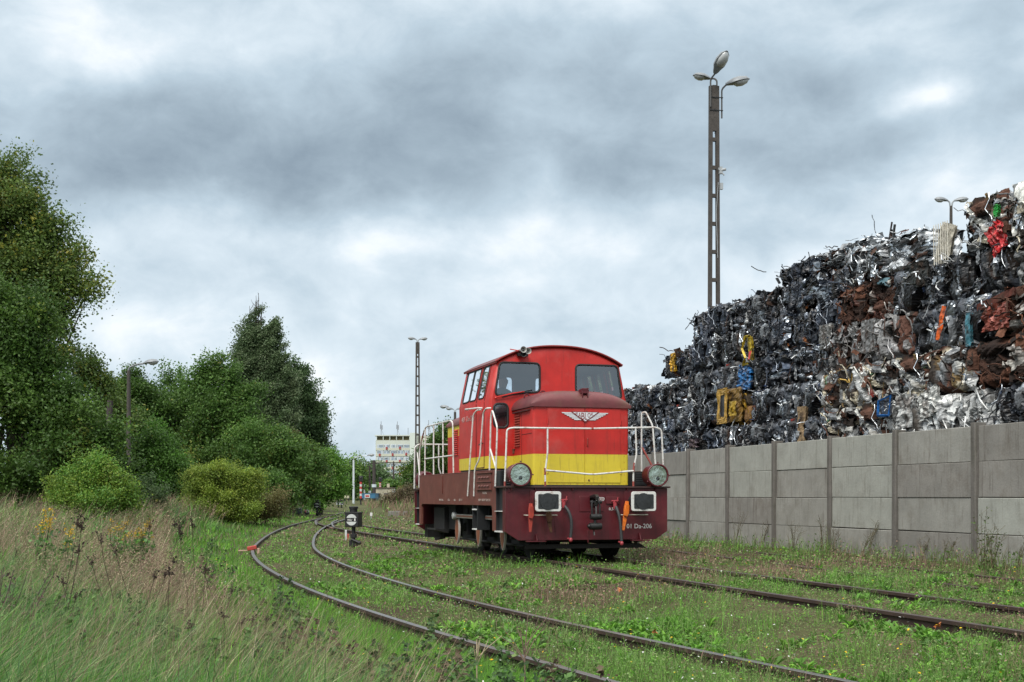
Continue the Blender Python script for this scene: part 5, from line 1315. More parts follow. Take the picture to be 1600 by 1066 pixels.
def pal_for(t, k, r_):
    if t < 8.3:       # nearer stack
        if k <= 2: return 'mixed'
        return {3: 'mixed', 4: 'mixed', 5: 'dark', 6: 'mixed', 7: 'mixed'}.get(k, 'mixed') if r_.random() < .75 else 'rust'
    return r_.choice(['dark', 'dark', 'dark', 'blue'])
rb = random.Random(5)
ORD = ['first', 'second', 'third', 'fourth', 'fifth', 'sixth', 'seventh', 'eighth', 'ninth', 'tenth', 'eleventh', 'twelfth', 'thirteenth', 'fourteenth', 'fifteenth', 'sixteenth', 'seventeenth', 'eighteenth', 'nineteenth', 'twentieth', 'twenty-first', 'twenty-second', 'twenty-third', 'twenty-fourth', 'twenty-fifth']
def override(t, k):
    for (ta, tb, kk), v in OVT.items():
        if kk == k and ta <= t < tb: return v
    return None
OVT = {(2.4, 5.2, 3): 'white', (-3, 2.4, 3): 'dark', (-3, 2.2, 5): 'rust', (2.2, 4.3, 5): 'dark', (4.3, 8.3, 5): 'grey', (5.2, 8.3, 6): 'rust', (2.4, 5.2, 6): 'dark', (8.3, 10.8, 8): 'silver', (10.8, 15, 8): 'blue', (-3, 2.4, 6): 'mixed', (3.8, 8.3, 7): 'silver',
       (-3, 2.8, 7): 'mixed', (8.3, 12.8, 7): 'blue', (9.8, 13, 6): 'blue', (8.3, 9.8, 5): 'silver', (14.2, 16, 4): 'yellow', (13.5, 17.7, 6): 'dark', (16, 18, 4): 'dark', (3.9, 5.3, 6): 'silver'}
bales = []
for k in range(3, 9):
    z0 = -.62 + HB * k      # rows 0 and lower stay hidden behind the wall
    t = -2.6 + rb.uniform(0, .5) + (k % 2) * .4; seat = 0
    while t < 27:
        L_ = rb.choice([1.15, 1.3, 1.3, 1.5])
        if t < 8.3 < t + L_: L_ = 8.3 - t + .05; L_ = max(L_, .8)
        L_ = round(L_, 1)
        tc_ = t + L_ / 2
        if z0 + HB * .55 < heap_top(tc_):
            w_ = (1.55 if tc_ < 8.3 else 2.35) + .14 * (k - 2) + rb.uniform(-.08, .08)
            r2 = rb.random(); pal = override(tc_, k) or pal_for(tc_, k, rb)
            big = {'white': 12, 'grey': 10, 'yellow': 7, 'silver': 6}.get(pal, 3)
            bales.append((k, seat, tc_, w_, z0, L_, pal, big)); seat += 1
        t += L_ + .02
near = {}
rowname = {3: 'lowest visible row', 4: 'second visible row', 5: 'middle row', 6: 'second row from top', 7: 'topmost row', 8: 'crest above it'}
vcount = {}
for (k, seat, tc_, w_, z0, L_, pal, big) in bales:
    X = heap_pos(tc_, w_, z0); 
    vcount[pal] = vcount.get(pal, 0) + 1
    s = bale_mesh(pal, vcount[pal] % (5 if pal in ('dark', 'mixed', 'rust') else 3), L_, big)
    if not hasattr(s, 'me'):
        o = s.obj('scrap_bale'); s.me = o.data
    else:
        o = bpy.data.objects.new('scrap_bale', s.me); C.objects.link(o)
    place_bale(o, tc_, w_, z0)
    if k == 7: o.scale.z = rb.uniform(1.08, 1.2) if tc_ < 4.1 else rb.uniform(.88, 1.02)
    if k == 8: o.scale.z = rb.uniform(.5, .72)
    if k > 4 and tc_ > 19.2: o.scale.z = rb.uniform(.75, 1.0)
    tag(o, '%s bale, %s from the right in the %s' % (PNAME[pal], ORD[seat], rowname[k]), 'scrap bale', 'crushed scrap bales stacked behind the wall')
# dark compacted core so that no daylight shows between the rows
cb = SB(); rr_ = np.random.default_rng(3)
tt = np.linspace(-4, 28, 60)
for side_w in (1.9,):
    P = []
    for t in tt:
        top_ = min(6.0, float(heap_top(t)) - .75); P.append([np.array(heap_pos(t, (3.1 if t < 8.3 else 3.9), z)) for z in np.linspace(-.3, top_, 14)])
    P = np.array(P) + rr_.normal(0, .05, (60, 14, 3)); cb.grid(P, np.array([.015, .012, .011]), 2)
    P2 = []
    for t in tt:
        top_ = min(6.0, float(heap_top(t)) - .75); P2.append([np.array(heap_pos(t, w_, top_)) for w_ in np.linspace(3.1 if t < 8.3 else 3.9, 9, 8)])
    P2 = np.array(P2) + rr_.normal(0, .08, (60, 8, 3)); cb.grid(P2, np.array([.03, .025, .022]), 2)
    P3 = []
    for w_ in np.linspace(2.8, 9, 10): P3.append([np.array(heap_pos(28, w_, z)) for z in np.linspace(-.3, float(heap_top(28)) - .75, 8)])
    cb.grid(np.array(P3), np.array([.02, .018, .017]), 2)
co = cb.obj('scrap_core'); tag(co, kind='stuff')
# loose sheets and rods scattered over the face and sticking out of the silhouette: one tangle nobody could count
def real_top(t):
    z = 1.2
    for k in range(3, 9):
        z0 = -.62 + HB * k
        if z0 + HB * .55 < float(heap_top(t)): z = z0 + (.45 if k == 8 else .86)
    return z
ls = SB(); r3 = np.random.default_rng(21)
def heap_w(t, z): return (1.55 if t < 8.3 else 2.35) + .14 * ((z + .62) / HB - 2) - .05
for i in range(420):
    t = r3.uniform(-3, 24); zt = real_top(t); top_edge = r3.uniform() < .72
    z = zt + r3.uniform(-.25, .02) if top_edge else r3.uniform(1.6, zt)
    pal = 'dark' if t > 8.3 or r3.uniform() < .45 else r3.choice(['mixed', 'rust', 'mixed', 'grey'])
    col, mm = pick(pal, 1, r3); c = np.array(heap_pos(t, heap_w(t, z) + (r3.uniform(-.1, 1.0) if top_edge else r3.uniform(-.14, .02)), z))
    if i % 3 == 0:
        d = r3.normal(0, 1, 3); d[2] = abs(d[2]) * .35 if top_edge else d[2]; d /= np.linalg.norm(d); ln = r3.uniform(.15, .5); q = np.linspace(0, 1, 6)[:, None]
        ls.strip(c + d * q * ln + r3.normal(0, .02, (6, 3)), r3.uniform(.006, .018), col[0], mm[0])
    else:
        sz = r3.uniform(.08, .30); ls.sheet(c, (-.9, -.3, .3), sz, sz * r3.uniform(.3, 1), col[0], mm[0], r3, tilt=.9, amp=.06, nu=5, nv=4)
lo = ls.obj('loose_scrap'); tag(lo, kind='stuff')

# single recognisable pieces lying in the heap
def piece(name, label, px, py, dw, w_m, h_m, col, m_, seed, amp=.06, nu=18, nv=18, rot=0.0, extra=None, cat='scrap sheet', thick=True):
    """crumpled piece on the face of the heap, found along the sight line of the survey"""
    k = (px - 800) / 2000.0; best = None
    for t in np.arange(-4, 25, .02):
        z_guess = 3.5
        P = heap_pos(t, (1.55 if t < 8.3 else 2.35), 0); best = (abs(P.x / P.y - k), t) if best is None or abs(P.x / P.y - k) < best[0] else best
    t = best[1]
    for it in range(3):
        z = EYE - (py - 777) / 2000 * (heap_pos(t, heap_w(t, 4), 0).y); w_ = heap_w(t, z) - dw
        den_ = 1e9
        for tt_ in np.arange(t - 1, t + 1, .01):
            P = heap_pos(tt_, w_, 0); e_ = abs(P.x / P.y - k)
            if e_ < den_: den_ = e_; tb = tt_
        t = tb
    r_ = np.random.default_rng(seed); P0 = heap_pos(t, w_, z)
    g = crumple(nu, nv, w_m, h_m, r_, amp, 5)
    ca, sa = math.cos(rot), math.sin(rot)
    U = g[..., 0] * ca - g[..., 1] * sa; V = g[..., 0] * sa + g[..., 1] * ca
    s = SB(); A = -np.array(WA); Nn = -np.array(WN)
    base = U[..., None] * A + V[..., None] * np.array([0, 0, 1.]) + g[..., 2:] * Nn
    q1 = fbm(U * 7 + seed, V * 7, seed, 4); q2 = fbm(U * 11 + seed, V * 5 + 3, seed + 5, 4)
    cv = np.array(col)[None, None] * (.55 + .85 * q1[..., None]); wr = sstep(.52, .66, q2)[..., None] * .75; cv = cv * (1 - wr) + np.array([.06, .04, .03]) * wr
    s.grid(base, cv.reshape(-1, 3), m_)
    s.grid(base * .96 + np.array(WN) * .06, np.array(col) * .6, m_)
    if extra: extra(s, r_, A, Nn)
    o = s.obj(name); o.location = P0; tag(o, label, cat); return o
def pc_square(s, r_, A, Nn):
    # folded yellow frame round a dark square opening
    for (u0, v0, su, sv) in ((-.52, 0, .20, 1.0), (-.02, 0, .20, 1.0), (-.27, .42, .7, .20), (-.27, -.42, .7, .20)):
        g = crumple(8, 8, su, sv, r_, .07, 4); s.grid((g[..., :1] + u0) * A + (g[..., 1:2] + v0) * np.array([0, 0, 1.]) + (g[..., 2:] + .14) * Nn, np.array([.40, .24, .05]), 0)
    g = crumple(6, 6, .36, .66, r_, .02, 2); s.grid((g[..., :1] - .27) * A + g[..., 1:2] * np.array([0, 0, 1.]) + (g[..., 2:] + .10) * Nn, np.array([.04, .04, .045]), 0)
    g = crumple(8, 8, .45, .42, r_, .10, 4); s.grid((g[..., :1] + .50) * A + (g[..., 1:2] - .12) * np.array([0, 0, 1.]) + (g[..., 2:] + .16) * Nn, np.array([.42, .27, .03]), 0)
piece('crushed_cab', 'crushed yellow bale face with a dark square opening, low on the left of the heap', 1141, 634, .12, 1.55, .98, (.26, .15, .035), 0, 1, amp=.10, extra=pc_square, cat='scrap bale')
piece('blue_sheet', 'crumpled bright blue sheet above the yellow square bale', 1163, 590, .14, .82, .66, (.015, .14, .36), 0, 2, amp=.16, rot=-.2)
piece('bent_door', 'bent yellow door frame hanging above the blue sheet', 1172, 548, .16, .24, .82, (.50, .36, .03), 0, 3, amp=.06, rot=.25, nu=5,
      extra=lambda s, r_, A, Nn: [s.strip([np.array(q[0] * A + np.array([0, 0, q[1]]) + Nn * .08) for q in ((.1, .40), (-.15, .42), (-.36, .1), (-.12, -.2), (-.3, -.38), (.1, -.36))], .045, np.array([.50, .36, .03]), 0), s.sheet(np.array(A) * .16 + np.array([0, 0, -.15]) + Nn * .1, Nn, .14, .26, np.array([.45, .03, .02]), 0, r_, .2, .03)])
piece('yellow_sheet', 'crumpled yellow sheet at the upper left edge of the heap', 1051, 566, .05, .40, .62, (.58, .33, .02), 0, 4, amp=.14)
piece('crushed_board', 'blue edged grey panel wedged in the lowest row beside the white sheets', 1384, 636, .15, .46, .42, (.05, .07, .10), 0, 5, amp=.03, rot=.15,
      extra=lambda s, r_, A, Nn: [s.strip([np.array(q[0] * A + np.array([0, 0, q[1]]) + Nn * .05) for q in ((-.24, -.18), (.2, -.20), (.27, .22), (-.2, .14), (-.24, -.18))], .028, np.array([.01, .13, .42]), 0)])
piece('white_sheet', 'large crumpled white sheet in the lowest row, the left one', 1415, 643, .13, .72, .70, (.50, .51, .50), 0, 6, amp=.14)
piece('white_sheet', 'large crumpled white sheet in the lowest row, the right one', 1450, 630, .13, .74, .55, (.52, .53, .51), 0, 7, amp=.12, rot=.3)
piece('dented_sheet', 'flat dented grey panel in the middle of the heap, the left one', 1290, 522, .12, .66, .62, (.17, .17, .165), 0, 8, amp=.07)
piece('dented_sheet', 'flat dented grey panel in the middle of the heap, the right one', 1357, 525, .14, .60, .74, (.19, .19, .19), 0, 9, amp=.06)
piece('orange_strip', 'bright orange bent strip in the right half of the heap', 1470, 505, .18, .15, .70, (.72, .12, .012), 0, 10, amp=.03, rot=-.3, nu=5)
piece('red_shell', 'dented red brown machine shell at the right edge of the heap', 1556, 495, .12, .80, .50, (.26, .07, .05), 0, 11, amp=.14)
piece('rusty_girder', 'long flat rusty girder lying over the red brown shell', 1555, 468, .16, 1.15, .14, (.12, .04, .03), 2, 12, amp=.02, rot=.14, nv=4)
piece('tarpaulin', 'crumpled red sheet hanging near the top right of the heap', 1556, 372, .12, .42, .62, (.45, .015, .02), 0, 13, amp=.16, rot=.5)
def ribs(s, r_, A, Nn):
    for i in range(7):
        u = -.24 + i * .08; s.strip([np.array((u + .02) * A + np.array([0, 0, -.42]) + Nn * .10), np.array(u * A + np.array([0, 0, 0.]) + Nn * .10), np.array(u * A + np.array([0, 0, .42]) + Nn * .10)], .012, np.array([.52, .49, .42]), 0)
piece('corrugated_sheet', 'cream corrugated sheet leaning at the stepped corner of the heap', 1476, 380, .15, .50, .84, (.50, .46, .38), 0, 14, amp=.03, rot=-.35, extra=ribs)
piece('green_hose', 'thin green strip hanging between the grey panels', 1313, 545, .17, .05, .34, (.02, .35, .06), 0, 15, amp=.02, nu=4)
piece('teal_sheet', 'narrow teal and white panel beside the red brown shell', 1512, 515, .15, .17, .66, (.06, .22, .28), 0, 16, amp=.04, nu=5)
piece('wooden_log', 'split pale timber stump standing in the lowest row over the wall', 1252, 664, .12, .42, .95, (.27, .19, .11), 2, 17, amp=.09, nu=6)
piece('black_net', 'black mesh netting draped over the upper right of the heap', 1430, 430, .14, .9, .55, (.04, .045, .045), 2, 18, amp=.10)
piece('lilac_hood', 'dark mauve crushed car bonnet low behind the wall, left end of the heap', 1083, 693, .2, .62, .26, (.06, .035, .05), 0, 19, amp=.10)
piece('twisted_bar', 'twisted upright bars standing out of the heap silhouette', 1393, 372, -.4, .10, .50, (.03, .03, .03), 0, 20, amp=.03, nu=3, extra=lambda s, r_, A, Nn: [s.strip([np.array(q[0] * A + np.array([0, 0, q[1]])) for q in ((0, -.3), (.05, .0), (.14, .34))], .03, np.array([.03, .03, .03]), 0), s.strip([np.array(q[0] * A + np.array([0, 0, q[1]])) for q in ((0, -.3), (-.1, .05), (.02, .42))], .022, np.array([.04, .03, .03]), 0)])
piece('flat_plate', 'flat dark plate jutting out at the left end of the heap', 1008, 606, .0, .7, .10, (.05, .04, .04), 2, 22, amp=.02, nv=4, rot=.2)
piece('green_scrap', 'small bright green scrap piece near the top right corner', 1556, 328, .15, .14, .24, (.03, .35, .06), 0, 23, amp=.05, nu=5)
# ------------------------------------------------------------------ vegetation
LEAF = leaf_mat('leaves', .38, .5, .35)
GRASSM = leaf_mat('grass_blades', .25, .6, .2)
BARK = mat('bark', (.055, .042, .032), .95, var=.3, vscale=6, bump=.5)
def unit(v): return v / (np.linalg.norm(v, axis=-1, keepdims=True) + 1e-9)

def leaf_quads(P, size, r_, up=.35, wind=None):
    """one bent kite per point"""
    n = len(P); nn = unit(r_.normal(0, 1, (n, 3)) + np.array([0, -.15, up * 2])); a = unit(np.cross(nn, r_.normal(0, 1, (n, 3))))
    if wind is not None: a = unit(a * .7 + wind); nn = unit(np.cross(a, r_.normal(0, 1, (n, 3))))
    b = np.cross(nn, a); s = (size * r_.uniform(.6, 1.35, n))[:, None]
    V = np.stack([P - a * s * .55, P + b * s * .36 - a * s * .05, P + a * s * .6 - nn * s * .12, P - b * s * .36 - a * s * .05], 1)
    return V.reshape(-1, 3), np.arange(4 * n).reshape(n, 4)

def tree(label, blobs, Y, leaf, cols, twigs, per, base=None, trunk=.16, wind=0.0, spread=.38, cat='tree', name='tree', group=None, loose=.0, depth=.8, bough=16, twl=.7, stems=1, seed=0, bare=None, flat=0.0):
    """blobs = [(px, py, rx px, rz px)] surveyed crown masses at distance Y"""
    r_ = np.random.default_rng(1000 + seed); k = Y / 2000.0
    if Y < 130: leaf *= .72; per = int(per * 1.55)
    B = []
    for q in blobs:
        x, y_, z = at(q[0], q[1], Y); B.append((x, Y + (q[4] if len(q) > 4 else 0), z, q[2] * k, q[2] * k * depth, q[3] * k))
    B = np.array(B)
    if base is None: base = (float(np.average(B[:, 0], weights=B[:, 3] * B[:, 5])), Y)
    bz = gz(base[0], base[1]) - .1
    root = empty(name, label, cat, (base[0], base[1], bz), 0, group); o0 = np.array([base[0], base[1], bz])
    vol = B[:, 3] * B[:, 5]; n = twigs; bi = r_.choice(len(B), n, p=vol / vol.sum())
    d = unit(r_.normal(0, 1, (n, 3))); 
    lump = .80 + .45 * (fbm(d[:, 0] * 2.2 + bi * 3.3 + seed, d[:, 2] * 2.2 + d[:, 1] * 1.7, 5 + seed, 3) - .5) * 2 * .8
    rad = (r_.uniform(.30, 1.0, n) ** .55 + loose * r_.uniform(0, .25, n)) * lump
    rad = rad * np.where(r_.uniform(size=n) < .16, r_.uniform(1.08, 1.30, n), 1.0)
    T = B[bi, :3] + d * B[bi, 3:] * rad[:, None]
    # gather the twigs into boughs so that dark gaps open between leaf masses
    nb = max(12, n // bough); bo = r_.integers(0, nb, n); bc = T[:nb].copy(); bdir = unit(d[:nb] * np.array([1, 1, .55]) + np.array([wind * 1.3, 0, .30 + wind * .8]))
    br = np.minimum(B[bi[:nb], 3], B[bi[:nb], 5]); br = np.clip(br * .25, spread * .8, spread * 2.8)
    T = bc[bo] + bdir[bo] * (r_.uniform(-1.3, 1.2, n) * br[bo] * (1.25 + wind))[:, None] + r_.normal(0, .42, (n, 3)) * br[bo][:, None] * np.array([1, 1, .50])
    d = unit(bdir[bo] + r_.normal(0, .35, (n, 3))); bi = bi[:nb][bo]
    gzz = ground(T[:, 0], T[:, 1]); T[:, 2] = np.maximum(T[:, 2], gzz + .15 + r_.uniform(0, .5, n))
    out_ = unit(d * np.array([1, 1, .6]) + np.array([wind * 1.2, 0, .45 + wind * .6]))
    # leaves strung along each twig
    t = r_.uniform(-1, .35, (n, per)) ; L_ = twl * r_.uniform(.6, 1.3, (n, 1))
    P = T[:, None] + out_[:, None] * (t * L_)[..., None] + r_.normal(0, 1, (n, per, 3)) * (spread * (1.05 - .5 * (t + 1) / 1.35))[..., None] * np.array([1, 1, .75 - flat])
    P = P.reshape(-1, 3)
    wv = np.array([.9, 0, .35]) * wind if wind > 0 else None
    V, F = leaf_quads(P, np.full(len(P), leaf), r_, wind=wv)
    C0 = np.array([c[:3] for c in cols]); wts = np.array([c[3] for c in cols]); wts = wts / wts.sum()
    ci = r_.choice(len(C0), n, p=wts); tc2 = (C0[ci] * .55 + C0[ci[:nb]][bo] * .45) * r_.uniform(.78, 1.22, (n, 1)) * r_.uniform(.8, 1.2, (nb, 1))[bo]
    cc = np.repeat(tc2, per, axis=0) * r_.uniform(.84, 1.16, (n * per, 1)); sw = r_.uniform(size=n * per) < .10
    cc[sw] = C0[r_.choice(len(C0), sw.sum(), p=wts)]
    o = npmesh('crown', V - o0, F, LEAF, np.repeat(cc, 4, axis=0), parent=root)
    # trunk, limbs and twigs
    mb = MB(); cen = np.average(B[:, :3], axis=0, weights=vol); top = B[np.argmax(B[:, 2]), :3]
    for sidx in range(stems):
        off = np.array([r_.normal(0, .3 * (stems > 1) * 2), r_.normal(0, .3 * (stems > 1)), 0])
        p0 = o0 + off * .3; mid = o0 * .5 + (cen + off) * .5; mid[0] = mid[0] * .5 + (o0[0] + off[0]) * .5
        path = [p0 - o0, mid - o0 + r_.normal(0, .12, 3), cen + off - o0, (top * .8 + cen * .2) + off - o0]
        mb.tube([tuple(p) for p in path], [trunk, trunk * .75, trunk * .5, trunk * .12], 7)
    for j in range(min(n, 90)):
        q = T[j]; b_ = B[bi[j], :3]; st = o0 + (b_ - o0) * r_.uniform(.35, .8); st[0] = st[0] * .6 + (o0[0] + (cen[0] - o0[0]) * .6) * .4
        m_ = (st + q) / 2 + r_.normal(0, .15, 3); mb.tube([tuple(st - o0), tuple(m_ - o0), tuple(q - o0)], [trunk * .26, trunk * .14, .012], 4)
    if bare:
        for (px, py0, py1, lean) in bare:
            a_ = np.array(at(px, py0, Y)) - o0; b_ = np.array(at(px + lean, py1, Y)) - o0
            mb.tube([tuple(a_), tuple((a_ + b_) / 2 + r_.normal(0, .05, 3)), tuple(b_)], [.05, .03, .012], 4)
            for q in range(9):
                f = r_.uniform(.0, .85); s_ = a_ + (b_ - a_) * f; e_ = s_ + np.array([r_.normal(.05, .16), r_.normal(0, .1), r_.uniform(.5, 1.1) * (1 - f * .6)])
                mb.tube([tuple(s_), tuple((s_ + e_) / 2 + np.array([r_.normal(0, .03), 0, 0])), tuple(e_)], [.022, .014, .006], 4)
    mb.build('trunk', BARK, root, smooth=False)
    return root
G_DARK = [(a_*1.30, b_*1.28, c_*1.1, w_) for a_, b_, c_, w_ in [(.040, .085, .018, 5), (.055, .115, .025, 4), (.08, .145, .030, 2), (.15, .17, .03, .3)]]
G_BLUE = [(a_*1.30, b_*1.28, c_*1.1, w_) for a_, b_, c_, w_ in [(.045, .085, .038, 5), (.065, .115, .052, 4), (.10, .155, .075, 2)]]
G_MID = [(a_*1.30, b_*1.28, c_*1.1, w_) for a_, b_, c_, w_ in [(.052, .110, .026, 5), (.072, .145, .034, 4), (.105, .18, .042, 2), (.19, .17, .04, .35)]]
G_FRESH = [(a_*1.30, b_*1.28, c_*1.1, w_) for a_, b_, c_, w_ in [(.07, .165, .028, 5), (.095, .205, .038, 4), (.14, .23, .045, 1)]]
G_YEL = [(a_*1.30, b_*1.28, c_*1.1, w_) for a_, b_, c_, w_ in [(.17, .235, .038, 5), (.12, .19, .032, 4), (.25, .28, .06, 2), (.08, .13, .028, 2)]]
G_POP = [(a_*1.30, b_*1.28, c_*1.1, w_) for a_, b_, c_, w_ in [(.075, .125, .032, 5), (.10, .155, .04, 4), (.22, .22, .04, .8), (.30, .24, .04, .25), (.055, .095, .026, 3)]]
G_POPG = [(a_*1.30, b_*1.28, c_*1.1, w_) for a_, b_, c_, w_ in [(.060, .098, .048, 5), (.09, .135, .072, 4), (.15, .195, .12, 2.5)]]
TG = 'trees along the left of the tracks'
tree('very tall loose crowned poplar at the left edge, rising over the broad tree', [(-60, 340, 90, 110), (5, 290, 42, 70), (38, 315, 45, 50), (50, 370, 55, 50), (45, 430, 70, 60), (92, 408, 60, 36), (135, 395, 44, 28), (118, 440, 44, 30), (-10, 470, 110, 110), (75, 485, 45, 50), (90, 535, 30, 50)], 56, .165, G_POP, 1300, 60, base=(-21.5, 56), trunk=.35, loose=.25, bough=7, spread=.46, twl=1.1, group=TG, seed=1)
tree('broad dense dark green tree at the left edge, nearest of all', [(-70, 560, 110, 170), (20, 520, 75, 120), (60, 600, 80, 100), (115, 640, 75, 95), (150, 700, 65, 80), (40, 720, 130, 85), (170, 740, 40, 50), (-60, 740, 120, 100)], 40, .125, G_DARK, 2100, 60, base=(-15.4, 40), trunk=.28, spread=.34, twl=.8, group=TG, seed=2)
tree('small tree with yellowing leaves between the broad tree and the street lamp', [(140, 590, 34, 32), (165, 625, 30, 45), (150, 690, 55, 70), (185, 640, 22, 30)], 58, .15, G_POP, 420, 60, trunk=.18, loose=.4, group=TG, seed=3)
tree('dark tree directly behind the slender street lamp', [(205, 640, 45, 55), (232, 620, 40, 52), (215, 710, 70, 70)], 74, .17, G_DARK, 650, 60, trunk=.2, group=TG, seed=4)
tree('windswept dark tree with feathery tips right of the street lamp', [(291, 572, 7, 24), (286, 600, 16, 34), (268, 604, 10, 28), (255, 632, 20, 34), (300, 630, 24, 34), (312, 605, 8, 26), (300, 670, 55, 55), (285, 725, 70, 60)], 78, .17, G_MID, 850, 60, wind=.55, loose=.3, trunk=.2, twl=1.6, spread=.34, group=TG, seed=5)
tree('windswept dark tree with ragged top, just left of the tall poplar', [(325, 562, 7, 24), (322, 592, 16, 32), (343, 582, 8, 24), (349, 612, 22, 36), (362, 596, 8, 26), (370, 640, 34, 50), (335, 650, 34, 50), (345, 700, 65, 70)], 74, .17, G_MID, 850, 60, wind=.55, loose=.3, trunk=.2, twl=1.6, spread=.34, group=TG, seed=6)
tree('rounded green tree standing low between the street lamp and the yellow green bush', [(250, 705, 42, 45), (225, 735, 45, 45), (275, 740, 28, 38)], 60, .13, G_FRESH[:1] + G_MID[:2], 700, 60, trunk=.15, group=TG, seed=7)
tree('tall dense poplar with bare twigs at its top, the highest of the middle trees', [(399, 500, 8, 22), (396, 530, 14, 32), (384, 570, 15, 45), (402, 575, 18, 55), (424, 522, 7, 22), (428, 555, 13, 36), (441, 590, 17, 45), (428, 610, 25, 60), (394, 640, 28, 70), (430, 665, 30, 60), (455, 640, 16, 40), (378, 620, 12, 40)], 92, .17, G_POPG, 2300, 60, wind=.5, trunk=.35, twl=1.5, spread=.24, group=TG, seed=8,
     bare=[(392, 520, 478, -2), (398, 515, 462, 2), (403, 515, 458, 1), (407, 520, 472, 3), (400, 510, 470, -1)])
tree('dark round shouldered tree right of the tall poplar', [(462, 590, 18, 30), (474, 618, 20, 34), (486, 648, 20, 34), (470, 680, 36, 46), (498, 662, 11, 22), (497, 690, 14, 18)], 98, .19, G_BLUE, 900, 60, wind=.2, trunk=.3, twl=1.1, group=TG, seed=9)
tree('leafy dark green tree under the tall poplar', [(405, 700, 50, 50), (380, 725, 50, 55), (440, 715, 40, 40)], 72, .16, G_MID, 1000, 60, trunk=.2, group=TG, seed=10)
tree('bushy mid green tree with brownish tufts below the round shouldered tree', [(455, 700, 40, 32), (475, 735, 40, 42), (440, 745, 35, 40)], 78, .16, G_MID + [(.13, .09, .04, .8)], 900, 60, trunk=.2, group=TG, seed=11)
tree('bright green leafy tree at the right end of the tree line', [(500, 735, 26, 35), (490, 755, 40, 32), (518, 752, 16, 30), (515, 722, 18, 22)], 86, .17, G_FRESH, 800, 60, trunk=.2, group=TG, seed=12)
tree('small green tree at the foot of the tree line behind the relay box', [(415, 764, 30, 24), (392, 770, 30, 20), (442, 772, 18, 14)], 66, .15, G_MID, 500, 50, trunk=.12, group=TG, seed=13)
tree('drooping willow beyond the white street lamp', [(585, 745, 26, 24), (600, 758, 24, 18), (570, 750, 20, 26)], 230, .42, G_BLUE[1:] + [(.08, .10, .05, 2)], 700, 40, trunk=.5, spread=1.0, twl=2.5, group=TG, seed=14)
tree('far green tree left of the white street lamp', [(538, 745, 16, 26), (548, 738, 14, 20), (532, 762, 18, 20)], 180, .36, G_MID, 500, 40, trunk=.4, spread=.9, twl=2.0, group=TG, seed=15)
tree('far low trees below the apartment block', [(622, 765, 22, 12), (600, 770, 20, 10)], 210, .40, G_MID, 320, 36, trunk=.3, spread=.8, group=TG, seed=16)
tree('dark dense tree seen behind the rear railing of the locomotive', [(694, 708, 24, 40), (668, 728, 24, 28), (650, 748, 24, 20), (706, 684, 16, 24)], 122, .24, G_DARK, 1100, 56, trunk=.4, spread=.5, group=TG, seed=17)
SG = 'bushes at the edge of the field'
tree('rounded yellow green bush in front of the middle trees', [(340, 735, 30, 30), (366, 745, 24, 28), (308, 758, 30, 24), (390, 760, 22, 26), (345, 776, 62, 20), (322, 730, 16, 20), (345, 795, 62, 14)], 50, .075, G_YEL, 900, 60, trunk=.05, stems=5, spread=.22, twl=.5, cat='bush', name='bush', group=SG, seed=20, loose=.35)
tree('yellow green bush below the broad dark tree, left of the street lamp', [(142, 738, 26, 28), (165, 745, 22, 30), (112, 762, 32, 22), (190, 766, 28, 20), (150, 782, 60, 18)], 34, .07, G_YEL[:2] + G_FRESH[:2], 800, 60, trunk=.05, stems=4, spread=.20, twl=.5, cat='bush', name='bush', group=SG, seed=21, loose=.35)
tree('pale green sapling at the foot of the street lamp', [(210, 765, 22, 28), (235, 775, 22, 20)], 46, .08, [(.10, .16, .06, 3), (.07, .12, .05, 2)], 200, 50, trunk=.03, spread=.2, cat='bush', name='bush', group=SG, seed=22)
tree('brown and green bramble bush right of the yellow green bush', [(425, 785, 28, 18), (400, 790, 24, 14)], 52, .08, [(.18, .15, .06, 3), (.12, .15, .045, 3), (.24, .21, .08, 1)], 260, 50, trunk=.03, stems=3, spread=.22, cat='bush', name='bush', group=SG, seed=23)
tree('brownish brushwood on the mound left of the locomotive', [(622, 785, 14, 8), (636, 777, 16, 11), (652, 777, 14, 13), (640, 791, 26, 8)], 96, .13, [(.17, .125, .085, 4), (.11, .12, .05, 3), (.22, .16, .10, 2)], 700, 46, trunk=.03, stems=4, spread=.35, cat='bush', name='bush', group=SG, seed=24)
tree('bush with yellow blossom on the mound left of the locomotive', [(638, 769, 14, 5), (652, 771, 10, 5)], 100, .11, [(.35, .26, .02, 3), (.10, .13, .03, 3)], 160, 40, trunk=.03, stems=3, spread=.25, cat='bush', name='bush', group=SG, seed=25)

# ------------------------------------------------------------------ grass and weeds
def field_d(x, y): return (x - curve_c(y)) / np.sqrt(1 + slope(curve_c, y) ** 2)
def loco_d(x, y): return (x - loco_c(y)) / math.sqrt(1.09)
def third_d(x, y): return (x - third_c(y)) / math.sqrt(1.06)
def wall_d(x, y): return (x - (7.98 - .2737 * (y - 22.1))) * .9645
LOCO_IN = lambda x, y: (np.abs(loco_d(x, y)) < 1.35) & (y > 23.2 + .0 * x) & (y < 31.5)
def samp(n, y0, y1, r_, p=1.0, u0=-.47, u1=.47):
    """positions with density falling with distance; p = 2 keeps the density even in the view"""
    a, b = y0 ** (1 - p), y1 ** (1 - p)
    y = (a + (b - a) * r_.uniform(size=n)) ** (1 / (1 - p)) if abs(p - 1) > 1e-6 else y0 * (y1 / y0) ** r_.uniform(size=n)
    x = r_.uniform(u0, u1, n) * y; return x, y
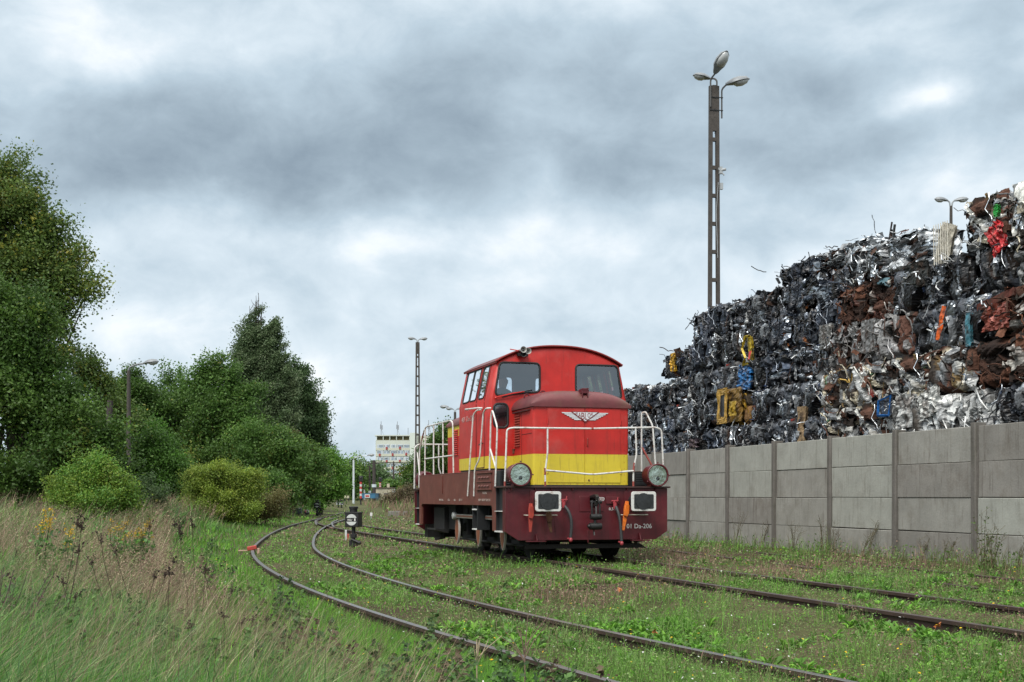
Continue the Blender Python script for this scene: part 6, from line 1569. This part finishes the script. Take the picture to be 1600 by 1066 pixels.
def near_rail(x, y, side_near=.20, side_far=.07):
    """True where a plant would stand on a rail or right in front of it"""
    bad = np.zeros(len(x), bool)
    for f, off in ((curve_c, -.753), (curve_c, .753), (loco_c, -.753), (loco_c, .753), (third_c, -.753)):
        s_ = np.sqrt(1 + slope(f, y) ** 2); d = (x - f(y)) / s_ - off; bad |= (np.abs(d) < .045)
    return bad
def rail_prox(x, y):
    q = np.full(len(x), 9.)
    for f, off in ((curve_c, -.753), (curve_c, .753), (loco_c, -.753), (loco_c, .753)):
        s_ = np.sqrt(1 + slope(f, y) ** 2); d = (x - f(y)) / s_ - off; q = np.minimum(q, np.abs(d))
    return q
def blades(name, x, y, h, w, col, r_, lean=.35, wind=(.28, .0), seg=3, curl=.6, kind='stuff'):
    n = len(x); z = ground(x, y) - .01
    an = r_.uniform(0, 2 * math.pi, n); dx = np.cos(an) * lean * np.abs(r_.normal(1, .4, n)) + wind[0] * r_.uniform(.6, 1.3, n); dy = np.sin(an) * lean + wind[1]
    fa = r_.uniform(0, math.pi, n); wx, wy = np.cos(fa) * .5, np.sin(fa) * .5 * .6
    V = np.empty((n, 2 * seg + 1, 3), dtype=np.float32)
    for i in range(seg + 1):
        t = i / seg; b = t ** (1 + curl); hh = t * (1 - .28 * curl * t * np.hypot(dx, dy))
        X = x + dx * h * b; Y = y + dy * h * b; Z = z + h * hh; wd = w * (1 - t) ** .7 if i < seg else 0
        if i < seg:
            V[:, 2 * i, 0] = X - wx * wd; V[:, 2 * i, 1] = Y - wy * wd; V[:, 2 * i, 2] = Z
            V[:, 2 * i + 1, 0] = X + wx * wd; V[:, 2 * i + 1, 1] = Y + wy * wd; V[:, 2 * i + 1, 2] = Z
        else: V[:, 2 * seg, 0] = X; V[:, 2 * seg, 1] = Y; V[:, 2 * seg, 2] = Z
    T = []
    for i in range(seg - 1): T += [(2 * i, 2 * i + 1, 2 * i + 3), (2 * i, 2 * i + 3, 2 * i + 2)]
    T.append((2 * seg - 2, 2 * seg - 1, 2 * seg)); T = np.array(T); k = 2 * seg + 1
    F = (T[None] + (np.arange(n) * k)[:, None, None]).reshape(-1, 3)
    o = npmesh(name, V.reshape(-1, 3), F, GRASSM, np.repeat(col, k, axis=0)); tag(o, kind=kind); return o
def leaves_lowset(name, x, y, ln, w, col, r_, tilt=(.15, .9), per=1):
    """small pointed leaves rising from the ground"""
    n = len(x); z = ground(x, y); an = r_.uniform(0, 2 * math.pi, n); el_ = r_.uniform(tilt[0], tilt[1], n)
    d = np.stack([np.cos(an) * np.cos(el_), np.sin(an) * np.cos(el_), np.sin(el_)], -1); s_ = np.stack([-np.sin(an), np.cos(an), r_.normal(0, .25, n)], -1)
    P = np.stack([x, y, z], -1); L_ = ln[:, None]; W = w[:, None]
    dr = np.stack([np.zeros(n), np.zeros(n), -ln * .25], -1)
    V = np.stack([P, P + d * L_ * .55 + s_ * W * .5, P + d * L_ + dr, P + d * L_ * .55 - s_ * W * .5], 1).reshape(-1, 3)
    o = npmesh(name, V, np.arange(4 * n).reshape(n, 4), GRASSM, np.repeat(col, 4, axis=0)); tag(o, kind='stuff'); return o
def mixcol(cols, n, r_, w_=None, var=.3):
    c = np.array(cols)[r_.choice(len(cols), n, p=None if w_ is None else np.array(w_) / np.sum(w_))]; return c * r_.uniform(1 - var, 1 + var, (n, 1))
gr = np.random.default_rng(77)
GREENS = [(.08, .19, .038), (.11, .25, .045), (.068, .15, .055), (.14, .27, .09), (.18, .25, .10)]
FRESH = [(.12, .30, .030), (.16, .36, .040), (.09, .23, .028)]
STRAW = [(.42, .35, .22), (.31, .25, .16), (.54, .47, .33), (.25, .18, .13)]
MAUVE = [(.25, .165, .125), (.20, .135, .10), (.31, .22, .155), (.15, .10, .07)]

# tall meadow grass left of the curve, growing in tufts
x, y = samp(36000, 4.5, 110, gr, 1.8, -.52, .12); d = field_d(x, y); pn = fbm(x * .35, y * .3, 41); pn2 = fbm(x * 1.1, y * .9, 43)
taper = sstep(1.6, 4.4, -d); keep = (d < -1.35) & (gr.uniform(size=len(x)) < (.45 + .55 * taper) * (.45 + 1.1 * pn2))
x, y, d, pn, pn2, taper = [a_[keep] for a_ in (x, y, d, pn, pn2, taper)]; nt_ = len(x); k = 13
dryness = np.clip(-.04 + .76 * sstep(10.5, 19, y) * sstep(3.4, 6.0, -d) + (pn - .5) * 1.4 - .22 * sstep(12, 8, y), 0, .9)
tdry = gr.uniform(size=nt_) < dryness * .8
tcol = mixcol(GREENS, nt_, gr, [3, 3, 3, 2, 1.4]); fr = gr.uniform(size=nt_) < .35 * (1 - taper) + .07; tcol[fr] = mixcol(FRESH, int(fr.sum()), gr)
th = (.15 + (.33 + .20 * sstep(15, 28, y)) * taper * (.5 + 1.0 * pn2)) * gr.uniform(.55, 1.3, nt_)
tw = .10 + .05 * y / 10
tl = gr.normal(0, .42, (nt_, 2)) + np.array([.36, 0])
rp_ = lambda a_: np.repeat(a_, k, axis=0)
X = rp_(x) + gr.normal(0, 1, nt_ * k) * rp_(tw) * .55; Y = rp_(y) + gr.normal(0, 1, nt_ * k) * rp_(tw) * .55; n = nt_ * k
isdry = (gr.uniform(size=n) < np.where(rp_(tdry), .72, .035)); col = rp_(tcol) * gr.uniform(.6, 1.35, (n, 1)) * rp_(gr.uniform(.75, 1.25, nt_))[:, None]; col[isdry] = mixcol(STRAW + MAUVE, int(isdry.sum()), gr, [3, 3, .9, 2, 2, 2, 1.5, 1])
h = rp_(th) * gr.uniform(.5, 1.2, n); w_ = np.maximum(.0075, Y * .00066) * gr.uniform(.5, 1.7, n); h[isdry] *= 1.22; w_[isdry] *= .60
TL = rp_(tl) + gr.normal(0, .28, (n, 2)); ok = field_d(X, Y) < -.95
for yy0, yy1, sg in ((0, 13, 4), (13, 300, 2)):
    q = (Y >= yy0) & (Y < yy1) & ok
    blades('meadow_grass', X[q], Y[q], h[q], w_[q], col[q], gr, lean=.10, wind=(TL[q, 0], TL[q, 1]), seg=sg, curl=.9)
# dry seeding stalks standing above it
x, y = samp(60000, 5.5, 90, gr, 1.5, -.52, .05); d = field_d(x, y); pn = fbm(x * .5, y * .4, 47)
keep = (d < -2.6) & (gr.uniform(size=len(x)) < sstep(.35, .62, pn) * (.25 + .75 * sstep(9, 17, y))); x, y = x[keep], y[keep]; n = len(x)
blades('dry_stalks', x, y, gr.uniform(.45, .85, n) * (1 + .25 * sstep(18, 30, y)), np.maximum(.0030, y * .00036) * gr.uniform(.8, 1.6, n), mixcol(MAUVE + STRAW, n, gr, [3, 3, 2, 2, 2, 2, 1, 1]), gr, lean=.30, wind=(.38, 0), seg=3, curl=.8)
# leafy herbs standing in the meadow
hx_, hy_ = samp(2000, 6.5, 40, gr, 1.5, -.50, .10); ok = (field_d(hx_, hy_) < -1.6) & (fbm(hx_ * .6, hy_ * .6, 49) > .48); hx_, hy_ = hx_[ok], hy_[ok]; nh = len(hx_); k = 42
t_ = gr.uniform(.15, 1, (nh, k)); hh_ = gr.uniform(.22, .52, (nh, 1)); lx = gr.normal(.12, .12, (nh, 1)); sp_ = .045 * (1.25 - t_)
P = np.stack([hx_[:, None] + lx * t_ * hh_ + gr.normal(0, 1, t_.shape) * sp_, hy_[:, None] + gr.normal(0, 1, t_.shape) * sp_, ground(hx_, hy_)[:, None] + t_ * hh_], -1).reshape(-1, 3)
V, F = leaf_quads(P, np.full(len(P), .030) + P[:, 1] * .0008, gr, up=.6); hc = np.repeat(mixcol([(.06, .12, .04), (.09, .17, .05), (.14, .20, .07), (.12, .09, .06), (.05, .09, .035)], nh, gr, [3, 3, 2, 1.2, 2]), k, axis=0) * gr.uniform(.7, 1.3, (nh * k, 1))
o = npmesh('meadow_herbs', V, F, GRASSM, np.repeat(hc, 4, axis=0)); tag(o, kind='stuff')
# feathery tan seed heads: many small flecks near the tips
m_ = (gr.uniform(size=n) < .55) & (y > 11); xs_, ys_ = x[m_], y[m_]; k = 7; hh = gr.uniform(.42, .78, len(xs_))
tt_ = gr.uniform(.62, 1.0, (len(xs_), k)); XX = xs_[:, None] + .25 * hh[:, None] * tt_ ** 2 + gr.normal(0, .012, tt_.shape); YY = ys_[:, None] + gr.normal(0, .012, tt_.shape); ZZ = ground(xs_, ys_)[:, None] + hh[:, None] * tt_
P = np.stack([XX, YY, ZZ], -1).reshape(-1, 3); V, F = leaf_quads(P, np.maximum(.014, P[:, 1] * .0010), gr)
o = npmesh('seed_heads', V, F, GRASSM, np.repeat(mixcol(MAUVE + STRAW[:2], len(P), gr), 4, axis=0)); tag(o, kind='stuff')

# fresh green verge beside the rail
x, y = samp(230000, 6, 70, gr, 1.7, -.5, .45); d = field_d(x, y); pn = fbm(x * .6, y * .5, 51)
keep = ((d > -4.2) & (d < -.80) & (y > 7)) & (gr.uniform(size=len(x)) < .6 + .6 * sstep(.35, .6, pn)); keep |= (np.abs(d) < .66) & (pn > .50) & (gr.uniform(size=len(x)) < .35)
keep &= ~near_rail(x, y); x, y, d = x[keep], y[keep], d[keep]; n = len(x); prox = rail_prox(x, y)
h = np.where(d < -.8, gr.uniform(.10, .24, n), gr.uniform(.04, .11, n)); h = np.where(prox < .35, h * .5, h)
blades('verge_grass', x, y, h, np.maximum(.0045, y * .00055) * gr.uniform(.7, 1.3, n), mixcol(FRESH + GREENS[:2], n, gr, [4, 3, 4, 3, 2]), gr, lean=.45, wind=(.15, 0), seg=2)

# low weeds between and right of the tracks
x, y = samp(640000, 5.5, 150, gr, 1.8, -.42, .47); d = field_d(x, y); wl = wall_d(x, y)
pn = fbm(x * .55 + 3, y * .42, 61); pm = fbm(x * 1.7, y * 1.4, 63)
pq = fbm(x * 3.1, y * 2.6, 67)
keep = (d > -.9) & (wl < -.12) & ~near_rail(x, y); keep &= gr.uniform(size=len(x)) < np.clip((pm - .27) * 2.6, .22, 1) * np.clip((pq - .22) * 2.4, .3, 1) * 1.25
keep &= ~(LOCO_IN(x, y) & (gr.uniform(size=len(x)) < .8))
x, y, d, wl, pn, pm = [a_[keep] for a_ in (x, y, d, wl, pn, pm)]; n = len(x)
# brown haze of dry low weeds right of the curve, in patches
cvr = sstep(1.0, 2.2, d); ld = loco_d(x, y)
brown = np.clip((pn - .40) * 4.0, 0, 1) * (.45 + .55 * cvr) * np.where(np.abs(ld) < .8, .75, 1.0)
isb = gr.uniform(size=n) < brown * .80
prox = rail_prox(x, y); h = gr.uniform(.03, .145, n) * (.35 + 1.5 * sstep(.3, .75, pm)) * (1 + 1.6 * sstep(55, 100, y)); h = np.where(isb, h * 1.25, h)
nearwall = sstep(-2.2, -.3, wl); h = h * (1 + 1.3 * nearwall * gr.uniform(0, 1, n)); h = np.where(prox < .30, h * .5, h)
col = mixcol([(.11, .22, .045), (.14, .265, .06), (.18, .28, .085), (.075, .155, .04), (.23, .29, .12)], n, gr, [3, 3, 2, 2, 1.5]); fr = (gr.uniform(size=n) < .22 * sstep(.55, .42, pn)); col[fr] = mixcol(FRESH, int(fr.sum()), gr)
col[isb] = mixcol(MAUVE, int(isb.sum()), gr, [3, 3, 2, 2])
b_ = gr.uniform(size=n) < .38
blades('low_weeds', x[b_], y[b_], h[b_] * 1.25, np.maximum(.003, y[b_] * .00042) * gr.uniform(.7, 1.3, b_.sum()), col[b_], gr, lean=.45, wind=(.08, 0), seg=2, curl=.5)
q = ~b_; px_, py_, ph = x[q], y[q], h[q]; k = len(px_); cc = col[q]
# leaflets on weeds
Z = ground(px_, py_) + gr.uniform(.05, 1.0, k) * ph; P = np.stack([px_, py_, Z], -1)
sz = np.maximum(.015, py_ * .00130) * gr.uniform(.7, 1.5, k); V, F = leaf_quads(P, sz, gr, up=.8)
o = npmesh('weed_leaves', V, F, GRASSM, np.repeat(cc, 4, axis=0)); tag(o, kind='stuff')

# dead leaves, moss flecks and crumbs lying on the soil
lx_, ly_ = samp(260000, 5.5, 60, gr, 1.8, -.40, .47); ok = (field_d(lx_, ly_) > -1.3) & (wall_d(lx_, ly_) < -.1) & ~near_rail(lx_, ly_); lx_, ly_ = lx_[ok], ly_[ok]; n = len(lx_)
P = np.stack([lx_, ly_, ground(lx_, ly_) + gr.uniform(.004, .03, n)], -1); V, F = leaf_quads(P, np.maximum(.012, ly_ * .0011) * gr.uniform(.5, 1.6, n), gr, up=2.2)
o = npmesh('ground_litter', V, F, GRASSM, np.repeat(mixcol([(.12, .08, .05), (.18, .135, .09), (.24, .19, .12), (.09, .17, .04), (.14, .24, .06), (.05, .04, .03)], n, gr, [2, 2, 1, 5, 4, 1]), 4, axis=0)); tag(o, kind='stuff')

# broad leaved rosettes (dandelion and plantain)
x, y = samp(26000, 6, 45, gr, 1.7, -.30, .47); d = field_d(x, y); pn = fbm(x * .7 + 9, y * .55, 71)
dens = np.where((d > .85) & (d < 3.2), sstep(.36, .55, pn) * 1.0, np.where(np.abs(d) < .72, sstep(.46, .6, pn) * .7, sstep(.5, .65, pn) * .22)) ; keep = (d > -1.0) & (wall_d(x, y) < -.4) & (gr.uniform(size=len(x)) < dens) & (rail_prox(x, y) > .12) & ~LOCO_IN(x, y)
x, y = x[keep], y[keep]; n = len(x); k = 9; big = gr.uniform(.5, 1.25, n)
X = np.repeat(x, k); Y = np.repeat(y, k); B_ = np.repeat(big, k); cc = np.repeat(mixcol([(.12, .28, .036), (.16, .33, .045), (.095, .215, .036), (.13, .23, .08)], n, gr, [3, 3, 3, 1.5]), k, axis=0) * gr.uniform(.8, 1.2, (n * k, 1))
pr = rail_prox(X, Y); B_ = np.where(pr < .3, B_ * .6, B_)
leaves_lowset('broad_leaves', X, Y, B_ * gr.uniform(.08, .15, n * k), B_ * gr.uniform(.022, .04, n * k), cc, gr, tilt=(.25, 1.15))

# weeds along the foot of the wall
x, y = samp(60000, 14, 60, gr, 1.3, -.2, .5); wl = wall_d(x, y); keep = (wl < -.14) & (wl > -1.5) & (gr.uniform(size=len(x)) < sstep(-1.6, -.3, wl) * (.3 + fbm(x, y, 81)))
keep &= y > 15; x, y, wl = x[keep], y[keep], wl[keep]; n = len(x)
blades('wall_weeds', x, y, gr.uniform(.14, .52, n) * (.4 + fbm(x * .8, y * .8, 83)), np.maximum(.006, y * .0006) * gr.uniform(.6, 1.2, n), mixcol([(.10, .165, .042), (.14, .20, .07), (.08, .125, .04), (.18, .16, .08)], n, gr), gr, lean=.35, wind=(.05, 0), seg=2)
# clover like leaf flecks in the same strip
Z = ground(x, y) + gr.uniform(.03, .28, n); V, F = leaf_quads(np.stack([x, y, Z], -1), np.full(n, .035) * gr.uniform(.7, 1.5, n), gr, up=.7)
o = npmesh('wall_weed_leaves', V, F, GRASSM, np.repeat(mixcol([(.11, .19, .055), (.15, .23, .08)], n, gr), 4, axis=0)); tag(o, kind='stuff')

# rough grass on the mound and beyond the third track
x, y = samp(50000, 58, 170, gr, 1.0, -.20, .10); ok = (x > third_c(y) + 1.2) & (x < third_c(y) + 26) & (y < 170); x, y = x[ok], y[ok]; n = len(x)
blades('rough_grass', x, y, gr.uniform(.25, .75, n) * (.5 + fbm(x * .3, y * .2, 87)), np.full(n, .05) * gr.uniform(.6, 1.4, n), mixcol(MAUVE + STRAW[1:2] + GREENS[:3], n, gr, [4, 3, 2, 2, 2, 2, 2, 1]), gr, lean=.35, wind=(.15, 0), seg=2)

# flowers
def flecks(name, x, y, z0, z1, size, cols, r_):
    n = len(x); P = np.stack([x, y, ground(x, y) + r_.uniform(z0, z1, n)], -1); V, F = leaf_quads(P, np.full(n, size) + y * .0003, r_, up=1.5)
    o = npmesh(name, V, F, GRASSM, np.repeat(mixcol(cols, n, r_, var=.12), 4, axis=0)); tag(o, kind='stuff')
x, y = samp(1100, 6, 40, gr, 1.5, -.35, .47); k_ = (field_d(x, y) > -3) & (wall_d(x, y) < -.3) & (fbm(x, y, 91) > .5) & ~LOCO_IN(x, y); flecks('yellow_flowers', x[k_], y[k_], .07, .2, .018, [(.75, .50, .02), (.70, .42, .02)], gr)
x, y = samp(1100, 6, 40, gr, 1.5, -.35, .47); k_ = (field_d(x, y) > -3) & (wall_d(x, y) < -.3) & (fbm(x * 1.3, y, 93) > .52) & ~LOCO_IN(x, y); flecks('white_flowers', x[k_], y[k_], .07, .2, .018, [(.65, .66, .62)], gr)
# tall thin weed stems in front of the wall
r5 = random.Random(9)
for px, Y, h_, lb in ((1068 + 45, 33, .65, 'leafy creeper like weed'), (1150, 30, .9, 'tall thin branching weed'), (1190, 29.5, .8, 'tall thin branching weed'), (1240, 27.5, .7, 'bushy brown weed'), (1285, 26.5, .85, 'bushy brown weed'), (1300, 26.2, .75, 'thin brown weed'), (1355, 25, .95, 'leaning thin weed'), (1345, 24.6, .5, 'broad leaved weed'), (1535, 20.6, 1.0, 'upright leafy weed'), (1550, 20.4, .7, 'upright leafy weed'), (1440, 23.4, .45, 'brown thin weed'), (1478, 22.4, .5, 'brown thin weed'), (1590, 20.2, .6, 'upright thin weed')):
    x = (px - 800) / 2000 * Y; z = gz(x, Y)
    wlb = '%s against the wall, %s' % (lb, {1113: 'first right of the locomotive', 1150: 'left of a pair', 1190: 'right of a pair', 1240: 'beside the fourth post', 1285: 'in front of a post', 1300: 'just right of a post', 1355: 'leaning to the left', 1345: 'with wide leaves', 1535: 'beside the rightmost post', 1550: 'just right of the rightmost post', 1440: 'between two bare patches', 1478: 'close to the rightmost bay', 1590: 'at the right edge'}[px])
    r = empty('weed', wlb, 'weed', (x, Y, z), 0, 'weeds against the wall'); m = MB(); pts = []
    for s_ in range(6):
        an = r5.uniform(0, 6.28); l_ = h_ * r5.uniform(.55, 1.0); dx = math.cos(an) * .22 * l_ + .06; dy = -abs(math.sin(an)) * .12
        p = [(r5.uniform(-.05, .05), r5.uniform(-.05, 0), 0), (dx * .5, dy * .5, l_ * .55), (dx * 1.2, dy, l_)]; m.tube(p, [.005, .004, .002], 4); pts.append(p)
        for q in range(4):
            f = r5.uniform(.4, .95); b0 = Vector(p[1]).lerp(Vector(p[2]), (f - .4) / .6); e_ = b0 + Vector((r5.uniform(-.12, .14), r5.uniform(-.05, .03), r5.uniform(.04, .14))); m.tube([b0, e_], .002, 3)
    m.build('stem', mat('weed_stem', (.085, .07, .035), .8), r, smooth=False)
    n = 170 if 'leaf' in lb else 90; P = []
    for q in range(n):
        p = r5.choice(pts); f = r5.uniform(.05, 1); b0 = Vector(p[0]).lerp(Vector(p[1]), f * 2) if f < .5 else Vector(p[1]).lerp(Vector(p[2]), f * 2 - 1); P.append(tuple(b0 + Vector((r5.gauss(0, .035), r5.gauss(0, .03), r5.gauss(0, .03)))))
    V, F = leaf_quads(np.array(P), np.full(n, .035 if 'leaf' in lb else .020), gr); npmesh('leaves', V, F, LEAF, np.repeat(mixcol([(.08, .13, .035), (.11, .13, .05)] if 'leaf' in lb else [(.10, .09, .05), (.07, .09, .035), (.13, .10, .06)], n, gr), 4, axis=0), parent=r)
# goldenrod clumps
def clump(label, px, py, Y, w_m, h_m, n_st, cl, cat='flowering plant', name='goldenrod'):
    x, y, z = at(px, py, Y); z = max(z, gz(x, y)) if z > gz(x, y) + .2 else gz(x, y); b = gz(x, y)
    r = empty(name, label, cat, (x, y, b)); H = (z - b) + h_m; m = MB(); P = []; Q = []
    for s_ in range(n_st):
        a = r5.gauss(0, w_m * .4); e_ = a * 1.25 + .06; d_ = r5.gauss(0, w_m * .3); l_ = H * r5.uniform(.72, 1.0); m.tube([(a, d_, 0), (a * 1.1, d_, l_ * .6), (e_, d_, l_)], [.006, .005, .003], 4)
        for q in range(26): f = r5.uniform(.90, 1.02); P.append((a + (e_ - a) * f + r5.gauss(0, .028), d_ + r5.gauss(0, .03), l_ * f + r5.gauss(0, .015)))
        for q in range(34): f = r5.uniform(.2, .86); Q.append((a + (e_ - a) * f + r5.gauss(0, .05), d_ + r5.gauss(0, .05), l_ * f))
    m.build('stem', mat('green_stem', (.07, .10, .03), .8), r, smooth=False)
    V, F = leaf_quads(np.array(P), np.full(len(P), .022), gr); npmesh('blossom', V, F, LEAF, np.repeat(mixcol(cl, len(P), gr), 4, axis=0), parent=r)
    V, F = leaf_quads(np.array(Q), np.full(len(Q), .055), gr); npmesh('leaves', V, F, LEAF, np.repeat(mixcol(GREENS, len(Q), gr), 4, axis=0), parent=r)
GOLD = [(.62, .40, .015), (.55, .33, .02)]; OCH = [(.36, .24, .03), (.26, .18, .04), (.45, .30, .02)]
clump('bright yellow goldenrod in the tall grass at the far left', 62, 806, 14.5, .13, .08, 6, GOLD)
clump('small yellow goldenrod right of the bright one', 103, 820, 14.8, .07, .03, 3, GOLD)
clump('broad ochre yellow goldenrod clump in the dry grass', 203, 816, 17.5, .30, .06, 20, OCH)
# dark dried umbels in the meadow
proto = None
for px, py, Y in ((105, 806, 9.5), (125, 812, 9.5), (162, 833, 10), (228, 815, 14), (262, 815, 13), (300, 810, 13), (280, 820, 11), (118, 850, 9), (160, 870, 10), (195, 852, 10.5), (228, 892, 9.5), (238, 888, 9.8), (263, 887, 9.8), (320, 882, 11), (333, 886, 11), (352, 918, 10.5), (108, 925, 8.5), (110, 900, 8.8), (292, 968, 8.4), (300, 975, 8.2), (355, 955, 8.8), (370, 968, 8.5), (386, 962, 8.6), (413, 962, 8.8), (430, 1000, 8.2), (455, 990, 8.4), (350, 1002, 7.8), (320, 1018, 7.6), (443, 1015, 7.9), (18, 990, 7.8), (265, 870, 11.5), (365, 1030, 7.6), (275, 812, 15), (330, 1010, 7.9), (470, 1020, 8)):
    x, y, z = at(px, py, Y); b = gz(x, y); H = max(.3, z - b)
    if proto is None:
        proto = empty('dried_flower', 'dark brown dried flower head on a thin stalk standing in the meadow grass', 'dried flower', (x, y, b), 0, 'dark dried flower heads in the meadow'); m = MB()
        m.tube([(-.12, 0, 0), (-.08, 0.01, .45), (-.02, 0, .75), (0, 0, .9)], [.0035, .003, .0025, .002], 4)
        r6 = random.Random(4); pts = []
        for q in range(9):
            a = r6.uniform(0, 6.28); rr_ = r6.uniform(.01, .045); e_ = (math.cos(a) * rr_, math.sin(a) * rr_ * .7, 1.0 + r6.uniform(-.10, .03)); m.tube([(0, 0, .9), (e_[0] * .5, e_[1] * .5, .96), e_], .0018, 3); pts.append(e_)
        m.build('stem', mat('dried_stem', (.05, .032, .022), .9), proto, smooth=False)
        h2 = MB()
        for e_ in pts:
            for q in range(3): h2.ball((e_[0] + r6.gauss(0, .010), e_[1] + r6.gauss(0, .010), e_[2] + r6.gauss(0, .012)), r6.uniform(.004, .009), .007, .006, n=6)
        h2.build('flower_head', mat('dried_head', (.030, .016, .012), .9, var=.4, vscale=60), proto, smooth=False); o = proto
    else: o = copy_tree(proto)
    o.location = (x, y, b); o.scale = (1.0, 1.0, H); o.rotation_euler = (r5.uniform(-.05, .05), r5.uniform(0, .14), r5.uniform(0, 6.28))
# bare branching twigs at the lower edge
for px, py, Y, H, lb in ((820, 1062, 7.6, .40, 'bare forked brown twig standing before the rails, bottom centre'), (745, 1066, 7.4, .26, 'pale dry forked stem at the bottom edge, left of the forked twig'), (48, 1050, 7.4, .42, 'thin dark leaning stem at the lower left corner')):
    x, y, z = at(px, py, Y); b = gz(x, y); r = MB(); z_ = z - b
    for k in range(7 if px != 48 else 1):
        a = r5.uniform(-.6, .7); s0 = r5.uniform(.25, .6) * H; r.tube([(0, 0, s0 + z_), (a * .12, r5.uniform(-.03, .03), s0 + H * .25 + z_), (a * .28, 0, s0 + H * r5.uniform(.4, .6) + z_)], [.0035, .0028, .0018], 5)
    r.tube([(0, 0, 0), (0, 0, z_ + H * .4), (.02, 0, z_ + H)], [.005, .0042, .002], 5)
    o = r.build('dry_twig', mat('twig_brown', (.17, .115, .085), .85, var=.2, vscale=30) if px != 745 else mat('twig_pale', (.36, .29, .19), .85), None, smooth=False); o.location = (x, y, b); tag(o, lb, 'twig')
# dark bush of dry stems at the left edge
x, y, z = at(5, 945, 8.6); r = empty('dried_shrub', 'tangle of dark dry stems and leaves at the left edge of the meadow', 'plant', (x, y, gz(x, y))); m = MB(); P = []
for k in range(46):
    a, d_ = r5.uniform(-.5, .35), r5.uniform(-.3, .3); h_ = r5.uniform(.35, .72); e_ = (a * 1.3 + .05, d_, h_); m.tube([(a * .4, d_ * .6, 0), (a * .9, d_, h_ * .6), e_], [.005, .004, .002], 4)
    for q in range(16): f = r5.uniform(.35, 1.0); P.append((a * (.4 + f * .9) + r5.gauss(0, .03), d_ + r5.gauss(0, .03), h_ * f))
m.build('stem', mat('dried_stem_mauve', (.09, .06, .055), .9), r, smooth=False); V, F = leaf_quads(np.array(P), np.full(len(P), .030), gr); npmesh('leaves', V, F, LEAF, np.repeat(mixcol([(.09, .065, .055), (.13, .10, .08), (.07, .11, .04)], len(P), gr), 4, axis=0), parent=r)
# fallen maple leaves
for px, py, lb in ((968, 925, 'orange fallen maple leaf, the nearer to the locomotive'), (1023, 978, 'orange fallen leaf by the outer rail of the curve'), (1465, 990, 'orange and yellow fallen leaf at the right'), (1470, 1057, 'orange fallen leaf in the lower right corner')):
    Y = 2.0; 
    Y = 2000 * (EYE + .12) / (py - 777); x = (px - 800) / 2000 * Y; m = MB(); pts = []
    for i in range(10): a = R(i * 36); q = .05 if i % 2 == 0 else .025; pts.append((q * math.cos(a), q * math.sin(a), .012 * math.sin(i * 2)))
    m.add([(0, 0, .015)] + pts, [(0, i + 1, (i + 1) % 10 + 1) for i in range(10)])
    o = m.build('fallen_leaf', mat('fallen_leaf', (.52, .17, .05), .7, var=.3, vscale=30), None, smooth=False); o.location = (x, Y, gz(x, Y) + .07); o.rotation_euler = (R(50), R(10), r5.uniform(0, 6)); tag(o, lb, 'fallen leaf')
print('objects', len(bpy.data.objects))
